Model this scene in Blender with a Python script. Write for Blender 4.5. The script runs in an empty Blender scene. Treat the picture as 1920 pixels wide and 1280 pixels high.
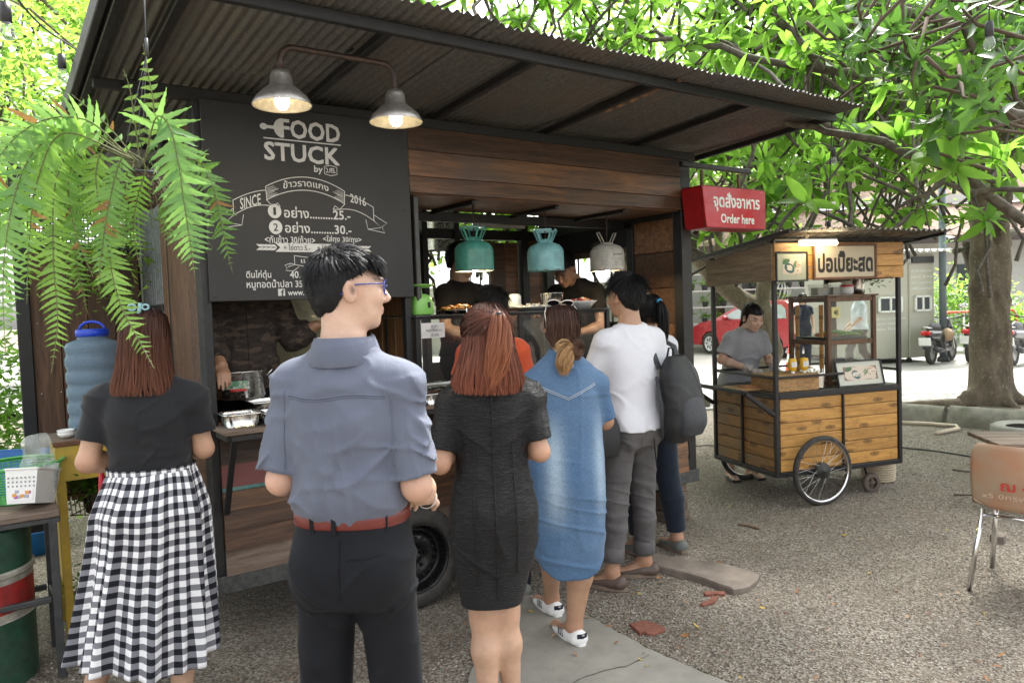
import bpy,math,random
import numpy as np
from mathutils import Vector,Matrix
from mathutils.geometry import delaunay_2d_cdt
random.seed(7)
rng=np.random.default_rng(11)
R=math.radians
S=bpy.context.scene
COL=S.collection
EYE=1.58
PITCH,ROLL=R(2.7),R(2.0)
cam_data=bpy.data.cameras.new('camera')
cam=bpy.data.objects.new('camera',cam_data)
COL.objects.link(cam)
FWD=Vector((0,math.cos(PITCH),-math.sin(PITCH)))
_u0=Vector((0,math.sin(PITCH),math.cos(PITCH)))
_r0=Vector((1,0,0))
RGT=math.cos(ROLL)*_r0-math.sin(ROLL)*_u0
UPV=math.sin(ROLL)*_r0+math.cos(ROLL)*_u0
mw=Matrix.Identity(4)
for _i in range(3):
 mw[_i][0]=RGT[_i]; mw[_i][1]=UPV[_i]; mw[_i][2]=-FWD[_i]
mw[2][3]=EYE
cam.matrix_world=mw
cam_data.sensor_width=36
cam_data.lens=36*1402/1920
cam_data.clip_start=0.05
cam_data.clip_end=500
cam_data.dof.use_dof=True
cam_data.dof.focus_distance=3.4
cam_data.dof.aperture_fstop=6.3
S.camera=cam
SUN_EL,SUN_AZ=R(58),R(25)       # light comes from behind the canopy, slightly right
w=bpy.data.worlds.new('World'); S.world=w; w.use_nodes=True
nt=w.node_tree
bg=nt.nodes['Background']
sky=nt.nodes.new('ShaderNodeTexSky'); sky.sky_type='NISHITA'; sky.sun_disc=False
sky.sun_elevation=SUN_EL; sky.sun_rotation=SUN_AZ
sky.dust_density=4.0; sky.air_density=1.0; sky.ozone_density=1.0
hs=nt.nodes.new('ShaderNodeHueSaturation'); hs.inputs['Saturation'].default_value=0.12
nt.links.new(sky.outputs[0],hs.inputs['Color']); nt.links.new(hs.outputs[0],bg.inputs['Color'])
bg.inputs['Strength'].default_value=0.15
sd=bpy.data.lights.new('sun','SUN'); sd.energy=2.2; sd.angle=R(10); sd.color=(1,.965,.90)
so=bpy.data.objects.new('sun',sd); COL.objects.link(so)
_sd=Vector((math.sin(SUN_AZ)*math.cos(SUN_EL),math.cos(SUN_AZ)*math.cos(SUN_EL),math.sin(SUN_EL)))
so.rotation_euler=(-_sd).to_track_quat('-Z','Y').to_euler()
so.location=(0,0,12)
S.view_settings.view_transform='Standard'; S.view_settings.look='None'
S.view_settings.gamma=1; S.view_settings.use_curve_mapping=False
S.view_settings.exposure=2.12
S.render.engine='CYCLES'
cy=S.cycles
cy.use_denoising=True; cy.max_bounces=7; cy.diffuse_bounces=4; cy.glossy_bounces=3
cy.transmission_bounces=4; cy.transparent_max_bounces=12
cy.caustics_reflective=False; cy.caustics_refractive=False
cy.sample_clamp_indirect=4
def ray(px,py):
 return FWD+(px-960)/1402*RGT-(py-640)/1402*UPV
EYEV=Vector((0,0,EYE))
def G(px,py,z=0.0):
 d=ray(px,py); return EYEV+d*((z-EYE)/d.z)
def D(px,py,Y):
 d=ray(px,py); return EYEV+d*(Y/d.y)
def proj(p):
 v=Vector(p)-EYEV; k=v.dot(FWD)
 if k<.01:return (-9999,-9999,k)
 return (960+1402*v.dot(RGT)/k,640-1402*v.dot(UPV)/k,k)
def _h(ix,iy,iz):
 n=(ix*374761393+iy*668265263+iz*2147483647*0+iz*1274126177) & 0xffffffff
 n=((n ^ (n >> 13))*1274126177) & 0xffffffff
 n=n ^ (n >> 16)
 return (n & 0xffff)/32767.5-1.0
def vnoise(x,y,z):
 x=np.asarray(x,float); y=np.asarray(y,float)+0*x; z=np.asarray(z,float)+0*x
 xi=np.floor(x).astype(np.int64); yi=np.floor(y).astype(np.int64); zi=np.floor(z).astype(np.int64)
 fx=x-xi; fy=y-yi; fz=z-zi
 fx=fx*fx*(3-2*fx); fy=fy*fy*(3-2*fy); fz=fz*fz*(3-2*fz)
 def L(a,b,t):return a+(b-a)*t
 c=[_h(xi+i,yi+j,zi+k) for k in (0,1) for j in (0,1) for i in (0,1)]
 return L(L(L(c[0],c[1],fx),L(c[2],c[3],fx),fy),L(L(c[4],c[5],fx),L(c[6],c[7],fx),fy),fz)
def tag(o,label=None,cat=None,group=None,kind=None):
 if label:o['label']=label
 if cat:o['category']=cat
 if group:o['group']=group
 if kind:o['kind']=kind
 return o
def thing(name,label,cat,loc=(0,0,0),rz=0.0,group=None):
 o=bpy.data.objects.new(name,None); COL.objects.link(o)
 o.empty_display_size=.1
 o.location=loc; o.rotation_euler=(0,0,rz)
 return tag(o,label,cat,group)
def link(name,me,parent=None,loc=None,rot=None,scale=None):
 o=bpy.data.objects.new(name,me); COL.objects.link(o)
 if parent is not None:o.parent=parent
 if loc is not None:o.location=loc
 if rot is not None:o.rotation_euler=rot
 if scale is not None:o.scale=scale if hasattr(scale,'__len__') else (scale,)*3
 return o
KIDS={}
def copy_tree(o,parent=None):
 c=o.copy(); COL.objects.link(c); c.parent=parent
 for ch in list(o.children):copy_tree(ch,c)
 return c
def np_mesh(name,V,F,mats=(),smooth=True,fm=None,col=None,uv=None):
 """V (n,3), F (m,k) one polygon size; fast."""
 V=np.asarray(V,np.float32); F=np.asarray(F,np.int32)
 me=bpy.data.meshes.new(name)
 me.vertices.add(len(V)); me.vertices.foreach_set('co',V.ravel())
 m,k=F.shape
 me.loops.add(m*k); me.loops.foreach_set('vertex_index',F.ravel())
 me.polygons.add(m); me.polygons.foreach_set('loop_start',np.arange(0,m*k,k,dtype=np.int32))
 me.polygons.foreach_set('loop_total',np.full(m,k,np.int32))
 if fm is not None:me.polygons.foreach_set('material_index',np.asarray(fm,np.int32))
 me.polygons.foreach_set('use_smooth',np.full(m,bool(smooth)))
 me.update(calc_edges=True)
 for a in mats:me.materials.append(a)
 if col is not None:
  at=me.color_attributes.new('Col','FLOAT_COLOR','POINT')
  c4=np.ones((len(V),4),np.float32); c4[:,:3]=col
  at.data.foreach_set('color',c4.ravel())
 if uv is not None:
  l=me.uv_layers.new(name='UVMap')
  l.data.foreach_set('uv',np.asarray(uv,np.float32)[F.ravel()].ravel())
 return me
class MB:
 """collects shapes into one mesh"""
 def __init__(s):s.v=[]; s.f=[]; s.m=[]; s.s=[]; s.cur=0
 def add(s,V,F,smooth=False,m=None):
  b=len(s.v); s.v += [tuple(p) for p in V]
  for f in F:s.f.append([b+i for i in f]); s.m.append(s.cur if m is None else m); s.s.append(smooth)
  return s
 def box(s,c,d,rot=None,bev=None,m=None):
  hx,hy,hz=d[0]/2,d[1]/2,d[2]/2
  if bev is None:bev=min(.004,min(hx,hy,hz)*.35)
  b=bev; V=[]; idx={}
  for sx in (-1,1):
   for sy in (-1,1):
    for sz in (-1,1):
     for ax in range(3):
      p=[sx*(hx-b),sy*(hy-b),sz*(hz-b)]
      h=(hx,hy,hz)[ax]; p[ax]=(sx,sy,sz)[ax]*h
      idx[(sx,sy,sz,ax)]=len(V); V.append(p)
  F=[]
  for ax in range(3):
   o=[a for a in range(3) if a != ax]
   for sg in (-1,1):
    q=[]
    for (u,v) in ((-1,-1),(1,-1),(1,1),(-1,1)):
     k=[0,0,0]; k[ax]=sg; k[o[0]]=u; k[o[1]]=v; q.append(idx[(*k,ax)])
    if (sg>0) == (ax == 1):q.reverse()
    F.append(q)
  for ax in range(3):
   o=[a for a in range(3) if a != ax]
   for u in (-1,1):
    for v in (-1,1):
     q=[]
     for (t,a) in ((-1,o[0]),(1,o[0]),(1,o[1]),(-1,o[1])):
      k=[0,0,0]; k[ax]=t; k[o[0]]=u; k[o[1]]=v; q.append(idx[(*k,a)])
     F.append(q)
  for sx in (-1,1):
   for sy in (-1,1):
    for sz in (-1,1):F.append([idx[(sx,sy,sz,a)] for a in range(3)])
  Vv=[Vector(p) for p in V]; F2=[]
  for f in F:
   n=(Vv[f[1]]-Vv[f[0]]).cross(Vv[f[2]]-Vv[f[0]]); cc=sum((Vv[i] for i in f),Vector())/len(f)
   F2.append(f if n.dot(cc)>0 else f[::-1])
  if rot is not None:
   if not isinstance(rot,Matrix):rot=Matrix.Rotation(rot[2],3,'Z') @ Matrix.Rotation(rot[1],3,'Y') @ Matrix.Rotation(rot[0],3,'X')
   Vv=[rot @ p for p in Vv]
  c=Vector(c)
  return s.add([p+c for p in Vv],F2,False,m)
 def span(s,a,b,bev=None,m=None):
  return s.box([(a[i]+b[i])/2 for i in range(3)],[abs(b[i]-a[i]) for i in range(3)],None,bev,m)
 def bar(s,p,q,w,h=None,up=(0,0,1),bev=None,m=None):
  p,q=Vector(p),Vector(q); d=(q-p); L=d.length; d.normalize()
  up=Vector(up)
  if abs(d.dot(up))>.99:up=Vector((0,1,0))
  x=d.cross(up).normalized(); z=x.cross(d)
  rot=Matrix((x,d,z)).transposed()
  return s.box((p+q)/2,(w,L,h or w),rot,bev,m)
 def tube(s,pts,r,n=8,cap=True,m=None,smooth=True,flat=1.0,up=(0,0,1)):
  pts=[Vector(p) for p in pts]; N=len(pts)
  rs=r if hasattr(r,'__len__') else [r]*N
  V=[]; F=[]; prev=None
  for i,p in enumerate(pts):
   t=(pts[min(i+1,N-1)]-pts[max(i-1,0)]).normalized()
   if prev is None:
    a=Vector(up)
    if abs(t.dot(a))>.95:a=Vector((1,0,0))
    x=t.cross(a).normalized()
   else:x=(prev-t*prev.dot(t)).normalized()
   prev=x; y=t.cross(x)
   for k in range(n):
    an=2*math.pi*k/n
    V.append(p+rs[i]*(math.cos(an)*x+flat*math.sin(an)*y))
  for i in range(N-1):
   for k in range(n):
    k2=(k+1) %n; F.append([i*n+k,i*n+k2,(i+1)*n+k2,(i+1)*n+k])
  if cap:F.append(list(range(n))[::-1]); F.append([(N-1)*n+k for k in range(n)])
  return s.add(V,F,smooth,m)
 def lathe(s,prof,c=(0,0,0),n=24,axis='z',m=None,smooth=True,rot=None,sx=1,sy=1):
  V=[]; F=[]; c=Vector(c)
  for (r,z) in prof:
   for k in range(n):
    a=2*math.pi*k/n; x,y=r*math.cos(a)*sx,r*math.sin(a)*sy
    p=Vector((x,y,z)) if axis == 'z' else (Vector((x,z,y)) if axis == 'y' else Vector((z,x,y)))
    if rot is not None:p=rot @ p
    V.append(p+c)
  for i in range(len(prof)-1):
   for k in range(n):
    k2=(k+1) %n; q=[i*n+k,i*n+k2,(i+1)*n+k2,(i+1)*n+k]
    F.append(q if axis == 'z' else q[::-1])
  return s.add(V,F,smooth,m)
 def ball(s,c,r,n=12,m=None,rot=None):
  rr=r if hasattr(r,'__len__') else (r,r,r); V=[]; F=[]; h=n // 2
  for i in range(h+1):
   t=math.pi*i/h
   for k in range(n):
    a=2*math.pi*k/n
    p=Vector((rr[0]*math.sin(t)*math.cos(a),rr[1]*math.sin(t)*math.sin(a),rr[2]*math.cos(t)))
    if rot is not None:p=rot @ p
    V.append(p+Vector(c))
  for i in range(h):
   for k in range(n):
    k2=(k+1) %n; F.append([i*n+k,(i+1)*n+k,(i+1)*n+k2,i*n+k2])
  return s.add(V,F,True,m)
 def prism(s,poly,y0,y1,axis='y',m=None):
  """poly of (x,z) extruded along y (axis y), or (x,y) along z"""
  n=len(poly)
  P=(lambda a,b,t:(a,t,b)) if axis == 'y' else ((lambda a,b,t:(a,b,t)) if axis == 'z' else (lambda a,b,t:(t,a,b)))
  V=[P(a,b,y0) for a,b in poly]+[P(a,b,y1) for a,b in poly]
  F=[list(range(n)),list(range(n,2*n))[::-1]]
  for i in range(n):F.append([i,i+n,(i+1) %n+n,(i+1) %n])
  return s.add(V,F,False,m)
 def quad(s,*p,m=None):return s.add(p,[list(range(len(p)))],False,m)
 def sheet(s,fn,nu,nv,m=None,smooth=True,th=0):
  V=[fn(i/nu,j/nv) for j in range(nv+1) for i in range(nu+1)]
  F=[[j*(nu+1)+i,j*(nu+1)+i+1,(j+1)*(nu+1)+i+1,(j+1)*(nu+1)+i] for j in range(nv) for i in range(nu)]
  return s.add(V,F,smooth,m)
 def mesh(s,name,mats):
  me=bpy.data.meshes.new(name); me.from_pydata(s.v,[],s.f)
  if not isinstance(mats,(list,tuple)):mats=[mats]
  for a in mats:me.materials.append(a)
  if s.m and max(s.m)>0:me.polygons.foreach_set('material_index',s.m)
  me.polygons.foreach_set('use_smooth',s.s)
  me.update(); return me
 def build(s,name,mats,parent=None,**k):
  return link(name,s.mesh(name,mats),parent,**k)
def _nodes(name):
 m=bpy.data.materials.new(name); m.use_nodes=True
 t=m.node_tree; return m,t,t.nodes['Principled BSDF']
def rgb(c):return (c[0],c[1],c[2],1)
def coords(t,scale=(1,1,1),kind='Object',rnd=False):
 tc=t.nodes.new('ShaderNodeTexCoord'); mp=t.nodes.new('ShaderNodeMapping')
 mp.inputs['Scale'].default_value=scale
 t.links.new(tc.outputs[kind],mp.inputs['Vector'])
 if rnd:
  oi=t.nodes.new('ShaderNodeObjectInfo'); ml=t.nodes.new('ShaderNodeMath'); ml.operation='MULTIPLY'
  ml.inputs[1].default_value=37.0
  t.links.new(oi.outputs['Random'],ml.inputs[0]); t.links.new(ml.outputs[0],mp.inputs['Location'])
 return mp.outputs[0]
def noise(t,vec,scale,detail=4,rough=.55,dist=0):
 n=t.nodes.new('ShaderNodeTexNoise'); n.inputs['Scale'].default_value=scale
 n.inputs['Detail'].default_value=detail; n.inputs['Roughness'].default_value=rough; n.inputs['Distortion'].default_value=dist
 t.links.new(vec,n.inputs['Vector']); return n.outputs[0]
def crease(t,vec,scale):
 n=t.nodes.new('ShaderNodeTexNoise'); n.noise_type='RIDGED_MULTIFRACTAL'; n.inputs['Scale'].default_value=scale; n.inputs['Detail'].default_value=3; n.inputs['Distortion'].default_value=.8
 t.links.new(vec,n.inputs['Vector']); return n.outputs[0]
def ramp(t,fac,stops):
 r=t.nodes.new('ShaderNodeValToRGB'); e=r.color_ramp.elements
 while len(e)<len(stops):e.new(.5)
 for i,(p,c) in enumerate(stops):
  e[i].position=p; e[i].color=rgb(c) if hasattr(c,'__len__') else (c,c,c,1)
 t.links.new(fac,r.inputs[0]); return r.outputs[0]
def mixc(t,fac,a,b,mode='MIX'):
 n=t.nodes.new('ShaderNodeMix'); n.data_type='RGBA'; n.blend_type=mode
 for sock,v in ((n.inputs[0],fac),(n.inputs[6],a),(n.inputs[7],b)):
  if hasattr(v,'links') or isinstance(v,bpy.types.NodeSocket):t.links.new(v,sock)
  elif hasattr(v,'__len__'):sock.default_value=rgb(v)
  else:sock.default_value=v
 return n.outputs[2]
def bump(t,b,h,strength=.3,dist=.01,nrm=None):
 n=t.nodes.new('ShaderNodeBump'); n.inputs['Strength'].default_value=strength; n.inputs['Distance'].default_value=dist
 t.links.new(h,n.inputs['Height'])
 if nrm is not None:t.links.new(nrm,n.inputs['Normal'])
 t.links.new(n.outputs[0],b.inputs['Normal']); return n.outputs[0]
def mat(name,c,rough=.6,metal=0.,var=.15,scale=8,bmp=0.,bscale=60,c2=None,spec=.5,stretch=(1,1,1),rnd=0.,emit=0,coat=0,dist=.004,sheen=0,vcol=False):
 m,t,b=_nodes(name)
 b.inputs['Roughness'].default_value=rough; b.inputs['Metallic'].default_value=metal
 b.inputs['Specular IOR Level'].default_value=spec
 if coat:b.inputs['Coat Weight'].default_value=coat; b.inputs['Coat Roughness'].default_value=.08
 if sheen:b.inputs['Sheen Weight'].default_value=sheen; b.inputs['Sheen Roughness'].default_value=.5
 vec=coords(t,stretch,'Object',True)
 out=None
 if vcol:
  a=t.nodes.new('ShaderNodeVertexColor'); a.layer_name='Col'; base=a.outputs[0]
 else:base=None
 if c2 is not None:
  base=mixc(t,ramp(t,noise(t,vec,scale,5,.6),[(.38,0.),(.62,1.)]),base if base is not None else c,c2); out=base
 if var:
  v=ramp(t,noise(t,vec,scale*1.7,5,.65),[(.25,1-var),(.75,1+var)])
  out=mixc(t,1.0,base if base is not None else c,v,'MULTIPLY')
 if out is None:out=base
 if rnd:
  oi=t.nodes.new('ShaderNodeObjectInfo')
  out=mixc(t,1.0,out if out is not None else c,ramp(t,oi.outputs['Random'],[(0,1-rnd),(1,1+rnd)]),'MULTIPLY')
 if out is None:b.inputs['Base Color'].default_value=rgb(c)
 else:t.links.new(out,b.inputs['Base Color'])
 if emit:
  b.inputs['Emission Color'].default_value=rgb(c); b.inputs['Emission Strength'].default_value=emit
 if bmp:bump(t,b,noise(t,vec,bscale,4,.6),bmp,dist)
 r0=rough
 if var and rough>.15:
  rr=ramp(t,noise(t,vec,scale*3,3,.6),[(.3,max(0,rough-.09)),(.7,min(1,rough+.09))])
  t.links.new(rr,b.inputs['Roughness'])
 return m
def wood(name,c,dark,axis=0,rough=.6,rnd=.25,wear=None,knots=False,fine=1.0,coat=0):
 m,t,b=_nodes(name)
 sc=[14,14,14]; sc[axis]=1.0
 vec=coords(t,sc,'Object',True)
 n1=noise(t,vec,2.2*fine,6,.65,.6)
 n2=noise(t,vec,9*fine,5,.7,.2)
 base=mixc(t,ramp(t,n1,[(.32,0.),(.68,1.)]),c,dark)
 base=mixc(t,ramp(t,n2,[(.45,0.),(.75,.6)]),base,tuple(x*.45 for x in dark))
 v2=coords(t,(1.3,1.3,1.3),'Object',True)
 n3=noise(t,v2,1.6,3,.5)
 if wear is not None:base=mixc(t,ramp(t,n3,[(.48,0.),(.7,.75)]),base,wear)
 if knots:
  vo=t.nodes.new('ShaderNodeTexVoronoi'); vo.voronoi_dimensions='2D'; vo.inputs['Scale'].default_value=1.0
  sp=t.nodes.new('ShaderNodeSeparateXYZ'); cb=t.nodes.new('ShaderNodeCombineXYZ'); t.links.new(coords(t,(3.2,3.2,9),'Object',True),sp.inputs[0])
  t.links.new(sp.outputs[axis],cb.inputs[0]); t.links.new(sp.outputs[2],cb.inputs[1]); t.links.new(cb.outputs[0],vo.inputs['Vector'])
  base=mixc(t,ramp(t,vo.outputs['Distance'],[(.04,.95),(.07,.45),(.13,.75),(.17,.0)]),base,tuple(x*.25 for x in dark))
  base=mixc(t,ramp(t,noise(t,coords(t,(5,5,5),'Object',True),2.5,5,.7),[(.55,0.),(.72,.55)]),base,tuple(x*.45 for x in dark))
 oi=t.nodes.new('ShaderNodeObjectInfo')
 base=mixc(t,1.0,base,ramp(t,oi.outputs['Random'],[(0,1-rnd),(.5,1.),(1,1+rnd)]),'MULTIPLY')
 t.links.new(base,b.inputs['Base Color'])
 t.links.new(ramp(t,n2,[(.3,rough-.12),(.7,min(1,rough+.15))]),b.inputs['Roughness'])
 if coat:b.inputs['Coat Weight'].default_value=coat; b.inputs['Coat Roughness'].default_value=.25
 bump(t,b,n2,.35,.003)
 return m
def glass_mat(name,tint=(.95,.97,.96),refl=1.0,op=.05,c=(.6,.65,.65)):
 m,t,b=_nodes(name); t.nodes.remove(b); out=t.nodes['Material Output']
 tr=t.nodes.new('ShaderNodeBsdfTransparent'); tr.inputs[0].default_value=rgb(tint)
 gl=t.nodes.new('ShaderNodeBsdfGlossy'); gl.inputs['Roughness'].default_value=.04; gl.inputs[0].default_value=(refl,refl,refl,1)
 df=t.nodes.new('ShaderNodeBsdfDiffuse'); df.inputs[0].default_value=rgb(c)
 lw=t.nodes.new('ShaderNodeLayerWeight'); pw=t.nodes.new('ShaderNodeMath'); pw.operation='POWER'; pw.inputs[1].default_value=4; t.links.new(lw.outputs['Facing'],pw.inputs[0])
 fr=t.nodes.new('ShaderNodeMath'); fr.operation='MULTIPLY_ADD'; fr.inputs[1].default_value=.8*refl; fr.inputs[2].default_value=.045*refl; t.links.new(pw.outputs[0],fr.inputs[0])
 m1=t.nodes.new('ShaderNodeMixShader'); m2=t.nodes.new('ShaderNodeMixShader')
 m1.inputs[0].default_value=op
 t.links.new(tr.outputs[0],m1.inputs[1]); t.links.new(df.outputs[0],m1.inputs[2])
 t.links.new(fr.outputs[0],m2.inputs[0]); t.links.new(m1.outputs[0],m2.inputs[1]); t.links.new(gl.outputs[0],m2.inputs[2])
 t.links.new(m2.outputs[0],out.inputs[0]); return m
def leaf_mat(name,c,c2,trans=.5,tc=(.35,.6,.05),rough=.4,vcol=False,spec=.5):
 m,t,b=_nodes(name); out=t.nodes['Material Output']
 vec=coords(t,(1,1,1),'Object',True)
 oi=t.nodes.new('ShaderNodeObjectInfo')
 if vcol:
  a=t.nodes.new('ShaderNodeVertexColor'); a.layer_name='Col'
  sp=t.nodes.new('ShaderNodeSeparateColor'); t.links.new(a.outputs[0],sp.inputs[0]); f=sp.outputs[0]
 else:f=oi.outputs['Random']
 base=mixc(t,f,c,c2)
 base=mixc(t,1.0,base,ramp(t,noise(t,vec,25,3,.6),[(.3,.8),(.7,1.15)]),'MULTIPLY')
 t.links.new(base,b.inputs['Base Color']); b.inputs['Roughness'].default_value=rough
 b.inputs['Specular IOR Level'].default_value=spec
 tb=t.nodes.new('ShaderNodeBsdfTranslucent'); t.links.new(mixc(t,f,tc,tuple(min(1,x*1.3) for x in tc)),tb.inputs[0])
 mx=t.nodes.new('ShaderNodeMixShader'); mx.inputs[0].default_value=trans
 t.links.new(b.outputs[0],mx.inputs[1]); t.links.new(tb.outputs[0],mx.inputs[2])
 t.links.new(mx.outputs[0],out.inputs[0]); return m
black_steel=mat('black_painted_steel',(.012,.012,.013),.5,0,.35,12,.15,90,spec=.5)
grey_steel=mat('worn_grey_steel',(.06,.063,.066),.5,.4,.35,10,.15,80)
stainless=mat('stainless_steel',(.62,.61,.59),.24,1.,.08,20,.05,200)
chrome=mat('chrome',(.7,.7,.7),.15,1.,.05,10)
rubber=mat('rubber',(.03,.029,.027),.8,0,.3,20,.3,150,c2=(.055,.05,.043))
white_plastic=mat('white_plastic',(.75,.75,.74),.4,0,.04,6)
enamel=mat('white_enamel',(.78,.79,.77),.2,0,.05,8)
black_plastic=mat('black_plastic',(.02,.02,.021),.45,0,.2,8)
red_plastic=mat('red_plastic',(.55,.02,.02),.35,0,.1,8)
_txt_cache={}
def text_geo(body,bold=0.0,shear=0,res=3):
 key=(body,bold,shear,res)
 if key in _txt_cache:return _txt_cache[key]
 f=bpy.data.curves.new('t','FONT'); f.body=body; f.size=1; f.fill_mode='NONE'; f.resolution_u=res; f.shear=shear
 o=bpy.data.objects.new('t',f); COL.objects.link(o)
 dg=bpy.context.evaluated_depsgraph_get(); dg.update()
 me=bpy.data.meshes.new_from_object(o.evaluated_get(dg))
 P=[Vector((v.co.x,v.co.y)) for v in me.vertices]
 nxt={}
 for e in me.edges:
  a,b=e.vertices; nxt.setdefault(a,[]).append(b); nxt.setdefault(b,[]).append(a)
 seen=set(); loops=[]
 for a in sorted(nxt):
  if a in seen:continue
  lp=[a]; seen.add(a); cur=a
  n=[b for b in nxt[a] if b == a+1] or nxt[a]
  cur=n[0]
  while cur not in seen:
   lp.append(cur); seen.add(cur)
   c=[b for b in nxt[cur] if b not in seen]
   if not c:break
   cur=c[0]
  if len(lp)>2:loops.append([P[i] for i in lp])
 bpy.data.objects.remove(o); bpy.data.curves.remove(f); bpy.data.meshes.remove(me)
 if bold:
  L2=[]
  for k in range(4):
   d=Vector((math.cos(k*math.pi/2+.785),math.sin(k*math.pi/2+.785)))*bold*1.1
   L2 += [[p+d for p in lp] for lp in loops]
  parts=[(lp,1) for lp in loops]
  loops_all=loops+L2
 else:loops_all=loops
 vs=[]; es=[]
 for lp in loops_all:
  b=len(vs); vs += lp; es += [(b+i,b+(i+1) %len(lp)) for i in range(len(lp))]
 ov,oe,of,_,_,_=delaunay_2d_cdt(vs,es,[],0,1e-5)
 V=np.array([(v.x,v.y) for v in ov]); T=np.array([f for f in of if len(f) == 3])
 C=V[T].mean(1); keep=np.zeros(len(T),bool)
 def wind(loops):
  wn=np.zeros(len(C),int)
  for lp in loops:
   L=np.array([(p.x,p.y) for p in lp]); A=L; B=np.roll(L,-1,0)
   for (ax,ay),(bx,by) in zip(A,B):
    up=(ay <= C[:,1]) & (by>C[:,1]); dn=(ay>C[:,1]) & (by <= C[:,1])
    if not (up.any() or dn.any()):continue
    cr=(bx-ax)*(C[:,1]-ay)-(C[:,0]-ax)*(by-ay)
    wn += (up & (cr>0)).astype(int); wn -= (dn & (cr<0)).astype(int)
  return wn != 0
 if bold:
  n=len(loops)
  keep=wind(loops)
  for k in range(4):keep |= wind(L2[k*n:(k+1)*n])
 else:keep=wind(loops)
 T=T[keep]
 used=np.unique(T); rm=-np.ones(len(V),int); rm[used]=np.arange(len(used))
 res=(V[used],rm[T]); _txt_cache[key]=res; return res
def lettering(mb,body,box,y,bold=0.0,m=None,fn=None,keep_aspect=False,shear=0,sx=1):
 """fit text into box (x0,z0,x1,z1) on plane y facing -y; fn warps (x,z)->(x,z)"""
 tiny=box[3]-box[1]<.024 or (abs(y)<.02 and '\u0e17\u0e35\u0e48' in body)
 V,T=text_geo(body,0 if box[3]-box[1]<.015 else bold,shear,1 if tiny else 2)
 if len(V) == 0:return
 lo,hi=V.min(0),V.max(0)
 x0,z0,x1,z1=box
 W=[]
 for a,b in V:
  x=x0+(a-lo[0])/(hi[0]-lo[0])*(x1-x0); z=z0+(b-lo[1])/(hi[1]-lo[1])*(z1-z0)
  if fn:x,z=fn(x,z)
  W.append((x,y,z))
 F=[]
 for t in T:
  a,b,c=[W[i] for i in t]
  n=(b[0]-a[0])*(c[2]-a[2])-(b[2]-a[2])*(c[0]-a[0])
  F.append(list(t) if n>0 else [t[0],t[2],t[1]])
 mb.add(W,F,False,m)
def stroke(mb,pts,w,y,m=None,closed=False):
 """flat line of width w on plane y"""
 P=[Vector((a,b)) for a,b in pts]; n=len(P)
 if closed:P.append(P[0]); n += 1
 L=[]; Rr=[]
 for i in range(n):
  if closed:t=(P[(i+1) %(n-1)]-P[(i-1) %(n-1)])
  else:t=(P[min(i+1,n-1)]-P[max(i-1,0)])
  t.normalize(); nn=Vector((-t.y,t.x))*w/2; L.append(P[i]+nn); Rr.append(P[i]-nn)
 V=[(p.x,y,p.y) for p in L]+[(p.x,y,p.y) for p in Rr]
 mb.add(V,[[i,n+i,n+i+1,i+1] for i in range(n-1)],False,m)
# ================================================================== GROUND
def gmask(x,y):      # 1 = pale loose gravel, 0 = trodden brown dirt
 n=.55*vnoise(x*.9+3,y*.9,0*x)+.35*vnoise(x*2.3,y*2.3+7,0*x)+.2*vnoise(x*6,y*6,0*x)
 d=.28+n+.25*np.clip((x-.2)*.9,-.6,1)-.35*np.exp(-((x+.9) ** 2+(y-3.3) ** 2)/.8)
 return np.clip(d+.25,0,1)
def gheight(x,y):
 return .008*vnoise(x*1.1,y*1.1,0*x+4)+.004*vnoise(x*4,y*4,0*x+9)
def dist_ground():
 m,t,b=_nodes('gravelly_earth')
 vec=coords(t,(1,1,1))
 big=noise(t,vec,.9,4,.6)
 med=noise(t,vec,3.5,6,.7)
 base=mixc(t,ramp(t,big,[(.38,0.),(.62,1.)]),(.15,.118,.085),(.225,.198,.16))
 base=mixc(t,ramp(t,med,[(.4,0.),(.75,.7)]),base,(.075,.058,.042))
 vo=t.nodes.new('ShaderNodeTexVoronoi'); vo.inputs['Scale'].default_value=105; t.links.new(vec,vo.inputs['Vector'])
 sp=t.nodes.new('ShaderNodeSeparateColor'); t.links.new(vo.outputs['Color'],sp.inputs[0])
 gr=ramp(t,sp.outputs[0],[(0,(.08,.062,.048)),(.3,(.16,.135,.105)),(.6,(.25,.22,.18)),(1,(.42,.39,.34))])
 base=mixc(t,ramp(t,noise(t,vec,2.2,5,.7),[(.3,.45),(.6,.9)]),base,gr)
 t.links.new(base,b.inputs['Base Color']); b.inputs['Roughness'].default_value=.95; b.inputs['Specular IOR Level'].default_value=.25
 n1=bump(t,b,vo.outputs['Distance'],.9,.012)
 bump(t,b,noise(t,vec,30,5,.7),.5,.01,n1)
 return m
earth=dist_ground()
def grid_mesh(name,x0,x1,y0,y1,nx,ny,z,m,hf=None):
 X,Y=np.meshgrid(np.linspace(x0,x1,nx+1),np.linspace(y0,y1,ny+1))
 Z=(hf(X,Y) if hf else 0*X)+z
 V=np.stack([X.ravel(),Y.ravel(),Z.ravel()],1)
 i=np.arange(nx*ny); r=i // nx; c=i %nx; a=r*(nx+1)+c
 return np_mesh(name,V,np.stack([a,a+1,a+nx+2,a+nx+1],1),[m])
far=mat('dry_earth',(.2,.17,.13),.95,0,.3,.6,.3,9,c2=(.12,.11,.07))
tag(link('distant_ground',grid_mesh('distant_ground',-150,150,-20,200,6,6,-.09,far)),kind='structure')
def gh(X,Y):
 e=np.clip((np.abs(X-1)-9)/2,0,1)+np.clip((Y-12.0)/1.0,0,1)
 return gheight(X,Y)-.08*np.clip(e,0,1)
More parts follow.
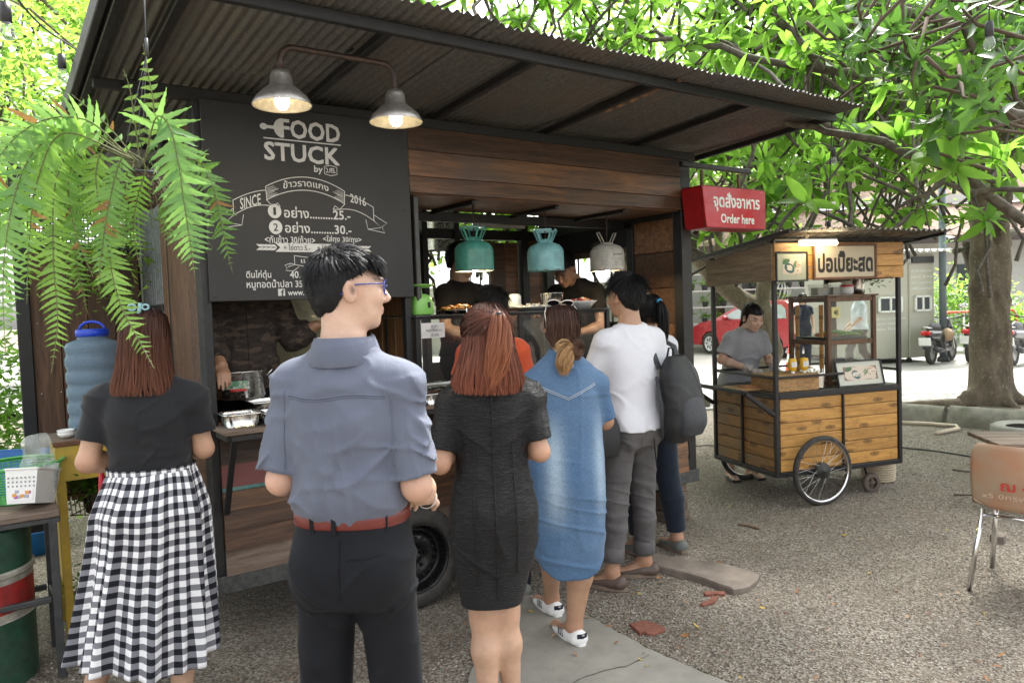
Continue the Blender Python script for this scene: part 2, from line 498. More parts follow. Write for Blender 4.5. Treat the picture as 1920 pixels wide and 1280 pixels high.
tag(link('ground',grid_mesh('ground',-11,13,-3,13.2,240,170,0,earth,gh)),kind='structure')
def scatter_stones(n,seed):
 r=np.random.default_rng(seed)
 d=2.2+6.3*r.random(n) ** 1.35
 x=(r.random(n)*1.7-.85)*d
 y=d+0*x
 k=gmask(x,y)>r.random(n)*.95+.02
 k &= ~slab_inside(x,y)
 x,y=x[k],y[k]; n=len(x)
 s=(.0028+.0052*r.random(n) ** 2.2)*(1+.04*y)
 O=np.array([[1,0,0],[-.5,.87,.1],[-.5,-.87,0],[.3,.2,1],[-.1,-.3,-.8],[.1,.95,.35]],float)
 T=np.array([[0,5,3],[5,1,3],[1,2,3],[2,0,3],[5,0,4],[1,5,4],[2,1,4],[0,2,4]])
 a=r.random(n)*6.283; ca,sa=np.cos(a),np.sin(a)
 P=O[None]*(np.ones((n,1,3))+.5*(r.random((n,6,3))-.5))*np.stack([s*(.8+.7*r.random(n)),s*(.7+.4*r.random(n)),s*(.45+.4*r.random(n))],1)[:,None,:]
 Q=np.empty_like(P)
 Q[...,0]=P[...,0]*ca[:,None]-P[...,1]*sa[:,None]+x[:,None]
 Q[...,1]=P[...,0]*sa[:,None]+P[...,1]*ca[:,None]+y[:,None]
 Q[...,2]=P[...,2]+(gheight(x,y)+s*.22)[:,None]
 pal=np.array([[.36,.33,.285],[.29,.262,.22],[.235,.205,.168],[.42,.395,.35],[.20,.165,.135],[.34,.28,.21],[.25,.13,.085],[.11,.10,.095]])
 c=pal[r.choice(8,n,p=[.22,.24,.18,.10,.11,.08,.02,.05])]*(.8+.35*r.random((n,1)))
 F=(T[None]+6*np.arange(n)[:,None,None]).reshape(-1,3)
 return np_mesh('gravel',Q.reshape(-1,3),F,[stone_mat],False,col=np.repeat(c,6,0))
stone_mat=mat('gravel_stone',(.4,.38,.35),.85,0,0,vcol=True,spec=.3)
SLAB=[(-.02,4.06),(.32,3.72),(.56,3.32),(.80,3.02),(1.15,2.6),(1.4,2.1),(-.35,1.9),(-.25,3.0),(-.1,3.8)]
def slab_inside(x,y,poly=SLAB):
 c=np.zeros(len(x),bool)
 for (ax,ay),(bx,by) in zip(poly,poly[1:]+poly[:1]):
  k=((ay>y) != (by>y)); xi=(bx-ax)*(y-ay)/(by-ay+1e-9)+ax
  c ^= k & (x<xi)
 return c
tag(link('gravel',scatter_stones(88000,3)),kind='stuff')
conc=mat('worn_concrete',(.27,.255,.22),.9,0,.22,2.5,.35,120,c2=(.20,.19,.165),stretch=(1,1,1))
def conc_slab():
 r=random.Random(4); P=[]
 for (ax,ay),(bx,by) in zip(SLAB,SLAB[1:]+SLAB[:1]):
  n=max(2,int(math.hypot(bx-ax,by-ay)/.035))
  for i in range(n):
   t=i/n; P.append((ax+(bx-ax)*t+r.gauss(0,.005),ay+(by-ay)*t+r.gauss(0,.005)))
 b=MB(); b.prism(P[::-1],.016,-.05,axis='z')
 return b
conc_slab().build('concrete_path',conc)['kind']='structure'
crk=MB()   # crack across it
cp=[(-.15,2.85),(-.02,2.9),(.08,2.98),(.2,3.02),(.33,3.12),(.44,3.15),(.6,3.27)]
cp=[(x+random.uniform(-.008,.008),y+random.uniform(-.01,.01)) for (x,y) in [((a[0]*(1-t)+b[0]*t),(a[1]*(1-t)+b[1]*t)) for a,b in zip(cp,cp[1:]) for t in (0,.25,.5,.75)]]
for i in range(len(cp)-1):
 w_=random.uniform(.0015,.004); a,b=cp[i],cp[i+1]
 crk.quad((a[0],a[1]-w_,.0172),(b[0],b[1]-w_,.0172),(b[0],b[1]+w_,.0172),(a[0],a[1]+w_,.0172))
crk.build('crack',mat('crack_dirt',(.05,.045,.035),.95,0,0))['kind']='stuff'
mv=[]; mf=[]
for i in range(900):
 k=random.randrange(1,5); a,b=SLAB[k],SLAB[k+1]; t=random.random()
 x=a[0]+(b[0]-a[0])*t+abs(random.gauss(0,.014)); y=a[1]+(b[1]-a[1])*t+random.gauss(0,.012)
 if random.random()<.4*math.sin(x*30)+.4:continue
 an=random.random()*6.28; h=random.uniform(.004,.012); s=.004; n0=len(mv)
 mv += [(x-s*math.cos(an),y-s*math.sin(an),.003),(x+s*math.cos(an),y+s*math.sin(an),.003),(x+random.gauss(0,.004),y,.006+h)]
 mf.append((n0,n0+1,n0+2))
tag(link('moss',np_mesh('moss',mv,mf,[mat('moss_green',(.07,.10,.03),.9,0,.3,30)],False)),kind='stuff')
# ================================================================== ROAD, PAVING
asph=mat('pale_concrete_road',(.34,.33,.31),.9,0,.12,.8,.2,60,c2=(.29,.28,.265))
def strip(name,pts,z,m,kind='structure'):
 b=MB(); b.add([(x,y,z) for x,y in pts],[list(range(len(pts)))]); o=b.build(name,m); o['kind']=kind; return o
strip('road',[(-30,13.0),(40,13.0),(40,40),(-30,40)],.012,asph)
sett=mat('grey_paver',(.30,.295,.28),.9,0,.2,5,.3,50,rnd=.16)
pb=MB(); pb.span((-.098,-.098,0),(.098,.098,.03),bev=.008); pm=pb.mesh('paver',sett)
pv=bpy.data.objects.new('paving',None)
base_pav=MB(); base_pav.span((2.2,10.6,-.1),(16,13.02,-.006)); pav=base_pav.build('pavement',mat('paving_bed',(.13,.12,.10),.95)); pav['kind']='structure'
cand=[]
for iy in range(12):
 for ix in range(80):
  x=2.3+ix*.202+(.1 if iy %2 else 0); y=10.72+iy*.202
  q=proj((x,y,.02))
  if 1280<q[0]<1960 and y>10.6:cand.append((abs(q[0]-1700)>215,y,x))
cand.sort(); far_b=MB()
for i,(k,y,x) in enumerate(cand):
 z=-.008+random.uniform(-.004,.003)
 if i<290:link('paver',pm,pav,(x,y,z),(random.gauss(0,.012),random.gauss(0,.012),random.gauss(0,.01)))
 else:far_b.span((x-.097,y-.097,z),(x+.097,y+.097,z+.03))
if far_b.v:far_b.build('paver_mass',sett,pav)['kind']='stuff'
# ================================================================== FOOD TRUCK
TA=R(35.15); TO=Vector((-1.40,3.475,0))
tu=Vector((math.cos(TA),math.sin(TA),0)); tv=Vector((-math.sin(TA),math.cos(TA),0))
def TW(a,b,z):return TO+a*tu+b*tv+Vector((0,0,z))
def TF(px,py,b=0.):          # point of the truck plane b seen at a pixel
 d=ray(px,py); t=((TO+b*tv)-EYEV).dot(tv)/d.dot(tv); p=EYEV+d*t-TO; return p.dot(tu),p.z
truck=thing('food_truck','dark wooden food trailer with corrugated awning roof and black menu board','food truck',TO,TA)
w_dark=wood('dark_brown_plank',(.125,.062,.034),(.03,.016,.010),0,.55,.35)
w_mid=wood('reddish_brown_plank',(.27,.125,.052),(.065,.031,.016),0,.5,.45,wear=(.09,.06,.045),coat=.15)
w_vert=wood('upright_brown_plank',(.16,.082,.045),(.05,.027,.016),2,.6,.35)
w_grey=wood('grey_weathered_plank',(.235,.175,.135),(.12,.085,.062),0,.75,.2)
w_red=mat('red_painted_plank',(.15,.042,.038),.5,0,.25,6,.2,60,c2=(.19,.06,.05),stretch=(.3,1,1))
w_teal=mat('teal_painted_batten',(.06,.19,.19),.55,0,.4,14,c2=(.12,.24,.22))
rail_m=mat('speckled_grey_rail',(.085,.088,.085),.6,.2,.35,30,.3,120,c2=(.055,.056,.056))
def plank(x0,x1,z0,z1,y=0.,th=.02,m=w_mid,tilt=.011,parent=truck,name='plank',lbl=None):
 b=MB(); h=z1-z0
 V=[(x0,y-tilt-th,z0),(x1,y-tilt-th,z0),(x1,y-th,z1),(x0,y-th,z1),(x0,y,z0),(x1,y,z0),(x1,y,z1),(x0,y,z1)]
 e=.003
 V2=[(x0,y-tilt-th,z0+e),(x1,y-tilt-th,z0+e)]
 b.add(V,[[0,1,2,3],[5,4,7,6],[4,5,1,0],[3,2,6,7],[4,0,3,7],[1,5,6,2]])
 o=b.build(name,m,parent)
 if lbl:o['label']=lbl
 return o
b=MB(); b.span((-.02,-.03,.275),(3.31,.03,.36),bev=.006); b.span((-.02,.03,.275),(.05,1.66,.36)); b.span((3.24,.03,.275),(3.31,1.66,.36))
b.span((.05,1.6,.275),(3.24,1.66,.36)); b.build('bottom_rail',rail_m,truck)
b=MB(); b.span((.03,.035,.30),(3.26,1.6,.345)); b.build('floor_deck',w_dark,truck)
for nm,x0,y0,x1,y1,z0,z1 in [('corner_post',-.03,-.012,.012,.10,.36,2.60),('corner_post',3.20,-.012,3.30,.07,.36,2.60),('corner_post',-.02,1.55,.06,1.66,.36,2.52),
         ('corner_post',3.21,1.56,3.30,1.66,.36,2.52),('door_post',1.015,.0,1.052,.05,1.07,2.56),('wall_post',-.02,.75,.03,.80,.36,2.55),
         ('wall_post',2.28,1.56,2.33,1.64,.36,2.5),('wall_post',1.98,1.55,2.03,1.63,.36,2.5),('wall_post',3.21,.49,3.27,.56,1.1,2.25),('wall_post',2.95,1.56,3.02,1.64,.36,2.5)]:
 MB().span((x0,y0,z0),(x1,y1,z1),bev=.003).build(nm,black_steel,truck)
zs=[.36,.478,.578,.668,.760]
xs=[.012,3.20]
mats_=[w_grey,w_dark,w_mid,w_mid]
for i in range(4):
 if i == 0:
  plank(.012,1.32,zs[0],zs[1],m=w_grey,lbl='weathered grey bottom plank'); plank(1.325,3.2,zs[0],zs[1],m=w_mid)
 else:
  cut=[0,2.35,1.75,2.6][i]
  plank(.012,cut,zs[i],zs[i+1],m=mats_[i]); plank(cut+.004,3.2,zs[i],zs[i+1],m=w_mid)
plank(.012,1.5,.775,.885,m=w_red,lbl='dull red painted plank with chipped paint')
plank(1.504,3.2,.760,.885,m=w_mid)
MB().span((.012,-.034,.757),(1.5,-.003,.777),bev=.004).build('batten',w_teal,truck)
plank(.012,1.9,.885,.975,m=w_dark); plank(1.904,3.2,.885,.975,m=w_mid)
plank(.012,1.3,.975,1.065,m=w_dark); plank(1.304,3.2,.975,1.065,m=w_mid)
MB().span((.012,-.03,1.067),(3.2,.04,1.085)).build('sill',w_dark,truck)
plank(1.056,3.185,2.213,2.300,.0,.022,w_mid); plank(1.056,3.185,2.302,2.440,0,.022,w_mid); plank(1.056,3.185,2.442,2.565,0,.02,w_dark)
MB().span((-.3,-.02,2.567),(3.35,.03,2.622)).build('top_beam',black_steel,truck)
MB().span((1.05,.002,2.205),(3.19,.55,2.222)).build('soffit_board',wood('soffit',(.15,.075,.04),(.06,.03,.018),0,.5),truck)
for a in (1.5,2.12,2.7):
 MB().span((a,.05,2.18),(a+.03,.56,2.203)).build('soffit_bar',black_steel,truck)
MB().span((1.05,.555,2.14),(3.19,.60,2.20)).build('cross_beam',black_steel,truck)
sign_m,t,bb=_nodes('black_menu_board')
vec=coords(t,(1,1,1)); t.links.new(ramp(t,noise(t,vec,3.5,4,.6),[(.3,(.014,.0135,.013)),(.7,(.022,.021,.0205))]),bb.inputs['Base Color'])
bb.inputs['Roughness'].default_value=.5; wv=noise(t,coords(t,(1,1,12)),90,3,.6); bump(t,bb,wv,.25,.002)
board=MB().span((.0,-.030,1.648),(1.055,-.012,2.575),bev=.003).build('menu_board',sign_m,truck)
pr=MB(); ink=mat('pale_grey_paint',(.62,.62,.61),.6,0,.10,25)
ink_d=mat('board_ink_dark',(.03,.03,.03),.6,0,0)
YS=-.0325
def SB(px0,py0,px1,py1):     # pixel box -> board box
 c=TF((px0+px1)/2,(py0+py1)/2,YS); l=TF(px0,(py0+py1)/2,YS); r_=TF(px1,(py0+py1)/2,YS); tp=TF((px0+px1)/2,py0,YS); bt=TF((px0+px1)/2,py1,YS)
 return (l[0],bt[1],r_[0],tp[1])
def line_box(xl,yt_l,yb_l,xr,yt_r,yb_r):
 a=TF(xl,yb_l,YS); b_=TF(xr,yb_r,YS); c=TF(xl,yt_l,YS); d=TF(xr,yt_r,YS)
 return (a[0],(a[1]+b_[1])/2,b_[0],(c[1]+d[1])/2)
def txt(body,box,bold=.0,mb=pr,y=YS,fn=None):lettering(mb,body,box,y,bold,0,fn)
txt('FOOD',line_box(527,224,262,638,233,265),.028)
txt('STUCK',line_box(496,267,302,637,276,309),.028)
l0,l1=TF(494,259,YS),TF(639,272,YS); stroke(pr,[(l0[0],(l0[1]+l1[1])/2),(l1[0],(l0[1]+l1[1])/2)],.006,YS)
fx0,fz=TF(487,236,YS); fx1,_=TF(528,240,YS)
el=lambda cx,cz,rx,rz,a0=0,a1=2*math.pi,n=24:[(cx+rx*math.cos(a0+(a1-a0)*i/n),cz+rz*math.sin(a0+(a1-a0)*i/n)) for i in range(n)]
pr.add([(x,YS,z) for x,z in el(fx0+.018,fz,.018,.015)],[list(range(24))])
pr.add([(fx0+.03,YS,fz-.007),(fx1-.005,YS,fz-.009),(fx1-.005,YS,fz+.009),(fx0+.03,YS,fz+.007)],[[0,1,2,3]])
P=el(fx1+.006,fz,.045,.047,R(90),R(270),14)+[(fx1+.006,fz-.047)]
pr.add([(x,YS-.0004,z) for x,z in P],[list(range(len(P)))])
txt('by',SB(589,311,605,327),.02)
cx,cz=TF(620,320,YS); stroke(pr,[(cx-.033,cz+.018),(cx,cz+.025),(cx+.033,cz+.018),(cx+.033,cz-.018),(cx,cz-.026),(cx-.033,cz-.018)],.0035,YS,closed=True)
txt('ว.ศร.',(cx-.026,cz-.012,cx+.026,cz+.013),.02)
def arc(x0,z0,x1,z1,sag,n=16):return [(x0+(x1-x0)*i/n,z0+(z1-z0)*i/n+sag*4*(i/n)*(1-i/n)) for i in range(n+1)]
rl0,rl1=TF(498,352,YS),TF(646,357,YS); zz=(rl0[1]+rl1[1])/2; hb=.062
top=arc(rl0[0],zz,rl1[0],zz,.058); bot=arc(rl0[0]+.004,zz-hb,rl1[0]-.004,zz-hb,.056)
stroke(pr,top,.004,YS); stroke(pr,bot,.004,YS); stroke(pr,[top[0],bot[0]],.004,YS); stroke(pr,[top[-1],bot[-1]],.004,YS)
bx0,bx1=rl0[0]+.085,rl1[0]-.085
mid=(rl0[0]+rl1[0])/2; hw=(rl1[0]-rl0[0])/2
lettering(pr,'ข้าวราดแกง',(bx0,zz-hb+.018,bx1,zz-.006),YS,.012,0,fn=lambda x,z:(x,z+.056*(1-((x-mid)/hw) ** 2)))
for sgn,xa in ((1,rl0[0]),(-1,rl1[0])):
 for k in range(9):stroke(pr,[(xa+sgn*.006,zz-.008-k*.0055),(xa+sgn*(.02+.022*math.sin(k*.7) ** 2+.02),zz+.006-k*.0055)],.0018,YS)
 stroke(pr,[(xa,zz-hb),(xa+sgn*.03,zz-hb-.03),(xa+sgn*.055,zz-.055-.02),(xa+sgn*.066,zz-hb-.032)],.0035,YS)
 o0=xa+sgn*.064; o1=xa-sgn*.155
 tp_=[(xa,zz-.018)]+[(xa-sgn*.155*i/10,zz-.018-.055*(i/10) ** 1.6) for i in range(11)]
 bt_=[(o0,zz-hb-.032)]+[(xa+sgn*.03-sgn*.185*i/10,zz-hb-.03-.05*(i/10) ** 1.6+.012*math.sin(i/10*3.14)) for i in range(11)]
 stroke(pr,tp_,.0035,YS); stroke(pr,bt_,.0035,YS); stroke(pr,[tp_[-1],bt_[-1]],.0035,YS)
 e=bt_[-1]; stroke(pr,[e,(e[0]-sgn*.04,e[1]-.035),(e[0]+sgn*.035,e[1]-.045),(e[0]+sgn*.045,e[1]+.004)],.003,YS)
 stroke(pr,[(e[0],e[1]+.03),(e[0]-sgn*.075,e[1]-.012),(e[0]-sgn*.045,e[1]-.03),(e[0]-sgn*.06,e[1]-.062),(e[0]+sgn*.035,e[1]-.045)],.003,YS)
sl=-.26
txt('SINCE',SB(450,367,489,388),.012,fn=lambda x,z,c=TF(470,378,YS)[0]:(x,z+(x-c)*.30))
txt('2016',SB(657,367,686,383),.012,fn=lambda x,z,c=TF(671,375,YS)[0]:(x,z-(x-c)*.22))
for n_,(px,py) in (('1',(515,396)),('2',(517,426))):
 c=TF(px,py,YS); pr.add([(x,YS,z) for x,z in el(c[0],c[1],.0325,.034)],[list(range(24))])
dig=MB()
for n_,(px,py) in (('1',(515,396)),('2',(517,426))):
 c=TF(px,py,YS); lettering(dig,n_,(c[0]-(.007 if n_ == '1' else .011),c[1]-.018,c[0]+(.006 if n_ == '1' else .011),c[1]+.018),YS-.0015,.01,0)
txt('อย่าง.........25.-',line_box(533,388,411,657,391,410),.018)
txt('อย่าง.........30.-',line_box(535,415,440,659,420,436),.018)
txt('<กับข้าว 30/ถ้วย>',line_box(497,440,457,591,442,456),.015)
txt('<ใส่ถุง 30/ถุง>',line_box(606,441,458,678,443,456),.015)
b0,b1=TF(520,464,YS),TF(662,466,YS); zc=(b0[1]+b1[1])/2
pr.add([(b0[0]-.01,YS,zc-.021),(b1[0]+.01,YS,zc-.021),(b1[0]-.015,YS,zc),(b1[0]+.01,YS,zc+.021),(b0[0]-.01,YS,zc+.021),(b0[0]+.015,YS,zc)],[[0,1,2,5],[5,2,3,4]])
for sgn,xa in ((-1,b0[0]),(1,b1[0])):
 for k in range(4):
  for q in (-1,1):
   x=xa+sgn*(.0+.022*k); L=[(x,zc),(x+sgn*.012,zc+q*.013),(x+sgn*.036,zc+q*.015),(x+sgn*.022,zc+q*.003)]
   L=L if (sgn*q<0) else L[::-1]; pr.add([(p[0],YS,p[1]) for p in L],[[0,1,2,3]])
lettering(dig,'+ ไข่ดาว 5.-    + ไข่เจียว 10.-',(b0[0]+.03,zc-.013,b1[0]-.03,zc+.017),YS-.0015,.008,0)
c0=TF(541,489,YS); c1=TF(640,489,YS); zc2=c0[1]
stroke(pr,arc(c0[0]+.03,zc2+.026,c1[0],zc2+.018,-.008),.003,YS); stroke(pr,arc(c0[0]+.03,zc2-.018,c1[0],zc2-.024,-.01),.003,YS)
stroke(pr,[(c0[0]+.03,zc2+.026),(c0[0]+.03,zc2-.018),(c0[0]-.004,zc2-.03),(c0[0]+.012,zc2-.012),(c0[0]+.03,zc2-.018)],.003,YS)
stroke(pr,[(c0[0]+.008,zc2-.012),(c0[0]-.02,zc2-.022),(c0[0]-.008,zc2-.034),(c0[0]-.016,zc2-.046),(c0[0]+.02,zc2-.05),(c0[0]+.05,zc2-.03)],.003,YS)
lettering(pr,'เมนูแนะนำ',(c0[0]+.062,zc2-.018,c1[0]-.02,zc2+.016),YS,.012,0)
txt('ตีนไก่ตุ๋น',line_box(462,506,526,509,507,524),.015)
txt('40.-',line_box(544,508,522,569,508,521),.015)
txt('หมูทอดน้ำปลา 35. /ขีด',line_box(463,523,546,596,524,541),.015)
c=TF(528,548,YS); pr.add([(c[0]-.017,YS,c[1]-.017),(c[0]+.017,YS,c[1]-.017),(c[0]+.017,YS,c[1]+.017),(c[0]-.017,YS,c[1]+.017)],[[0,1,2,3]])
lettering(dig,'f',(c[0]-.003,c[1]-.017,c[0]+.013,c[1]+.013),YS-.0015,.03,0)
txt('www.facebook.com',line_box(540,542,553,640,542,553),.014)
pr.build('lettering',ink,board); dig.build('dark_lettering',ink_d,board)
scr=MB()
for px,py in [(404,195),(404,556),(590,560),(752,555),(757,395),(757,250)]:
 q=TF(px,py,-.03); scr.lathe([(.0,-.035),(.005,-.034),(.006,-.031)],(q[0],0,q[1]),8,'y')
scr.build('screw',grey_steel,board)
rf,t,bb=_nodes('old_corrugated_iron')
vec=coords(t,(1,1,1),'Object',True); st=coords(t,(9,.6,9),'Object',True)
base=ramp(t,noise(t,vec,60,4,.7),[(.3,(.09,.087,.083)),(.6,(.17,.166,.16)),(.8,(.29,.285,.27))])
base=mixc(t,ramp(t,noise(t,vec,1.4,3,.5),[(.45,0.),(.75,.6)]),base,(.17,.13,.10))
base=mixc(t,ramp(t,noise(t,st,2.2,3,.5),[(.63,0.),(.74,.75)]),base,(.22,.16,.12))
t.links.new(base,bb.inputs['Base Color']); bb.inputs['Metallic'].default_value=.35; bb.inputs['Roughness'].default_value=.5
bump(t,bb,noise(t,vec,90,4,.7),.5,.004)
def zroof(b_):return 2.655-.0535*b_
def sheet(a0,a1,b0,b1,dz,m=rf,pitch=.044):
 n=int((a1-a0)/pitch*6); nv=3; V=[]; F=[]
 j0=random.uniform(-.012,.012); sag=random.uniform(-.004,.004)
 for j in range(nv+1):
  bb_=b0+(b1-b0)*j/nv+(j0 if j == 0 else 0)
  for i in range(n+1):
   a=a0+(a1-a0)*i/n
   z=zroof(bb_)+.008*math.sin(a/pitch*2*math.pi)+dz+sag*math.sin(a*9)+.003*float(vnoise(a*5,bb_*3,2.))
   V.append((a,bb_+(.006*math.sin(a*31+j0*90) if j == 0 else 0),z))
 F=[[j*(n+1)+i,j*(n+1)+i+1,(j+1)*(n+1)+i+1,(j+1)*(n+1)+i] for j in range(nv) for i in range(n)]
 mm=MB(); mm.add(V,F,True); o=mm.build('roof_sheet',m,truck); return o
for i in range(6):
 a0=-.475+i*.684
 sheet(a0,min(a0+.73,3.62),-1.12,-.18,.012+.003*(i %2)); sheet(a0,min(a0+.73,3.62),-.26,.95,.020+.003*(i %2)); sheet(a0,min(a0+.73,3.62),.9,2.1,.026+.003*(i %2))
patch=sheet(2.02,2.1,-.86,-.42,.006,mat('chipped_teal_paint',(.10,.22,.24),.5,0,.3,20),.044)
patch=sheet(2.11,2.15,-.98,-.40,.006,mat('chipped_orange_paint',(.40,.22,.12),.5,0,.4,20,c2=(.1,.07,.06)),.044)
MB().bar((-.45,-.95,zroof(-.95)-.022),(3.58,-.95,zroof(-.95)-.022),.035,.045).build('front_beam',black_steel,truck)
for a in (-.24,.515,1.235,2.01,2.784,3.534):
 MB().bar((a,-.93,zroof(-.93)-.022),(a,2.0,zroof(2.0)-.022),.035,.036).build('rafter',black_steel,truck)
MB().bar((-.465,-1.12,zroof(-1.12)+.01),(-.465,2.1,zroof(2.1)+.01),.03,.085).build('verge_board',mat('dark_verge',(.035,.034,.033),.6,.2,.4,20,.2,60),truck)
MB().bar((-.42,-1.05,zroof(-1.05)-.022),(-.42,2.05,zroof(2.05)-.022),.035,.036).build('rafter',black_steel,truck)
MB().bar((-.42,1.0,zroof(1.0)-.055),(.0,1.0,zroof(1.0)-.055),.03,.03).build('cross_bar',black_steel,truck)
MB().bar((-.42,.03,zroof(.0)-.055),(.0,.03,zroof(.0)-.055),.03,.045).build('cross_bar',black_steel,truck)
BW_=1.61
plankv=lambda x0,x1,y0,y1,z0,z1,m=w_vert:MB().span((x0,y0,z0),(x1,y1,z1),bev=.003).build('plank',m,truck)
for i,(y0,y1) in enumerate([(.105,.30),(.305,.52),(.525,.745)]):plankv(-.022,-.002,y0,y1,.365,2.5,w_vert if i else w_dark)
plankv(-.022,-.002,.805,.93,.365,2.5)
b=MB()      # corrugated clear sheet in the wall
n=60; V=[]
for j in range(2):
 for i in range(n+1):V.append((-.012+.009*math.sin(i/n*2*math.pi*9),.935+(1.545-.935)*i/n,(.9,2.45)[j]))
b.add(V,[[i,i+1,n+2+i,n+1+i] for i in range(n)],True)
b.build('corrugated_panel',mat('grey_translucent_corrugated',(.16,.175,.19),.3,.4,.3,12,.1,40),truck)
for z in (.86,1.62,2.46):MB().span((-.03,.935,z),(.0,1.545,z+.04)).build('window_rail',black_steel,truck)
plankv(-.02,-.002,.935,1.545,.365,.855,w_dark)
for i in range(4):
 x0=-.68+i*.148
 o=MB().span((x0+.05,1.56,.50),(x0+.05+.143,1.585,2.0),bev=.003).build('plank',w_vert,truck)
MB().span((-.70,1.53,.35),(-.632,1.60,2.50),bev=.003).build('door_post',black_steel,truck)
MB().span((-.632,1.55,2.0),(-.03,1.59,2.04)).build('door_rail',black_steel,truck)
MB().span((-.632,1.55,2.44),(-.03,1.59,2.48)).build('door_rail',black_steel,truck)
MB().span((-.63,1.588,.52),(-.03,1.594,2.0),bev=0).build('backing_board',w_dark,truck)  # added sheet that stops light leaking between the door planks
bolts=MB()
for z in (1.575,1.16):
 for x in (-.60,-.50,-.44,-.36,-.29):bolts.ball((x,1.558,z),.0055,8)
bolts.build('bolt',chrome,truck)
g=MB()      # perforated dark screen in the upper part
for i in range(31):
 x=-.62+i*.0193; g.span((x,1.566,2.05),(x+.0065,1.570,2.43),bev=0)
for j in range(20):
 z=2.05+j*.0193; g.span((-.62,1.571,z),(-.04,1.575,z+.0065),bev=0)
g.build('perforated_screen',grey_steel,truck)['kind']='stuff'
MB().span((3.248,.07,.37),(3.256,1.56,1.39),bev=0).build('backing_board',w_dark,truck); MB().span((3.248,.07,1.39),(3.256,.49,2.46),bev=0).build('backing_board',w_dark,truck); MB().span((-.001,.1,.37),(.004,.93,2.5),bev=0).build('backing_board',w_dark,truck)  # added sheets behind the wall planks, keeping light out of the gaps
MB().span((1.1,BW_+.021,.36),(1.97,BW_+.026,2.2),bev=0).build('backing_board',w_dark,truck)  # added sheet blocking light through the rear plank gaps
for i in range(8):
 z0=.365+i*.262
 if z0<1.2 or z0>2.1:MB().span((3.225,.07,z0),(3.245,1.56,min(z0+.258,2.47)),bev=.003).build('plank',w_mid,truck)
 else:
  MB().span((3.225,.07,z0),(3.245,.49,z0+.258),bev=.003).build('plank',w_mid,truck)
MB().span((3.225,.56,2.20),(3.245,1.56,2.46),bev=.003).build('plank',w_dark,truck)
MB().span((3.21,.56,1.95),(3.25,1.56,2.0)).build('window_rail',w_mid,truck)
MB().span((3.22,.57,2.0),(3.23,1.55,2.19)).build('dark_panel',mat('dark_curtain',(.02,.02,.024),.8,0,.4,20),truck)
for y in (.75,.95,1.15,1.35):MB().span((3.225,y,1.415),(3.24,y+.012,1.95)).build('window_bar',black_steel,truck)
MB().span((3.205,.56,1.40),(3.25,1.56,1.43)).build('window_rail',black_steel,truck)
MB().span((3.225,.56,.9),(3.245,1.56,1.40),bev=.003).build('plank',w_mid,truck)
MB().bar((3.22,.07,2.20),(3.22,1.56,2.20),.04,.06).build('side_beam',black_steel,truck)
BW=1.61
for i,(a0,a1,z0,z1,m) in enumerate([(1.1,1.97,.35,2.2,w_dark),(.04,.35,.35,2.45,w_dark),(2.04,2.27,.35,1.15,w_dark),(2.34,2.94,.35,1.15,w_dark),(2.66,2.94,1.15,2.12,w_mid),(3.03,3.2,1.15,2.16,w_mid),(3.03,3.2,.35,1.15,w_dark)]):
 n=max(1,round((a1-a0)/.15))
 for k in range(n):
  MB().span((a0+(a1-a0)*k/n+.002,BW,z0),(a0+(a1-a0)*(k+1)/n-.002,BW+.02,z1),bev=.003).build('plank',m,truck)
MB().span((1.98,BW-.03,2.14),(3.2,BW+.03,2.22)).build('back_beam',black_steel,truck)
MB().span((.04,BW-.03,2.40),(3.2,BW+.03,2.46)).build('back_beam',black_steel,truck)
for z in (1.15,1.90,2.10):MB().span((2.33,BW-.01,z),(2.66,BW+.03,z+.035)).build('window_rail',w_mid,truck)
MB().span((2.33,BW,1.935),(2.66,BW+.006,2.10),bev=0).build('window_pane',glass_mat('dusty_glass',(.9,.93,.92),1,.35),truck)
for a in (2.325,2.645):MB().span((a,BW-.012,1.15),(a+.03,BW+.03,2.13)).build('window_jamb',w_mid,truck)
for a in (2.45,2.55):MB().span((a,BW+.01,1.18),(a+.01,BW+.02,1.9)).build('window_bar',black_steel,truck)
beige=mat('dented_beige_metal_sheet',(.26,.25,.17),.38,.35,.2,3,.6,6,dist=.02)
MB().span((.36,1.45,1.0),(1.09,1.46,2.4),bev=0).build('metal_sheet',beige,truck)
for i in range(5):MB().span((1.06,.06+i*.17,1.0),(1.08,.225+i*.17,2.5),bev=.003).build('plank',wood('warm_upright_plank',(.26,.13,.05),(.09,.04,.015),2,.5,.4) if i == 0 else bpy.data.materials['warm_upright_plank'],truck)
MB().span((1.10,.02,1.56),(1.13,.9,2.2)).build('inner_panel',mat('grey_inner_panel',(.07,.07,.068),.45,.3,.2,5),truck)
MB().span((.05,.95,2.46),(3.2,1.6,2.475)).build('inner_ceiling',w_dark,truck)
fl=MB(); fl.span((2.45,1.50,2.235),(2.95,1.55,2.27),bev=.004); o=fl.build('tube_lamp',white_plastic,truck)
wh=Vector((.945,-.09,.268))
tyr=MB(); n=72; prof=[(.178,-.062),(.186,-.082),(.205,-.09),(.235,-.088),(.258,-.078),(.268,-.06),(.2705,-.03),(.2705,.03),(.268,.06),(.25,.08),(.20,.085),(.178,.06)]
V=[]; F=[]
for i in range(n*2):
 a=math.pi*i/n
 for j,(r_,y) in enumerate(prof):
  rr=r_-(.006 if (i %4<1 and 4 <= j <= 9) else 0)
  V.append((rr*math.cos(a),y,rr*math.sin(a)))
K=len(prof)
for i in range(n*2):
 i2=(i+1) %(n*2)
 for j in range(K-1):F.append([i*K+j,i*K+j+1,i2*K+j+1,i2*K+j])
tyr.add([Vector(v)+wh for v in V],F,True)
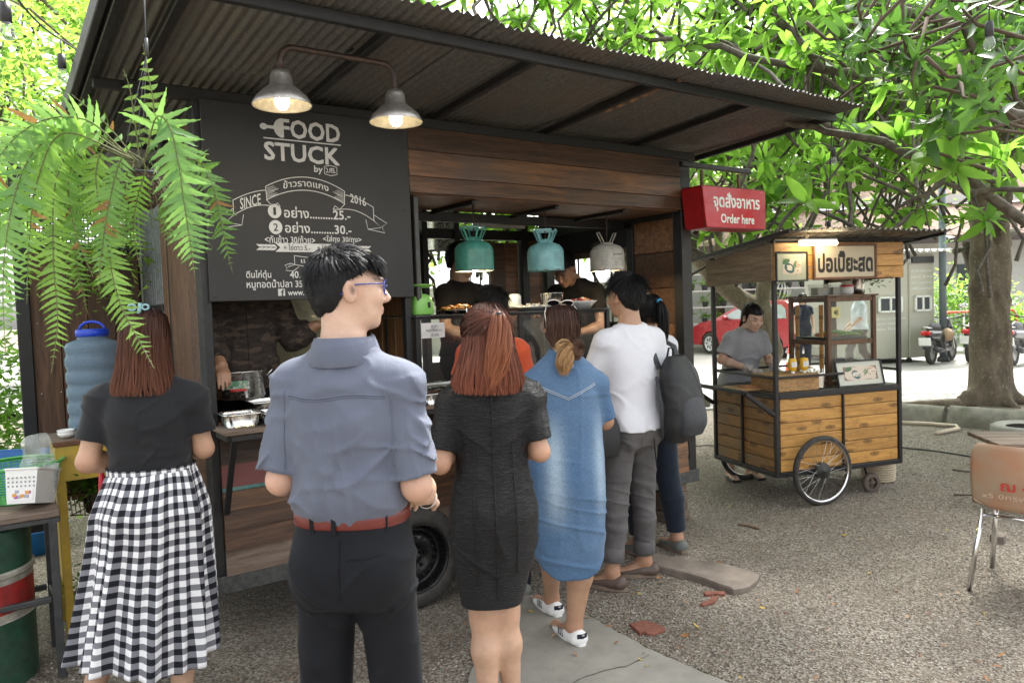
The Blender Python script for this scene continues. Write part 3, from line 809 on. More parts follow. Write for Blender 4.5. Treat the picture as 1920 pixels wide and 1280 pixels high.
for rr in (.2,.215,.25):
 tyr.lathe([(rr-.0015,-.0905),(rr,-.093),(rr+.0015,-.0905)],wh+Vector((0,.004 if rr<.24 else .012,0)),64,'y')
wheel=tyr.build('wheel',rubber,truck); wheel['label']='road wheel with worn black tyre and black steel rim'
rim=MB(); gb=mat('glossy_black_rim',(.012,.012,.013),.28,.3,.2,15)
rim.lathe([(.182,-.07),(.186,-.078),(.180,-.082),(.172,-.074),(.166,-.045),(.160,-.02),(.148,-.012),(.135,-.016),(.128,-.03),(.118,-.046),(.095,-.052),(.075,-.05),(.06,-.042),(.05,-.03),(.03,-.03),(.029,-.055),(.022,-.062),(.001,-.062)],wh,48,'y')
rim.build('rim',gb,wheel)
hl=MB()
for k in range(16):
 a=2*math.pi*k/16; hl.lathe([(.0,-.0545),(.007,-.0545),(.0095,-.052)],wh+Vector((.107*math.cos(a),.001,.107*math.sin(a))),10,'y')
hl.build('vent_hole',mat('hole_dark',(.003,.003,.003),.9,0,0),wheel)
hl=MB()
for k in range(5):
 a=2*math.pi*k/5+.3; hl.lathe([(.0,-.056),(.007,-.055),(.009,-.05),(.009,-.035)],wh+Vector((.055*math.cos(a),0,.055*math.sin(a))),6,'y',smooth=False)
hl.build('lug_nut',mat('black_nut',(.03,.03,.032),.3,.8,.1),wheel)
prop=thing('timber_prop','stack of rough timber blocks propping up the right end of the food truck','prop',TW(3.13,.1,0),TA)
for i,(z,w_) in enumerate([(0,.22),(.07,.17),(.14,.2),(.21,.16)]):
 MB().span((-w_/2,-.1,z+.001),(w_/2,.1,z+.067),bev=.008).build('block',wood('rough_block',(.20,.15,.11),(.1,.07,.05),0,.9) if i == 0 else bpy.data.materials['rough_block'],prop)
def bulb_lamp(loc_b=-.75):
 lamp=thing('double_gooseneck_lamp','double gooseneck lamp with two galvanised bell shades lit above the menu board','lamp',TO,TA)
 z0=zroof(-.75)-.035
 x1,x2=.135,.622
 zt=2.615; pts=[(x1,-.75,2.52)]+[(x1+.055*(1-math.cos(t)),-.75,zt-.055+.055*math.sin(t)+.0) for t in [i*math.pi/12 for i in range(7)]]
 pts += [(x2-.055+.055*math.sin(t),-.75,zt-.055+.055*math.cos(t)) for t in [i*math.pi/12 for i in range(7)]]+[(x2,-.75,2.49)]
 MB().tube(pts,.0125,12).build('pipe',mat('rusty_black_pipe',(.03,.022,.02),.5,.3,.4,20,c2=(.07,.04,.03)),lamp)
 MB().tube([(.40,-.75,zt),(.44,-.75,zroof(-.75)-.04)],.006,8).build('bracket',black_steel,lamp)
 galv=mat('galvanised_shade',(.42,.40,.37),.42,.85,.25,25,.1,60)
 glow=mat('lit_bulb',(1,.78,.42),.5,0,0,emit=16)
 for x in (x1,x2):
  z=2.385 if x == x1 else 2.375
  sh=MB().lathe([(.112,z),(.1135,z+.003),(.098,z+.032),(.066,z+.062),(.045,z+.078),(.040,z+.115),(.034,z+.132),(.016,z+.138),(.014,z+.14)],(x,-.75,0),40)
  sh.lathe([(.110,z+.002),(.094,z+.030),(.062,z+.060),(.040,z+.075),(.036,z+.12),(.001,z+.125)][::-1],(x,-.75,0),40)
  s_=sh.build('shade',galv,lamp)
  bl=MB().lathe([(.001,z-.016),(.014,z-.013),(.024,z+.0),(.0275,z+.014),(.027,z+.026),(.018,z+.045),(.0175,z+.05)],(x,-.75,0),20); bl.build('bulb',glow,lamp)
  MB().lathe([(.018,z+.048),(.019,z+.055),(.019,z+.10),(.001,z+.10)],(x,-.75,0),16).build('socket',enamel,lamp)
bulb_lamp()
def canister(px,label,col,logo,handle,lit,group=True):
 a,z=TF(px,512,.22); zb=1.80
 t=thing('canister_lamp',label,'hanging lamp',TW(a,.22,0),TA,'hanging lamps over the serving counter')
 cm=mat('painted_canister',col,.35,0,.22,14,.05,60,c2=tuple(c*.82 for c in col))
 r=.119
 b_=MB(); b_.lathe([(r,zb),(r+.001,zb+.003),(r,zb+.012),(r,zb+.12),(r-.006,zb+.145),(r-.026,zb+.168),(r-.06,zb+.182),(.03,zb+.188),(.001,zb+.188)],(0,0,0),40)
 b_.lathe([(r-.004,zb+.002),(r-.004,zb+.12),(.05,zb+.17),(.001,zb+.17)][::-1],(0,0,0),32)
 body=b_.build('canister',cm,t)
 rust=MB().lathe([(r+.0012,zb-.001),(r+.0022,zb+.004),(r+.0012,zb+.008)],(0,0,0),40); rust.build('rim',mat('rusted_rim',(.14,.07,.04),.7,.2,.5,25,c2=col),t)
 hb=MB()
 if handle:
  for k in range(4):
   an=R(45+90*k); d=Vector((math.cos(an),math.sin(an),0)); e=Vector((-d.y,d.x,0))
   p0=d*.04+Vector((0,0,zb+.182)); p1=d*.072+Vector((0,0,zb+.262))
   hb.bar(p0-e*.022,p1-e*.046,.012,.004,up=d); hb.bar(p0+e*.022,p1+e*.046,.012,.004,up=d)
   hb.bar(p1-e*.052,p1+e*.052,.014,.006,up=d); hb.bar(p0-e*.03,p0+e*.03,.03,.004,up=d)
  hb.lathe([(.045,zb+.18),(.047,zb+.205),(.043,zb+.205)],(0,0,0),20)
 else:
  for sx in (-1,1):
   for y in (-.014,.014):hb.tube([(sx*.03,y,zb+.185),(sx*.078,y,zb+.262)],.0035,6)
   hb.tube([(sx*.078,-.014,zb+.262),(sx*.078,.014,zb+.262)],.0035,6)
  hb.lathe([(.042,zb+.184),(.046,zb+.192),(.03,zb+.196),(.001,zb+.196)],(0,0,0),20)
 hb.build('handle',cm,t)
 ch=MB(); z=zb+.188; k=0
 while z<2.19:
  ch.tube([(.004*(k %2),0+.004*((k+1) %2),z),(.0055*((k+1) %2)+.001,.006*(k %2),z+.011),(0,0,z+.022)],.0022,5); z += .02; k += 1
 ch.tube([(.006,.004,zb+.188),(.008,.0,2.2)],.003,6)
 ch.build('chain',mat('old_chain',(.06,.045,.035),.6,.5,.3),t)
 pm_=MB()
 def wrap(body,x0,z0,x1,z1,bold=0):
  V,T=text_geo(body,bold,0,1); lo,hi=V.min(0),V.max(0); W=[]
  for p,q in V:
   x=x0+(p-lo[0])/(hi[0]-lo[0])*(x1-x0); z=z0+(q-lo[1])/(hi[1]-lo[1])*(z1-z0)
   an=x/(r+.0008)-math.pi/2-TA*0; W.append(((r+.0008)*math.cos(an),(r+.0008)*math.sin(an),z))
  F=[]
  for tt in T:
   p=[Vector(W[i]) for i in tt]; nn=(p[1]-p[0]).cross(p[2]-p[0]); F.append(list(tt) if nn.dot(Vector((p[0].x,p[0].y,0)))>0 else [tt[0],tt[2],tt[1]])
  pm_.add(W,F)
 sh_=-.075
 if logo == 'genetron':
  wrap('genetron',sh_+.03,zb+.098,sh_+.11,zb+.115,.02)
  for k in range(5):wrap('conforms to the rules of use',sh_+.03,zb+.082-k*.012,sh_+.12,zb+.088-k*.012)
  for k in range(7):wrap('caution contents',sh_-.055,zb+.102-k*.011,sh_-.005,zb+.107-k*.011)
 else:
  for k in range(9):wrap('warning contents under',sh_-.01 if logo == 'g' else sh_+.05,zb+.115-k*.0105,sh_+.055 if logo == 'g' else sh_+.115,zb+.121-k*.0105)
  if logo == 'g':
   for k in range(8):wrap('keep upright',sh_+.07,zb+.105-k*.0105,sh_+.12,zb+.111-k*.0105)
 pm_.build('printed_label',mat('faded_print',(.06,.08,.09),.6,0,.3,40),body)
 if lit:
  MB().ball((0,0,zb+.045),(.035,.035,.045),12).build('bulb',mat('warm_bulb',(1,.82,.5),.5,0,0,emit=45),t)
  MB().lathe([(r-.0065,zb+.001),(.03,zb+.06)],(0,0,0),30).build('reflector',mat('white_inside',(.8,.78,.7),.5,0,0),t)
canister(890,'dark green canister lamp with four-loop handle hanging over the fried food tray',(.075,.30,.24),'g',True,True)
canister(1024,'pale turquoise canister lamp with four-loop handle hanging in the middle of the serving hatch',(.22,.50,.52),'t',True,False)
canister(1139,'greyish white canister lamp with two prongs and printed text hanging in the serving hatch',(.48,.46,.41),'genetron',False,True)
fp=MB().lathe([(.14,2.1),(.14,2.9),(.16,2.95)],(0,0,0),24).build('flue_pipe',stainless); fp.location=TW(2.52,2.2,0); tag(fp,'wide stainless steel flue pipe rising behind the serving hatch','pipe')
def order_sign():
 b_=-.22; x0,zt=TF(1313,346,b_); x1,_=TF(1433,356,b_); _,zb=TF(1320,427,b_); _,zt2=TF(1433,355,b_)
 xb=TF(1321,427,b_)[0]; dep=.17
 root=thing('order_sign','red light box sign reading Order here hanging beside the food truck','sign',TW(x0,b_,0),TA)
 W=x1-x0; xb -= x0; H_=zt-zb
 redm=mat('red_acrylic',(.52,.006,.015),.22,0,.06,4); dred=mat('red_painted_case',(.34,.008,.012),.4,0,.15,8)
 def rr(x0,z0,x1,z1,xs,rad,n=5):
  P=[]
  for (cx,cz,a0) in ((x1-rad,z0+rad,-90),(x1-rad,z1-rad,0),(x0+rad,z1-rad,90),(x0+xs+rad,z0+rad,180)):
   for i in range(n+1):
    a=R(a0+90*i/n); P.append((cx+rad*math.cos(a),cz+rad*math.sin(a)))
  return P
 MB().prism(rr(0,zb,W,zt,xb,.02),0.002,dep).build('case',dred,root)
 fr_=MB().prism(rr(0,zb,W,zt,xb,.02),-.006,.001); fr_.build('frame',mat('dark_red_frame',(.2,.004,.006),.5,0,.2,20),root)
 face=MB().prism(rr(.008,zb+.008,W-.008,zt-.008,xb,.016),-.012,-.0062).build('panel',redm,root)
 l=MB(); lettering(l,'จุดสั่งอาหาร',(.115,zb+H_*.40,W-.075,zb+H_*.86),-.0135,.032); lettering(l,'Order here',(.19,zb+H_*.13,W-.14,zb+H_*.355),-.0135,.03)
 l.build('lettering',mat('white_letters',(.85,.85,.83),.4,0,0),face)
 MB().span((.10,.07,zt+.001),(.12,.09,zt+.12)).build('hanger',w_grey,root)
 MB().span((W-.20,.07,zt+.001),(W-.18,.09,zt+.12)).build('hanger',w_grey,root)
 MB().bar((-.1,.08,zt+.145),(W-.06,.08,zt+.145),.035,.035).build('support_bar',black_steel,root)
order_sign()
# ================================================================== FIGURES: distance fields -> one continuous skin
def v3(a):return np.array(a,float)
def rotm(yaw=0,pitch=0,roll=0):
 cy_,sy=math.cos(yaw),math.sin(yaw); cp,sp_=math.cos(pitch),math.sin(pitch); cr,sr=math.cos(roll),math.sin(roll)
 Rz=np.array([[cy_,-sy,0],[sy,cy_,0],[0,0,1]]); Rx=np.array([[1,0,0],[0,cp,-sp_],[0,sp_,cp]]); Ry=np.array([[cr,0,sr],[0,1,0],[-sr,0,cr]])
 return Rz @ Rx @ Ry
class Sdf:
 def __init__(s,lo,hi,vox):
  s.lo=v3(lo); s.vox=vox; s.n=np.maximum(4,np.ceil((v3(hi)-s.lo)/vox).astype(int)+1)
  s.D=np.full(tuple(s.n),.3,np.float32)
  s.ax=[(s.lo[i]+vox*np.arange(s.n[i])).astype(np.float32) for i in range(3)]
 def blk(s,lo,hi,m):
  sl=[]; c=[]
  for i in range(3):
   a=int(np.clip((lo[i]-m-s.lo[i])/s.vox,0,s.n[i]-1)); b=int(np.clip((hi[i]+m-s.lo[i])/s.vox+2,a+1,s.n[i]))
   sl.append(slice(a,b)); c.append(s.ax[i][a:b])
  return tuple(sl),c[0][:,None,None],c[1][None,:,None],c[2][None,None,:]
 def put(s,sl,d,k):
  D=s.D[sl]
  if k <= 0:s.D[sl]=np.minimum(D,d); return
  h=np.clip(.5+.5*(D-d)/k,0,1); s.D[sl]=D*(1-h)+d*h-k*h*(1-h)
 def cone(s,p,q,r1,r2,k=.02,flat=False,el=None,side=(1,0,0)):
  p=v3(p); q=v3(q); d=q-p; L=max(1e-5,np.linalg.norm(d)); d=d/L; rm=max(r1,r2)*(max(el) if el else 1)
  sl,X,Y,Z=s.blk(np.minimum(p,q)-rm,np.maximum(p,q)+rm,k+3*s.vox)
  x,y,z=X-p[0],Y-p[1],Z-p[2]
  a=x*d[0]+y*d[1]+z*d[2]; t=np.clip(a/L,0,1)
  ra=a if flat else (a-t*L)
  if el is None:
   r2_=x*x+y*y+z*z-a*a
   r=np.sqrt(np.maximum(r2_+(0 if flat else ra*ra),1e-12))
   dd=r-(r1+(r2-r1)*t)
  else:
   sd=v3(side); sd -= d*sd.dot(d); sd /= np.linalg.norm(sd); o=np.cross(d,sd)
   u=(x*sd[0]+y*sd[1]+z*sd[2])/el[0]; w_=(x*o[0]+y*o[1]+z*o[2])/el[1]
   r=np.sqrt(np.maximum(u*u+w_*w_+(0 if flat else ra*ra),1e-12))
   dd=(r-(r1+(r2-r1)*t))*min(el)
  if flat:dd=np.maximum(dd,np.maximum(-a,a-L))
  s.put(sl,dd,k)
 def ell(s,c,r,k=.02,rot=None,sub=False):
  c=v3(c); r=v3(r); m=r.max() if rot is not None else r
  sl,X,Y,Z=s.blk(c-m,c+m,k+3*s.vox); x,y,z=X-c[0],Y-c[1],Z-c[2]
  if rot is not None:
   q=rot.T; x,y,z=(q[0,0]*x+q[0,1]*y+q[0,2]*z,q[1,0]*x+q[1,1]*y+q[1,2]*z,q[2,0]*x+q[2,1]*y+q[2,2]*z)
  k0=np.sqrt((x/r[0]) ** 2+(y/r[1]) ** 2+(z/r[2]) ** 2+1e-9); k1=np.sqrt((x/r[0] ** 2) ** 2+(y/r[1] ** 2) ** 2+(z/r[2] ** 2) ** 2+1e-9)
  d=k0*(k0-1)/k1
  if sub:
   D=s.D[sl]; h=np.clip(.5-.5*(D+d)/max(k,1e-4),0,1); s.D[sl]=D*(1-h)-d*h+k*h*(1-h)
  else:s.put(sl,d,k)
 def loft(s,st,k=.02,p=2.3,off=0.,z0=None,z1=None,capk=.0):
  """st rows: z, cx, cy, ax, ay"""
  st=np.array(st,float); zz=st[:,0]; z0=zz[0] if z0 is None else z0; z1=zz[-1] if z1 is None else z1
  lo=(st[:,1]-st[:,3]).min()-off,(st[:,2]-st[:,4]).min()-off,z0; hi=(st[:,1]+st[:,3]).max()+off,(st[:,2]+st[:,4]).max()+off,z1
  sl,X,Y,Z=s.blk(lo,hi,k+3*s.vox); z=Z.ravel()
  def I(c):   # smooth interpolation
   zf=np.clip(z,zz[0],zz[-1]); i=np.clip(np.searchsorted(zz,zf)-1,0,len(zz)-2)
   h=zz[i+1]-zz[i]; t=(zf-zz[i])/h
   g=np.gradient(c,zz); a,b=c[i],c[i+1]
   return (2*t ** 3-3*t ** 2+1)*a+(t ** 3-2*t ** 2+t)*h*g[i]+(-2*t ** 3+3*t ** 2)*b+(t ** 3-t ** 2)*h*g[i+1]
  cx,cy_,ax,ay=[I(st[:,i])[None,None,:] for i in (1,2,3,4)]
  ax=ax+off; ay=ay+off
  u=np.abs((X-cx)/ax); w_=np.abs((Y-cy_)/ay)
  r=(u ** p+w_ ** p+1e-9) ** (1/p)
  sc=np.sqrt(((X-cx) ** 2+(Y-cy_) ** 2)+1e-8)/np.maximum(r,1e-4)
  d=(r-1)*np.minimum(sc,np.maximum(ax,ay))
  d=np.maximum(d,np.maximum(z0-Z,Z-z1))
  s.put(sl,d.astype(np.float32),k)
 def cut(s,n,c,lo=None,hi=None):      # keep n.P < c
  n=v3(n); n=n/np.linalg.norm(n)
  lo=s.lo if lo is None else lo; hi=s.lo+s.vox*s.n if hi is None else hi
  sl,X,Y,Z=s.blk(v3(lo),v3(hi),0); s.D[sl]=np.maximum(s.D[sl],n[0]*X+n[1]*Y+n[2]*Z-c)
 def disp(s,fn,band=.06):
  ix=np.nonzero(np.abs(s.D)<band)
  if len(ix[0]) == 0:return
  P=[s.ax[i][ix[i]] for i in range(3)]; s.D[ix] += fn(*P).astype(np.float32)
 def back(s,x,z,sign=-1):
  """y where the surface is met coming from the back (sign -1) or front (+1)"""
  i=int(round((x-s.lo[0])/s.vox)); k=int(round((z-s.lo[2])/s.vox))
  col=s.D[np.clip(i,0,s.n[0]-1),:,np.clip(k,0,s.n[2]-1)]; w_=np.nonzero(col<0)[0]
  if len(w_) == 0:return None
  j=w_[0] if sign<0 else w_[-1]; j2=j+sign; a,b=float(col[j]),float(col[np.clip(j2,0,len(col)-1)]); return float(s.ax[1][j]+sign*s.vox*a/(a-b-1e-9))
 def mesh(s,relax=1):
  D=s.D.copy()
  for i in range(3):
   ix=[slice(None)]*3; ix[i]=0; D[tuple(ix)]=.1; ix[i]=-1; D[tuple(ix)]=.1
  IN=D<0
  cnt=sum(IN[a:a+D.shape[0]-1,b:b+D.shape[1]-1,c:c+D.shape[2]-1].astype(np.int8) for a in (0,1) for b in (0,1) for c in (0,1))
  ci=np.nonzero((cnt>0) & (cnt<8)); n=len(ci[0])
  ID=np.full(cnt.shape,-1,np.int32); ID[ci]=np.arange(n)
  acc=np.zeros((n,3)); w_=np.zeros(n)
  C={(a,b,c):D[ci[0]+a,ci[1]+b,ci[2]+c] for a in (0,1) for b in (0,1) for c in (0,1)}
  for ax in range(3):
   for u in (0,1):
    for v in (0,1):
     o=[0,0,0]; r=[i for i in range(3) if i != ax]; o[r[0]]=u; o[r[1]]=v
     A=C[tuple(o)]; o2=list(o); o2[ax]=1; B=C[tuple(o2)]
     m=(A<0) != (B<0); t=A[m]/(A[m]-B[m])
     P=np.tile(np.array(o,float),(m.sum(),1)); P[:,ax]=t; acc[m] += P; w_[m] += 1
  V=(acc/w_[:,None]+np.stack(ci,1))*s.vox+s.lo
  F=[]
  for ax in range(3):
   a,b=[(1,2),(2,0),(0,1)][ax]
   I0=IN; sl0=[slice(None)]*3; sl1=[slice(None)]*3; sl0[ax]=slice(0,-1); sl1[ax]=slice(1,None)
   ch=np.nonzero(IN[tuple(sl0)] != IN[tuple(sl1)]); e=np.stack(ch,1)
   ok=(e[:,a]>0) & (e[:,b]>0) & (e[:,a]<D.shape[a]-1) & (e[:,b]<D.shape[b]-1); e=e[ok]
   def g(da,db):
    q=e.copy(); q[:,a] -= da; q[:,b] -= db; return ID[q[:,0],q[:,1],q[:,2]]
   f=np.stack([g(1,1),g(0,1),g(0,0),g(1,0)],1); ins=IN[e[:,0],e[:,1],e[:,2]]
   f[~ins]=f[~ins][:,::-1]; F.append(f)
  F=np.concatenate(F); F=F[(F >= 0).all(1)]
  for _ in range(relax):
   A=np.zeros_like(V); c=np.zeros(len(V))
   for i in range(4):
    a,b=F[:,i],F[:,(i+1) %4]; np.add.at(A,a,V[b]); np.add.at(c,a,1)
   k=c>0; V[k]=.5*V[k]+.5*A[k]/c[k,None]
  return V,F
def ridged(x,y,z,s=0):
 w=.35*vnoise(x*.6+5,y*.6,z*.6); return 1.05-np.abs(vnoise(x+s+w,y+s*.7,z-s+w))*3.3
MALE=[(.78,.135,.100),(.86,.148,.114),(.94,.146,.108),(1.04,.136,.100),(1.14,.142,.104),(1.26,.155,.112),(1.335,.150,.102),(1.385,.118,.084),(1.425,.075,.066),(1.46,.056,.055)]
FEM=[(.78,.145,.110),(.87,.164,.118),(.95,.156,.110),(1.05,.126,.094),(1.15,.130,.098),(1.26,.140,.112),(1.33,.132,.094),(1.38,.100,.075),(1.42,.062,.058),(1.46,.047,.048)]
class Fig:
 def __init__(s,name,label,H,fem,loc,rz,lean=(0,0),wide=1.,group=None,vox=.007,head=(0,0,0),skin=None,rz_mesh=0):
  s.root=thing('person',label,'person',loc,rz,group)
  s.k=H/1.70; s.fem=fem; s.lean=lean; s.vox=vox; s.wide=wide
  s.arms={}; s.legs={}; s.name=name; s.skin=skin or skin_a
  s.hr=rotm(*[R(a) for a in head]); k=s.k
  sw=(.146 if fem else .166)*wide
  s.sh={d:s.W((d*sw,-.005,1.352)) for d in (-1,1)}
  s.nk=s.W((0,-.02,1.40)); s.hc=s.W((0,.012,1.592))+s.hr @ v3((0,.01,0))*0
  s.st=[(z*k,*(s.W((0,-.0,z))[:2]+v3((0,0))),a*wide*k*(1 if z<1.43 else 1/wide),b*wide*k*(1 if z<1.43 else 1/wide)) for z,a,b in (FEM if fem else MALE)]
 def W(s,p):       # neutral body point -> leaned body point (scaled)
  f=max(0.,(p[2]-.95)/.65) ** 1.25
  return v3((p[0]+s.lean[0]*f,p[1]+s.lean[1]*f,p[2]-.5*(s.lean[1] ** 2+s.lean[0] ** 2)*f))*s.k
 def arm(s,d,elbow,wrist,hand=None,pn=(0,0,-1),curl=.5,r=1.,hs=1.):
  s.arms[d]=(v3(elbow),v3(wrist),None if hand is None else v3(hand),v3(pn),curl,r,hs)
 def leg(s,d,hip=None,knee=None,ankle=None,toe=None,r=1.):
  k=s.k
  hip=v3(hip) if hip is not None else v3((d*(.084 if s.fem else .076)*s.wide,0,.88))*k
  knee=v3(knee) if knee is not None else v3((d*.10,.01,.48))*k
  ankle=v3(ankle) if ankle is not None else v3((d*.105,-.02,.085))*k
  toe=v3(toe) if toe is not None else ankle+v3((d*.02,.16,-.06))*k
  s.legs[d]=(hip,knee,ankle,toe,r)
 def grid(s,z0=None,z1=None,vox=None,pad=.06):
  P=[s.hc+v3((.13,.15,.14))*s.k,s.hc-v3((.13,.15,.14))*s.k]+[v3((x,y,.8))*s.k for x in (-.2*s.wide,.2*s.wide) for y in (-.17,.17)]
  for d in s.arms:P += [s.arms[d][0],s.arms[d][1],s.sh[d]]+([s.arms[d][1]+s.arms[d][2]*.19] if s.arms[d][2] is not None else [])
  for d in s.legs:P += list(s.legs[d][:4])
  P=np.array(P); lo=P.min(0)-pad; hi=P.max(0)+pad
  if z0 is not None:lo[2]=z0
  if z1 is not None:hi[2]=z1
  return Sdf(lo,hi,vox or s.vox)
 def f_torso(s,S_,off=0,z0=None,z1=None,k=.03,butt=True,p=2.35):
  st=s.st; S_.loft(st,k,p,off,z0,z1)
  if butt and (z0 is None or z0<.84*s.k):
   for d in (-1,1):S_.ell((d*.070*s.k*s.wide,-.050*s.k,.87*s.k),np.array((.076,.078,.10))*s.k*s.wide+off,.04)
 def f_arm(s,S_,d,off=0,t1=2.,k=.025,flat=True,flare=0.):
  e,w_,h,pn,curl,r,hs=s.arms[d]; a=s.sh[d]; kk=s.k*r
  R0,R1,R2=(.045,.038,.026) if not s.fem else (.040,.034,.023)
  R0,R1,R2=R0*kk+off,R1*kk+off,R2*kk+off*.8
  S_.ell(a,(R0*1.10,)*3,.03); S_.cone(s.nk+(a-s.nk)*.12+v3((0,0,.022))*s.k,a+v3((0,0,.004)),.036*s.k+off*.7,.036*s.k+off,.04)
  if t1 <= 1:
   q=a+(e-a)*t1; S_.cone(a,q,R0*1.08,R0+(R1-R0)*t1+flare,k,flat)
  else:
   S_.cone(a,e,R0*1.05,R1,k)
   t=t1-1; q=e+(w_-e)*t
   if t>.35:
    m=e+(w_-e)*.28; S_.cone(e,m,R1,R1*1.04,k); S_.cone(m,q,R1*1.04,R1*1.04+(R2-R1*1.04)*min(1,(t-.28)/.72)+flare,k,flat and t<1)
   else:S_.cone(e,q,R1,R1+flare,k,flat)
 def f_leg(s,S_,d,off=0,t1=2.,k=.03,flat=True,flare=0.,calf=1.):
  hip,kn,an,toe,r=s.legs[d]; kk=s.k*r
  R0,R1,R2,R3=((.078 if s.fem else .071)*kk+off,.057*kk+off,.056*kk*calf+off,.034*kk+off)
  if t1 <= 1:
   q=hip+(kn-hip)*t1; S_.cone(hip,q,R0,R0+(R1-R0)*t1+flare,k,flat); return
  S_.cone(hip,kn,R0,R1,k)
  m=kn+(an-kn)*.32+v3((0,-.012,0))*kk; t=t1-1
  S_.cone(kn,m,R1*.97,R2,k)
  q=kn+(an-kn)*t; S_.cone(m,q,R2,R2+(R3-R2)*np.clip((t-.32)/.68,0,1)+flare,k,flat and t<1)
 def f_hand(s,S_,d):
  e,w_,h,pn,curl,r,hs=s.arms[d]
  if h is None:return
  k=s.k*hs; h=h/np.linalg.norm(h); n=pn-h*pn.dot(h); n /= np.linalg.norm(n); sd=np.cross(h,n)*-d   # sd points to the thumb side
  c=w_+h*.045*k
  S_.cone(w_,w_+h*.075*k,.021*k,.026*k,.012,el=(1.35,.62),side=sd)
  for i,(o,L,rr) in enumerate([(.026,.070,.0088),(.009,.078,.0090),(-.009,.072,.0086),(-.025,.056,.0078)]):
   p=w_+h*(.078-.004*abs(i-1))*k+sd*o*k; a=0; dd=h
   for j,f in enumerate((.46,.30,.24)):
    a += curl*(.55,.75,.6)[j]; dd=h*math.cos(a)+n*math.sin(a); q=p+dd*L*f*k
    S_.cone(p,q,rr*k*(1-.08*j),rr*k*(.94-.08*j),.004); p=q
  p=w_+h*.022*k+sd*.022*k; a=h*.55+sd*.75+n*.35*(.5+curl); a /= np.linalg.norm(a); q=p+a*.042*k
  S_.cone(p,q,.014*k,.011*k,.008); a2=h*.85+sd*.25+n*.5*(.4+curl); a2 /= np.linalg.norm(a2); S_.cone(q,q+a2*.032*k,.0105*k,.0085*k,.004)
 def f_foot(s,S_,d,off=0):
  hip,kn,an,toe,r=s.legs[d]; k=s.k
  heel=an+(an-toe)*v3((1,1,0))*.22; heel[2]=.028*k
  t=toe.copy(); t[2]=.026*k
  S_.cone(heel,t,.028*k+off,.024*k+off,.02,el=(1.25,.95),side=(1,0,0)); S_.cone(an,(an+t)/2*v3((1,1,0))+v3((0,0,.035*k)),.033*k+off,.03*k+off,.03); S_.cone(an,heel,.033*k+off,.028*k+off,.02)
 def f_head(s,S_,ear=True):
  k=s.k*(.97 if s.fem else 1.0)*getattr(s,'head_s',1.0); c=s.hc; Q=s.hr
  def T(p):return c+Q @ (v3(p)*k)
  E=lambda p,r,kk=.02,sub=False,rot=None:S_.ell(T(p),v3(r)*k,kk,Q if rot is None else Q @ rot,sub)
  S_.cone(s.nk,T((0,-.02,-.05)),(.056 if not s.fem else .047)*s.k,(.054 if not s.fem else .045)*s.k,.03)
  E((0,-.015,.018),(.077,.098,.090)); E((0,.024,-.03),(.064,.072,.082),.025); E((0,.038,-.078),(.044,.045,.032),.03)
  E((0,.072,-.098),(.020,.016,.015),.018)
  for d in (-1,1):
   E((d*.034,.078,-.025),(.022,.016,.022),.02); E((d*.030,.098,.008),(.017,.010,.010),.012,True)
   E((d*.030,.084,.006),(.0125,.0125,.011),.004)
   if ear:
    E((d*.080,-.006,-.012),(.011,.021,.034),.005,rot=rotm(d*R(-18),R(12),0)); E((d*.095,.000,-.009),(.011,.0115,.021),.003,True,rot=rotm(d*R(-18),R(12),0))
  E((0,.088,.026),(.045,.012,.008),.012)
  S_.cone(T((0,.092,.008)),T((0,.112,-.028)),.0075*k,.0105*k,.008); S_.ell(T((0,.103,-.034)),v3((.016,.010,.008))*k,.006,Q)
  E((0,.094,-.058),(.019,.008,.0055),.005); E((0,.092,-.069),(.016,.008,.006),.004)
  s.T=T; s.hk=k
 def skin_mesh(s,cols=True):
  S_=s.grid(vox=s.vox); s.f_torso(S_,-.012*s.k)
  for d in s.arms:s.f_arm(S_,d); s.f_hand(S_,d)
  for d in s.legs:s.f_leg(S_,d); s.f_foot(S_,d)
  s.f_head(S_); V,F=S_.mesh(1)
  c=np.tile(v3(s.skin),(len(V),1))*(1+.07*vnoise(V[:,0]*9,V[:,1]*9,V[:,2]*9)+.05*vnoise(V[:,0]*45,V[:,1]*45,V[:,2]*45))[:,None]
  for J in [s.arms[d][0] for d in s.arms]+[s.legs[d][1] for d in s.legs]+[s.legs[d][2] for d in s.legs]:
   w0=np.exp(-((V-J) ** 2).sum(1)/.0028)[:,None]; c=c*(1-w0*v3((.06,.22,.26)))
  Lc=(V-s.hc) @ s.hr/s.hk
  lip=np.exp(-((Lc[:,0]/.019) ** 2+((Lc[:,2]+.063)/.008) ** 2))*(Lc[:,1]>.07)
  c=c*(1-lip[:,None]*.75)+v3((.42,.14,.11))*lip[:,None]*.75
  for d in (-1,1):
   br=np.exp(-(((Lc[:,0]-d*.032)/.018) ** 4+((Lc[:,2]-.026)/.0045) ** 2))*(Lc[:,1]>.04); c=c*(1-br[:,None]*.85)+v3((.02,.015,.012))*br[:,None]*.85
   ey=np.exp(-(((Lc[:,0]-d*.030)/.013) ** 4+((Lc[:,2]-.005)/.006) ** 2))*(Lc[:,1]>.07); c=c*(1-ey[:,None]*.8)+v3((.03,.022,.02))*ey[:,None]*.8
   ea=np.exp(-(((Lc[:,0]-d*.08)/.012) ** 2+((Lc[:,2]+.012)/.03) ** 2))*(np.abs(Lc[:,1])<.04); c=c*(1-ea[:,None]*.35)+v3((.50,.20,.13))*ea[:,None]*.35; ei=np.exp(-((Lc[:,1]-.002)/.0085) ** 2-((Lc[:,2]+.008)/.015) ** 2)*(Lc[:,0]*d>.074); c=c*(1-.72*ei[:,None])  # ear hollow: recess shade painted into the skin colour
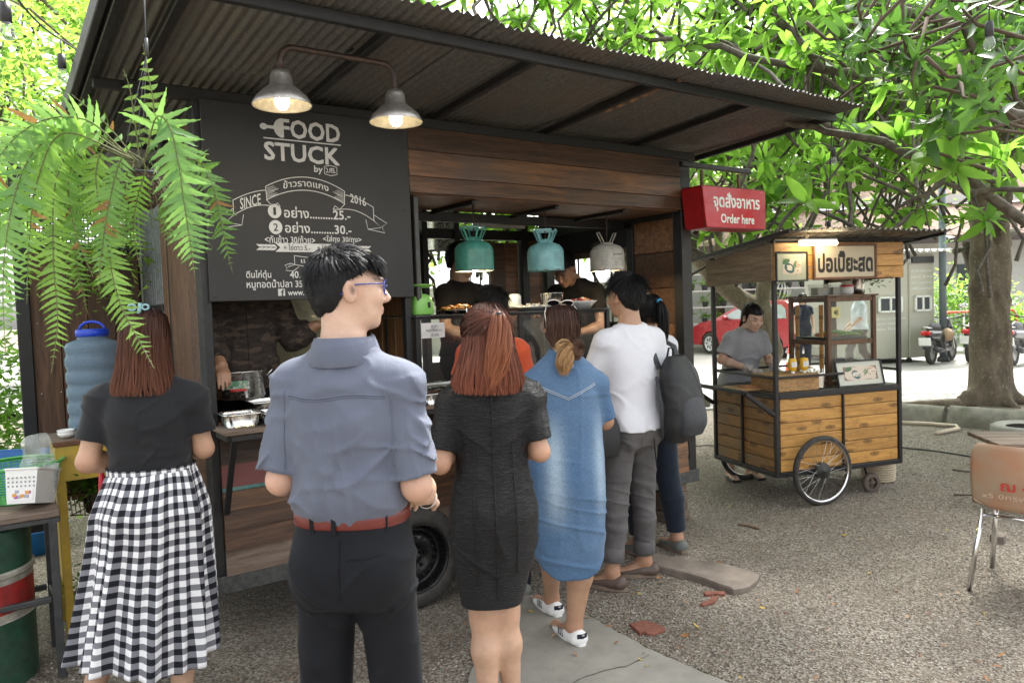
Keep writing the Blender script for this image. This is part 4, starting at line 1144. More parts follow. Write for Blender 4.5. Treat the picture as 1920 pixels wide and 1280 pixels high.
  link('body',np_mesh('body',V,F,[skin_mat],True,col=c),s.root); s.body_sdf=S_
 def cloth(s,S_,name,m,relax=1,fold=None,parent=None,label=None,colf=None):
  if fold is not None:S_.disp(lambda x,y,z:1.35*fold(x,y,z))
  V,F=S_.mesh(relax); o=link(name,np_mesh(name,V,F,[m],True,col=None if colf is None else colf(V)),parent or s.root)
  if label:o['label']=label
  return o
skin_a=(.50,.315,.215); skin_b=(.42,.25,.16); skin_c=(.36,.20,.125); skin_p=(.56,.37,.275)
skin_mat,t,bb=_nodes('skin'); a_=t.nodes.new('ShaderNodeVertexColor'); a_.layer_name='Col'
t.links.new(mixc(t,1.0,a_.outputs[0],ramp(t,noise(t,coords(t),22,6,.7),[(.3,.87),(.7,1.06)]),'MULTIPLY'),bb.inputs['Base Color'])
bb.inputs['Roughness'].default_value=.48; bb.inputs['Subsurface Weight'].default_value=.18; bb.inputs['Subsurface Radius'].default_value=(.02,.008,.004); bb.inputs['Subsurface Scale'].default_value=.3
bump(t,bb,noise(t,coords(t),260,3,.6),.12,.001)
def cloth_mat(name,c,rough=.85,weave=500,wb=.15,var=.06,c2=None,sheen=.15,spec=.2,stretch=(1,1,1),wr=.25):
 m,t,b=_nodes(name); vec=coords(t,(1,1,1)); col=ramp(t,noise(t,vec,6,4,.6),[(.3,tuple(x*(1-var) for x in c)),(.7,tuple(x*(1+var) for x in (c2 or c)))])
 t.links.new(col,b.inputs['Base Color']); b.inputs['Roughness'].default_value=rough; b.inputs['Specular IOR Level'].default_value=spec
 b.inputs['Sheen Weight'].default_value=sheen
 n0=bump(t,b,crease(t,coords(t,(1,1,1.7)),5.5),wr*1.1,.022); n1=bump(t,b,noise(t,coords(t,stretch),22,4,.6,.6),wr*.7,.008,n0)
 bump(t,b,noise(t,vec,weave,2,.5),wb,.001,n1); return m
hair_mats={}
def hair_mat(name,rough=.47,spec=.22):
 if name in hair_mats:return hair_mats[name]
 m,t,b=_nodes(name); a=t.nodes.new('ShaderNodeVertexColor'); a.layer_name='Col'; t.links.new(a.outputs[0],b.inputs['Base Color'])
 b.inputs['Roughness'].default_value=rough; b.inputs['Specular IOR Level'].default_value=spec; hair_mats[name]=m; return m
def strands(name,paths,r0,colr,parent,m=None,tip=.25):
 """paths (n, k, 3) -> thin three-sided strands"""
 P=np.asarray(paths,float); n,k,_=P.shape
 T=np.gradient(P,axis=1); T /= np.linalg.norm(T,axis=2,keepdims=True)+1e-9
 ctr=np.median(P[:,0],axis=0); out=P-ctr; out[...,2] *= .25; out += np.random.default_rng(n).normal(0,.35,(n,1,3))*np.linalg.norm(out,axis=2,keepdims=True)
 A=np.cross(T,out); A /= np.linalg.norm(A,axis=2,keepdims=True)+1e-9; B=np.cross(A,T)
 w_=(np.asarray(r0) if hasattr(r0,'__len__') else np.full(n,r0))[:,None]*np.linspace(1,tip,k)[None]
 V=np.stack([P-(w_*1.1)[...,None]*A-(w_*.3)[...,None]*B,P+(w_*1.1)[...,None]*A+(w_*.3)[...,None]*B],2).reshape(-1,3)
 i=np.arange(n)[:,None]; j=np.arange(k-1)[None,:]
 b=(i*k+j)*2; F=np.stack([b,b+1,b+3,b+2],-1).reshape(-1,4)
 c=np.repeat(colr.reshape(-1,3),2,0)
 return link(name,np_mesh(name,V,F,[m or hair_mat('hair')],True,col=c),parent)
def hair_cols(n,k,root,tipc,r,var=.25,power=1.5):
 t=np.linspace(0,1,k)[None,:,None] ** power; c=v3(root)*(1-t)+v3(tipc)*t
 return np.clip(c*(1+var*(r.random((n,1,1))*2-1)),0,1)
def long_hair(f,prof,n,root,tipc,seed,front=150,rad=.0011,name='hair',wave=.004,top=None,part=0):
 """prof rows (dz from head centre, ax, ay, cy); strands run from the crown down the profile. front: half angle of the open face"""
 r=np.random.default_rng(seed); k=17; pr_=np.array(prof,float); Q=f.hr; kk=f.hk
 def surf(sv,az,sc,tilt=None):
  dz=np.interp(sv,np.linspace(0,1,len(pr_)),pr_[:,0]); ax=np.interp(sv,np.linspace(0,1,len(pr_)),pr_[:,1]); ay=np.interp(sv,np.linspace(0,1,len(pr_)),pr_[:,2]); cy_=np.interp(sv,np.linspace(0,1,len(pr_)),pr_[:,3])
  return np.stack([ax*sc*np.sin(az),cy_-ay*sc*np.cos(az),dz],-1)
 az=(r.random(n) ** 1.0*2-1)*R(front); end=.80+.20*r.random(n) ** .8-.05*(np.abs(az)/R(front)) ** 2
 sc=.93+.09*r.random(n); s0=.0+.05*r.random(n)
 sv=s0[:,None]+(end-s0)[:,None]*np.linspace(0,1,k)[None]
 ph=r.random(n)*6.28; clump=np.round(az*26)/26
 az=az[:,None]*(1+(math.pi/R(front)-1)*np.clip(1-sv/.46,0,1)); A=az+wave*8*np.sin(sv*7+ph[:,None]*.3+clump[:,None]*40)*sv+(clump[:,None]-az)*.5*sv ** 2*(sv>.4)
 L=surf(sv,A,(sc[:,None]+.05*sv ** 3*(r.random((n,1))-.5)))
 L[...,0] += .006*vnoise(clump[:,None]*30+0*sv,sv*5,0*sv)*sv; L[...,1] += .006*vnoise(clump[:,None]*30+0*sv,sv*5,0*sv+9)*sv
 P=f.hc+(L*kk) @ Q.T
 strands(name,P,rad*(.5+.9*r.random(n)),hair_cols(n,k,root,tipc,r,.4),f.root)
 nu=60; nv=20; uu=np.linspace(-R(front)*.98,R(front)*.98,nu); vv=np.linspace(0,.80,nv); U,Vv=np.meshgrid(uu,vv)
 U=U*(1+(math.pi/R(front)-1)*np.clip(1-Vv/.46,0,1)); Lb=surf(Vv,U,.95+.012*np.sin(U*45)*Vv); Pb=f.hc+(Lb.reshape(-1,3)*kk) @ Q.T
 i=np.arange((nu-1)*(nv-1)); rr_=i // (nu-1); cc=i %(nu-1); a=rr_*nu+cc
 cb=(v3(root)*.55)[None]*np.ones((len(Pb),1))
 return link('hair_base',np_mesh('hair_base',Pb,np.stack([a,a+1,a+nu+1,a+nu],1),[hair_mat('hair')],True,col=cb),f.root)
def flyaways(f,prof_r,n,root,tipc,seed,z0=-.2,z1=.1):
 r=np.random.default_rng(seed); k=8; u=np.linspace(0,1,k); a=r.random(n)*6.283; z=z0+(z1-z0)*r.random(n); P0=np.stack([prof_r*np.sin(a),-.02-prof_r*np.cos(a),z],1); D_=np.stack([np.sin(a)*.6+r.normal(0,.4,n),-np.cos(a)*.6+r.normal(0,.4,n),r.normal(-.6,.5,n)],1)*.035
 P=P0[:,None]+D_[:,None]*u[None,:,None]; P[...,2] -= .018*u ** 2; strands('hair',f.hc+(P*f.hk) @ f.hr.T,.0006,hair_cols(n,k,root,tipc,r),f.root)
def tail_hair(f,path,rads,n,root,tipc,seed,name='ponytail',rad=.0011,spread=1.0,power=1.2,k=14):
 """strands following a path (person frame) filling a tapering bundle"""
 r=np.random.default_rng(seed); P0=np.array([v3(p) for p in path]); m=len(P0); u=np.linspace(0,1,k)
 C=np.stack([np.interp(u,np.linspace(0,1,m),P0[:,i]) for i in range(3)],1)
 for _ in range(2):C[1:-1]=.25*C[:-2]+.5*C[1:-1]+.25*C[2:]
 rr_=np.interp(u,np.linspace(0,1,len(rads)),rads); T=np.gradient(C,axis=0); T /= np.linalg.norm(T,axis=1,keepdims=True)
 X=np.cross(T,v3((0,1,.1))); X /= np.linalg.norm(X,axis=1,keepdims=True)+1e-9; Y=np.cross(T,X)
 a=r.random(n)*6.28; q=np.sqrt(r.random(n))*spread; ed=.75+.25*r.random(n)
 tt=ed[:,None]*u[None]; ii=tt*(k-1); i0=np.clip(ii.astype(int),0,k-2); fr=(ii-i0)[...,None]
 G_=lambda M:M[i0]*(1-fr)+M[i0+1]*fr
 rq=(rr_[i0]*(1-fr[...,0])+rr_[i0+1]*fr[...,0])*q[:,None]; aa=a[:,None]+.8*tt
 P=G_(C)+rq[...,None]*(np.cos(aa)[...,None]*G_(X)+.7*np.sin(aa)[...,None]*G_(Y))
 P += np.stack([.013*vnoise(a[:,None]*7+q[:,None]*5+0*tt,tt*4,0*tt+i_)*tt for i_ in (0,5,9)],-1)
 return strands(name,P,rad*(.8+.5*r.random(n)),hair_cols(n,k,root,tipc,r,.3,power),f.root)
def short_hair(f,n,colr,seed,L=.045,hairline=.03,nape=-.075,rad=.0009,fringe=True,vol=1.0,sweep=0):
 """a cropped cap: solid base plus strands lying down and out from the whorl"""
 r=np.random.default_rng(seed); kk=f.hk; Q=f.hr; k=7
 S_=Sdf(f.hc-v3((.15,.17,.15))*kk,f.hc+v3((.15,.17,.17))*kk,max(.0045,f.vox*.7))
 S_.ell(f.hc+Q @ (v3((0,-.018,.026))*kk),v3((.084,.107,.096*vol))*kk,.01,Q)
 S_.ell(f.hc+Q @ (v3((0,-.052,-.035))*kk),v3((.060,.052,.060))*kk,.03,Q)
 X,Y,Z=np.meshgrid(*S_.ax,indexing='ij'); H_=np.stack([X-f.hc[0],Y-f.hc[1],Z-f.hc[2]],-1) @ Q/kk
 x,y,z=H_[...,0],H_[...,1],H_[...,2]
 line=np.where(y>.045,.048+(y-.045)*.1,np.where(y>-.005,.02+(y+.005)*.55,nape+.0+np.clip((-y-.005)*.0,0,1)+np.clip((y+.055)/.05,0,1)*(.02-nape)))
 S_.D=np.maximum(S_.D,((line-z)*.6*kk).astype(np.float32))
 S_.disp(lambda a,b,c:.0035*vnoise(a*60,b*60,c*40)+.004*vnoise(a*25,b*25,c*18+5))
 V,F=S_.mesh(1); c=np.tile(v3(colr)*.7,(len(V),1))
 link('hair_base',np_mesh('hair_base',V,F,[hair_mat('hair')],True,col=c),f.root)
 if n == 0:return
 ix=r.integers(0,len(V),n); P0=(V[ix]-f.hc) @ Q/kk; nr=P0-v3((0,-.02,.0)); nr /= np.linalg.norm(nr,axis=1,keepdims=True)
 keep=(P0[:,2]>np.where(P0[:,1]>.04,.045,nape+.005)); P0=P0[keep]*.99; nr=nr[keep]; n=len(P0)
 wh=v3((.012,-.07,.105)); fl=P0-wh; fl[:,2] -= .02; fl += r.normal(0,.007,(n,3)); fl[:,0] += sweep
 fl -= nr*(fl*nr).sum(1,keepdims=True); fl /= np.linalg.norm(fl,axis=1,keepdims=True)+1e-6
 Ls=L*(.6+.6*r.random(n))*np.where((np.abs(P0[:,0])>.055) & (P0[:,2]<.06),.35,1)*np.where(P0[:,2]<-.01,.22,np.where(P0[:,2]<.05,.5,1)); u=np.linspace(0,1,k)
 P=P0[:,None]+fl[:,None]*(Ls[:,None]*u)[...,None]+nr[:,None]*((.001+.004*r.random(n)*np.where(P0[:,2]>.05,1,.2))[:,None]*np.sin(u*2.2))[...,None]
 P[...,2] -= .2*(Ls[:,None]*u ** 2)*(np.abs(P0[:,2:3])<.09)
 strands('hair',f.hc+(P*kk) @ Q.T,rad*(.8+.6*r.random(n)),hair_cols(n,k,colr,colr,r,.35),f.root)
# ================================================================== PEOPLE
def PX(px,py,Y):return D(px,py,Y).x
def trousers(f,m,zt,off=.012,wide=.0,k=.03,end=(2.,2.),fold=None,flare=.004,name='trousers',calf=.92):
 S_=f.grid(z0=0.02*f.k,z1=zt+.01,vox=max(f.vox,.0072))
 f.f_torso(S_,off,z0=.782*f.k,z1=zt,k=.03)
 S_.ell((0,-.005,.80*f.k),(.05*f.k+off,.07*f.k+off,.05*f.k+off),.03)
 for d in f.legs:f.f_leg(S_,d,off+wide,end[0] if d<0 else end[1],.02,True,flare,calf)
 S_.cut((0,0,1),zt)
 return S_,f.cloth(S_,name,m,1,fold)
def tee(f,m,z0,z1=None,off=.010,sl=(.62,.62),loose=0.,fold=None,name='t_shirt',flare=.008,vox=None,neck_r=.07,neck_z=1.47,relax=1,colf=None):
 S_=f.grid(z0=z0-.02,z1=(1.52*f.k),vox=vox)
 st=np.array(f.st); st=st.copy(); st[:,3] += loose*np.clip((1.40*f.k-st[:,0])/.25,0,1); st[:,4] += loose*np.clip((1.38*f.k-st[:,0])/.25,0,1)
 S_.loft(st[:-1],.03,2.5,off,max(z0,st[0,0]),st[-2,0])
 if z0<.96*f.k:
  for d in (-1,1):S_.ell((d*.070*f.k*f.wide,-.050*f.k,.87*f.k),np.array((.080,.078,.10))*f.k*f.wide+off+.008,.04)
 for d in f.arms:f.f_arm(S_,d,off+.004,sl[0] if d<0 else sl[1],.03,True,flare)
 n=f.nk; S_.cone(n+v3((0,0,-.06)),n+v3((0,.0,.012)) ,.085*f.k,.058*f.k+off,.04,True)
 S_.cut((0,0,-1),-z0)
 o=f.cloth(S_,name,m,relax,fold,colf=colf)
 return S_,o
def back_seam(f,S_,name,pts,r,m,sign=-1):
 P=[]
 for x,z in pts:
  y=S_.back(x,z,sign)
  if y is not None:P.append((x,y+sign*(.0005 if r>.002 else .0016),z))
 if len(P)>1:return MB().tube(P,r,5).build(name,m,f.root)
f=Fig('person','man in blue-grey shirt with rolled sleeves, red belt and glasses, looking to the side',1.755,False,(PX(659,900,2.02),2.02,0),R(-6),head=(-66,-2,0),vox=.0051,skin=skin_p); f.head_s=.91
f.nk=f.W((0,-.015,1.40)); f.hc=f.W((0.012,.012,1.592))
f.sh={-1:f.W((-.130,-.01,1.345)),1:f.W((.138,-.01,1.338))}
f.arm(1,(.192,-.045,1.115),(.172,.16,1.035),(-.6,.75,-.12),(-.2,-.2,-1),.7,.94)
f.arm(-1,(-.178,-.045,1.135),(-.09,.18,1.13),(.3,.9,0),(0,0,-1),.7,.94)
f.leg(1,r=.93); f.leg(-1,ankle=(-.12,-.03,.09),r=.93)
f.skin_mesh()
shirt_m,t,bb=_nodes('blue_grey_shirt_cloth')
vec=coords(t,(1,1,1)); wv=t.nodes.new('ShaderNodeTexWave'); wv.inputs['Scale'].default_value=95; wv.bands_direction='X'; wv.inputs['Distortion'].default_value=.6; t.links.new(vec,wv.inputs['Vector'])
b0_=mixc(t,ramp(t,noise(t,vec,9,4,.6),[(.3,0),(.7,1.)]),(.088,.100,.142),(.105,.120,.164))
t.links.new(mixc(t,ramp(t,wv.outputs[0],[(.2,0),(.8,.35)]),b0_,(.17,.19,.25)),bb.inputs['Base Color']); bb.inputs['Roughness'].default_value=.75; bb.inputs['Sheen Weight'].default_value=.1; bb.inputs['Specular IOR Level'].default_value=.25
n0=bump(t,bb,crease(t,coords(t,(1,1,.8)),4.5),.35,.02); n1=bump(t,bb,noise(t,coords(t,(1,1,.45)),24,4,.6,1.2),.25,.008,n0); bump(t,bb,noise(t,vec,600,2,.5),.15,.001,n1)
def shirt_fold(x,y,z):
 bk=np.clip(-y*14,0,1)
 below=np.clip((1.33-z)/.05,0,1)
 v=ridged(x*15+1.2*vnoise(x*3,0*x,z*3),0*y+3,z*1.7)      # vertical drapes from the yoke
 dg=ridged(x*5+z*6.0*np.sign(x),y*3,z*9-np.abs(x)*10,4)     # drags toward the waist
 d2=ridged(x*9-z*8,y*6,z*13+x*4,9)
 arm=np.clip((np.abs(x)-.18)/.03,0,1)
 a=ridged(x*7,y*12,z*24+np.abs(x)*22,2)
 return -(below*bk*(.0055*np.maximum(v,0) ** 2+.0085*np.maximum(dg,0) ** 2.2*np.clip((1.30-z)/.12,0,1))+.004*np.maximum(d2,0) ** 2*(1-arm))*(1-.6*arm)-arm*.0075*np.maximum(a,0) ** 1.8+.001
S_=f.grid(z0=1.0,z1=1.56)
st=np.array(f.st); st[:,3] *= .94; st[:,3] += .002*np.clip((1.42-st[:,0])/.2,0,1); st[:,4] += .010*np.clip((1.40-st[:,0])/.2,0,1)
extra=np.array([[1.035,0,.0,.136,.104],[1.06,0,0,.145,.116],[1.09,0,-.004,.147,.121]])
st=np.vstack([extra,st[st[:,0]>1.13]])
S_.loft(st[:-1],.03,2.5,.010,1.035,st[-2,0])
for d in (-1,1):
 f.f_arm(S_,d,.016,.90,.022,True,.006)
 a_,e=f.sh[d],f.arms[d][0]; S_.cone(a_+(e-a_)*.74,a_+(e-a_)*.91,.0605,.0595,.003,True)
S_.cone(f.nk+v3((0,0,-.05)),f.nk+v3((0,.0,.028)),.098,.066,.04,True)
S_.cut((0,.15,-1),-1.040)
f.cloth(S_,'shirt',shirt_m,1,shirt_fold)
back_seam(f,S_,'yoke_seam',[(x/100,1.365-.00*abs(x)+.004*math.sin(x/3)) for x in range(-13,14,1)],.0022,shirt_m)
back_seam(f,S_,'yoke_seam',[(x/100,1.359+.004*math.sin(x/3)) for x in range(-13,14,1)],.0012,shirt_m)
for sx in (-1,1):back_seam(f,S_,'armhole_seam',[(sx*(.140+.006*math.sin((1.40-z)*9)),z) for z in [1.38-i*.012 for i in range(18)]],.0022,shirt_m)
col=MB(); n=40; V=[]; F=[]
for j,(r_,dz) in enumerate([(.069,.045),(.071,.078),(.075,.084),(.082,.072),(.098,.024),(.096,.020)]):
 for i in range(n+1):
  a=R(-215+250*i/n)-R(0); V.append(f.nk+v3((r_*1.02*math.cos(a),r_*1.06*math.sin(a)+.004,dz+(.012*math.sin(a) if j>2 else .0)+(.006 if math.sin(a)>.3 else 0)-.016)))
for j in range(5):
 for i in range(n):F.append([j*(n+1)+i,j*(n+1)+i+1,(j+1)*(n+1)+i+1,(j+1)*(n+1)+i])
col.add(V,F,True).build('collar',shirt_m,f.root)
short_hair(f,6500,(.011,.011,.013),5,.036,vol=1.02,nape=-.085)
r=np.random.default_rng(2); n=900; kk=f.hk; u=np.linspace(0,1,7)
P0=np.stack([(r.random(n)*2-1)*.062,.035+.035*r.random(n),.098-.012*r.random(n)],1); P0[:,2] -= .25*np.abs(P0[:,0]) ** 1.3
PP=P0[:,None]+(np.stack([.008*r.normal(0,1,n),.030+.012*r.random(n),.008*r.random(n)+.002],1)[:,None]*u[None,:,None]); PP[...,2] -= .040*u[None] ** 2*(.6+.7*r.random((n,1)))
strands('fringe',f.hc+(PP*kk) @ f.hr.T,.0012,hair_cols(n,7,(.012,.012,.014),(.016,.016,.018),r),f.root)
tr_m=cloth_mat('black_trouser_cloth',(.006,.007,.010),.75,400,.1,.2,sheen=0.02,spec=.2,wr=.35)
def tr_fold(x,y,z):return -.0065*np.maximum(ridged(x*4+z*3,y*6,z*11-np.abs(x)*10,3),0) ** 2*np.clip((.98-z)/.08,0,1)-.006*np.maximum(ridged(x*8,y*8,z*4,7),0) ** 2*np.clip((.72-z)/.1,0,1)+.003
S2,_=trousers(f,tr_m,1.052,.011,.008,.03,fold=tr_fold)
zb=1.035
belt=MB(); V=[]; n=60
def belt_pt(a,dz,o):
 return v3((.160+o,0,0))[0]*math.cos(a),(.116+o)*math.sin(a),zb+dz
for (o,dz) in ((.002,-.018),(.0045,-.015),(.0045,.015),(.002,.018)):
 for i in range(n):
  a=2*math.pi*i/n; c_,s_=math.cos(a),math.sin(a); c_=math.copysign(abs(c_) ** .85,c_); s_=math.copysign(abs(s_) ** .85,s_)
  V.append(((.152+o)*c_,(.112+o)*s_-.002,zb+dz))
belt.add(V,[[j*n+i,j*n+(i+1) %n,(j+1)*n+(i+1) %n,(j+1)*n+i] for j in range(3) for i in range(n)],True)
belt.build('belt',mat('red_leather_belt',(.125,.018,.014),.35,0,.12,12,.05,90),f.root)
for x in (-.075,-.012,.115):
 y=S2.back(x,.98) or -.13; MB().box((x,-.119*math.sqrt(max(0,1-(x/.16) ** 2))-.004,zb),(.012,.005,.052)).build('belt_loop',tr_m,f.root)
back_seam(f,S2,'back_pocket_welt',[(.02+i*.01,.945+.0012*i) for i in range(11)],.0016,tr_m)
back_seam(f,S2,'centre_seam',[(0,.99-i*.012) for i in range(14)],.0012,tr_m)
gl=MB(); T=f.T
for d in (-1,1):
 gl.tube([T((d*(.034+.026*math.cos(a)),.103-.012*abs(math.cos(a))*(1 if math.cos(a)>0 else .0),.002+.021*math.sin(a))) for a in [i*math.pi/10 for i in range(21)]],.0017,6)
 gl.tube([T((d*.060,.090,.012)),T((d*.074,.070,.012)),T((d*.080,.01,.008)),T((d*.081,-.012,-.002)),T((d*.079,-.03,-.022))],.0021,6)
gl.tube([T((-.010,.106,.006)),T((0,.110,.010)),T((.010,.106,.006))],.0016,6); gl.tube([T((-.05,.098,.023)),T((0,.108,.024)),T((.05,.098,.023))],.0014,6)
g_=gl.build('glasses',mat('blue_glasses_frame',(.05,.07,.28),.25,.2,.1),f.root)
ln=MB()
for d in (-1,1):ln.add([T((d*(.034+.025*math.cos(a)),.101-.008*abs(math.cos(a)),.002+.020*math.sin(a))) for a in [i*math.pi/8 for i in range(16)]],[list(range(16))])
ln.build('lens',glass_mat('lens_glass',(.75,.72,.75),1,.1),g_)
wr=f.arms[1][1]; MB().tube([wr+v3((.029*math.cos(a),.012*math.sin(a)-.01,.030*math.sin(a))) for a in [i*math.pi/10 for i in range(21)]],.0013,5).build('wrist_string',white_plastic,f.root)
f=Fig('person','woman in black tee and black-and-white checked midi skirt behind the yellow stand',1.63,True,(PX(287,900,2.9),2.9,0),R(8),head=(6,-3,2),vox=.0065,wide=1.12,skin=skin_a)
f.sh={-1:f.W((-.168,-.01,1.325)),1:f.W((.168,-.01,1.325))}
f.arm(-1,(-.215,-.05,1.045),(-.13,.17,1.00),(.5,.8,0),(0,0,-1),.5,1.14)
f.arm(1,(.190,.02,1.06),(.12,.22,1.03),(-.4,.8,0),(0,0,-1),.5,1.1)
f.leg(1,knee=(.11,-.02,.46),ankle=(.085,-.10,.08)); f.leg(-1,knee=(-.16,.03,.46),ankle=(-.27,-.06,.08))
f.skin_mesh()
tee_b=cloth_mat('black_jersey',(.014,.015,.018),.82,500,.12,.1,sheen=.15,spec=.25,wr=.3)
def tee_fold(x,y,z):
 return -.005*np.maximum(ridged(x*3+z*4*np.sign(x),y*4,z*15-np.abs(x)*9,1),0) ** 2-.004*np.maximum(ridged(x*5,y*5,z*22+x*4,6),0) ** 2*np.clip((1.15-z)/.1,0,1)+.003
tee(f,tee_b,.955,off=.010,sl=(.68,.66),loose=.006,fold=tee_fold,flare=.012)
gm,t,bb=_nodes('gingham_cloth')
uvn=t.nodes.new('ShaderNodeUVMap'); sp=t.nodes.new('ShaderNodeSeparateXYZ'); t.links.new(uvn.outputs[0],sp.inputs[0])
def stripe(o):
 n=t.nodes.new('ShaderNodeMath'); n.operation='FRACT'; t.links.new(o,n.inputs[0]); g=t.nodes.new('ShaderNodeMath'); g.operation='GREATER_THAN'; g.inputs[1].default_value=.5; t.links.new(n.outputs[0],g.inputs[0]); return g.outputs[0]
sx_,sz_=stripe(sp.outputs[0]),stripe(sp.outputs[1])
ad=t.nodes.new('ShaderNodeMath'); ad.operation='ADD'; t.links.new(sx_,ad.inputs[0]); t.links.new(sz_,ad.inputs[1])
hf_=t.nodes.new('ShaderNodeMath'); hf_.operation='MULTIPLY'; hf_.inputs[1].default_value=.5; t.links.new(ad.outputs[0],hf_.inputs[0])
gc=ramp(t,hf_.outputs[0],[(0,(.78,.78,.80)),(.5,(.19,.195,.22)),(1,(.012,.013,.018))])
t.links.new(gc,bb.inputs['Base Color']); bb.inputs['Roughness'].default_value=.85; bb.inputs['Specular IOR Level'].default_value=.2
bump(t,bb,noise(t,coords(t),18,4,.6,.8),.25,.01)
nu,nv=200,70; V=[]; UV=[]
for j in range(nv+1):
 v=j/nv; z=.985-v*(.985-.275)
 for i in range(nu+1):
  a=2*math.pi*i/nu
  ax=.158+.040*min(1,v/.22) ** .8+.054*v ** 1.15; ay=.122+.055*min(1,v/.2) ** .8+.085*v ** 1.1
  fold=(.020*math.sin(a*9+.8*math.sin(a*2)+v*.7)+.012*math.sin(a*17+2+v)+.008*math.sin(a*26+v*2))*(.18+.9*v)+.0035*math.sin(a*40)*max(0,.3-v)
  bt=.018*math.exp(-((v-.18)/.12) ** 2)*(1 if math.sin(a)<0 else 0)
  x=(ax+fold)*math.cos(a)-.055*v ** 1.5; y=(ay+fold+bt)*math.sin(a)-.01; zz_=z+(.012*math.sin(a*3+1)-.028*math.cos(a))*v+.006*math.cos(a)*(1-v)+.0-.03*max(0,-math.sin(a))*0
  V.append((x,y,zz_+.01)); UV.append((a/(2*math.pi)*32+.15*math.sin(v*5+a),v*16.5+.12*math.sin(a*5)))
i=np.arange(nu*nv); r_=i // nu; c_=i %nu; a_i=r_*(nu+1)+c_
me=np_mesh('skirt',V,np.stack([a_i,a_i+1,a_i+nu+2,a_i+nu+1],1)[:,::-1],[gm],True,uv=UV)
so_=link('skirt',me,f.root)
md=so_.modifiers.new('th','SOLIDIFY'); md.thickness=.002
V=[((.1625+.0)*math.cos(2*math.pi*i/80),.124*math.sin(2*math.pi*i/80)-.008,.985+j*.028) for j in (0,1) for i in range(80)]
UVb=[(i/80*28,j*.5+.1) for j in (0,1) for i in range(80)]
link('waistband',np_mesh('waistband',V,[[i,(i+1) %80,80+(i+1) %80,80+i] for i in range(80)],[gm],True,uv=UVb),f.root)
long_hair(f,[(.108,.01,.01,-.01),(.10,.05,.055,-.012),(.07,.083,.098,-.014),(.01,.096,.112,-.016),(-.07,.098,.108,-.022),(-.15,.108,.098,-.03),(-.22,.125,.095,-.035),(-.262,.128,.092,-.04)],6500,(.030,.014,.012),(.16,.060,.034),3,front=128,rad=.0011,wave=.006)
flyaways(f,.112,120,(.04,.02,.015),(.16,.06,.035),92)
clip=MB(); c=f.T((.0,-.098,.088)); 
for dx,rr_ in ((-.026,.014),(.022,.012)):clip.tube([c+v3((dx+rr_*math.cos(a),-.004,.012+rr_*.8*math.sin(a))) for a in [i*math.pi/5 for i in range(11)]],.0042,6)
clip.tube([c+v3((-.01,0,-.03)),c+v3((0,-.004,.0)),c+v3((.004,-.003,.028))],.007,6); clip.build('hair_clip',mat('pale_blue_clip',(.25,.45,.52),.3,0,.05),f.root)
f=Fig('person','woman in short-sleeved black textured dress with half-up auburn hair',1.60,True,(PX(924,900,2.68),2.68,0),R(4),head=(4,0,2),vox=.006,skin=skin_a,wide=.98)
f.sh={-1:f.W((-.146,-.01,1.320)),1:f.W((.146,-.01,1.332))}
f.arm(-1,(-.185,-.06,1.035),(-.12,.15,1.10),(.4,.8,.3),(0,0,-1),.6,1.02)
f.arm(1,(.172,-.03,1.055),(.07,.18,1.06),(-.5,.8,.2),(0,0,-1),.6,1.0)
f.leg(-1,knee=(-.050,.02,.45),ankle=(-.045,-.02,.085),hip=(-.08,0,.84),r=.92); f.leg(1,knee=(.030,.04,.45),ankle=(.045,.05,.085),hip=(.07,0,.84),r=.92)
f.skin_mesh()
lm,t,bb=_nodes('black_crinkled_leatherette'); bb.inputs['Base Color'].default_value=(.009,.009,.011,1); bb.inputs['Roughness'].default_value=.32; bb.inputs['Specular IOR Level'].default_value=.34
n1=bump(t,bb,noise(t,coords(t,(1,1,4.0)),34,5,.7,.8),1.0,.010); bump(t,bb,noise(t,coords(t,(1,1,1)),10,3,.6,.5),.35,.012,n1)
S_=f.grid(z0=.42,z1=1.44); k=f.k
st=[(.505,-.02,.0,.110,.082),(.62,-.012,.0,.132,.098),(.76,-.005,-.01,.158,.120),(.86,0,-.018,.158,.128),(.97,0,-.006,.136,.110),(1.055,0,0,.127,.102),(1.15,0,0,.136,.106),(1.25,0,0,.145,.110),(1.31,0,0,.136,.094),(1.342,0,0,.105,.078),(1.372,0,-.005,.068,.062)]
S_.loft(st,.02,2.4,.004)
for d in (-1,1):
 a,e=f.sh[d],f.arms[d][0]; q=a+(e-a)*.80
 S_.ell(a+v3((d*.006,0,.0)),(.052,.058,.052),.02); S_.cone(a+v3((d*.004,0,-.01)),q,.055,.056,.02,True); S_.cone(f.nk+v3((d*.02,0,.01)),a,.036,.044,.04)
def dr_fold(x,y,z):
 arm=np.clip((np.abs(x)-.155)/.02,0,1)*(z>1.05)
 return -(1-arm)*.0045*np.maximum(ridged(x*3+z*2,y*4,z*10-np.abs(x)*7,5),0) ** 2-arm*.007*np.maximum(ridged(x*26,y*20,z*5),0) ** 2*np.clip((z-1.05)/.2,.3,1)+.002
f.cloth(S_,'dress',lm,1,dr_fold)
for x0,z_a,z_b in ((0,1.33,.54),(-.075,1.10,.60),(.075,1.10,.64)):
 back_seam(f,S_,'seam',[(x0*(1-.35*abs((z_a-z)-.3))+.001,z) for z in np.arange(z_a,z_b,-.02)],.0016 if x0 else .002,mat('dress_seam',(.004,.004,.004),.6,0,0) if x0 == 0 else bpy.data.materials['dress_seam'])
hp=[(.108,.01,.01,-.01),(.10,.05,.055,-.012),(.07,.083,.100,-.014),(.01,.096,.115,-.018),(-.07,.104,.115,-.028),(-.14,.124,.115,-.04),(-.20,.142,.112,-.045),(-.245,.142,.108,-.05)]
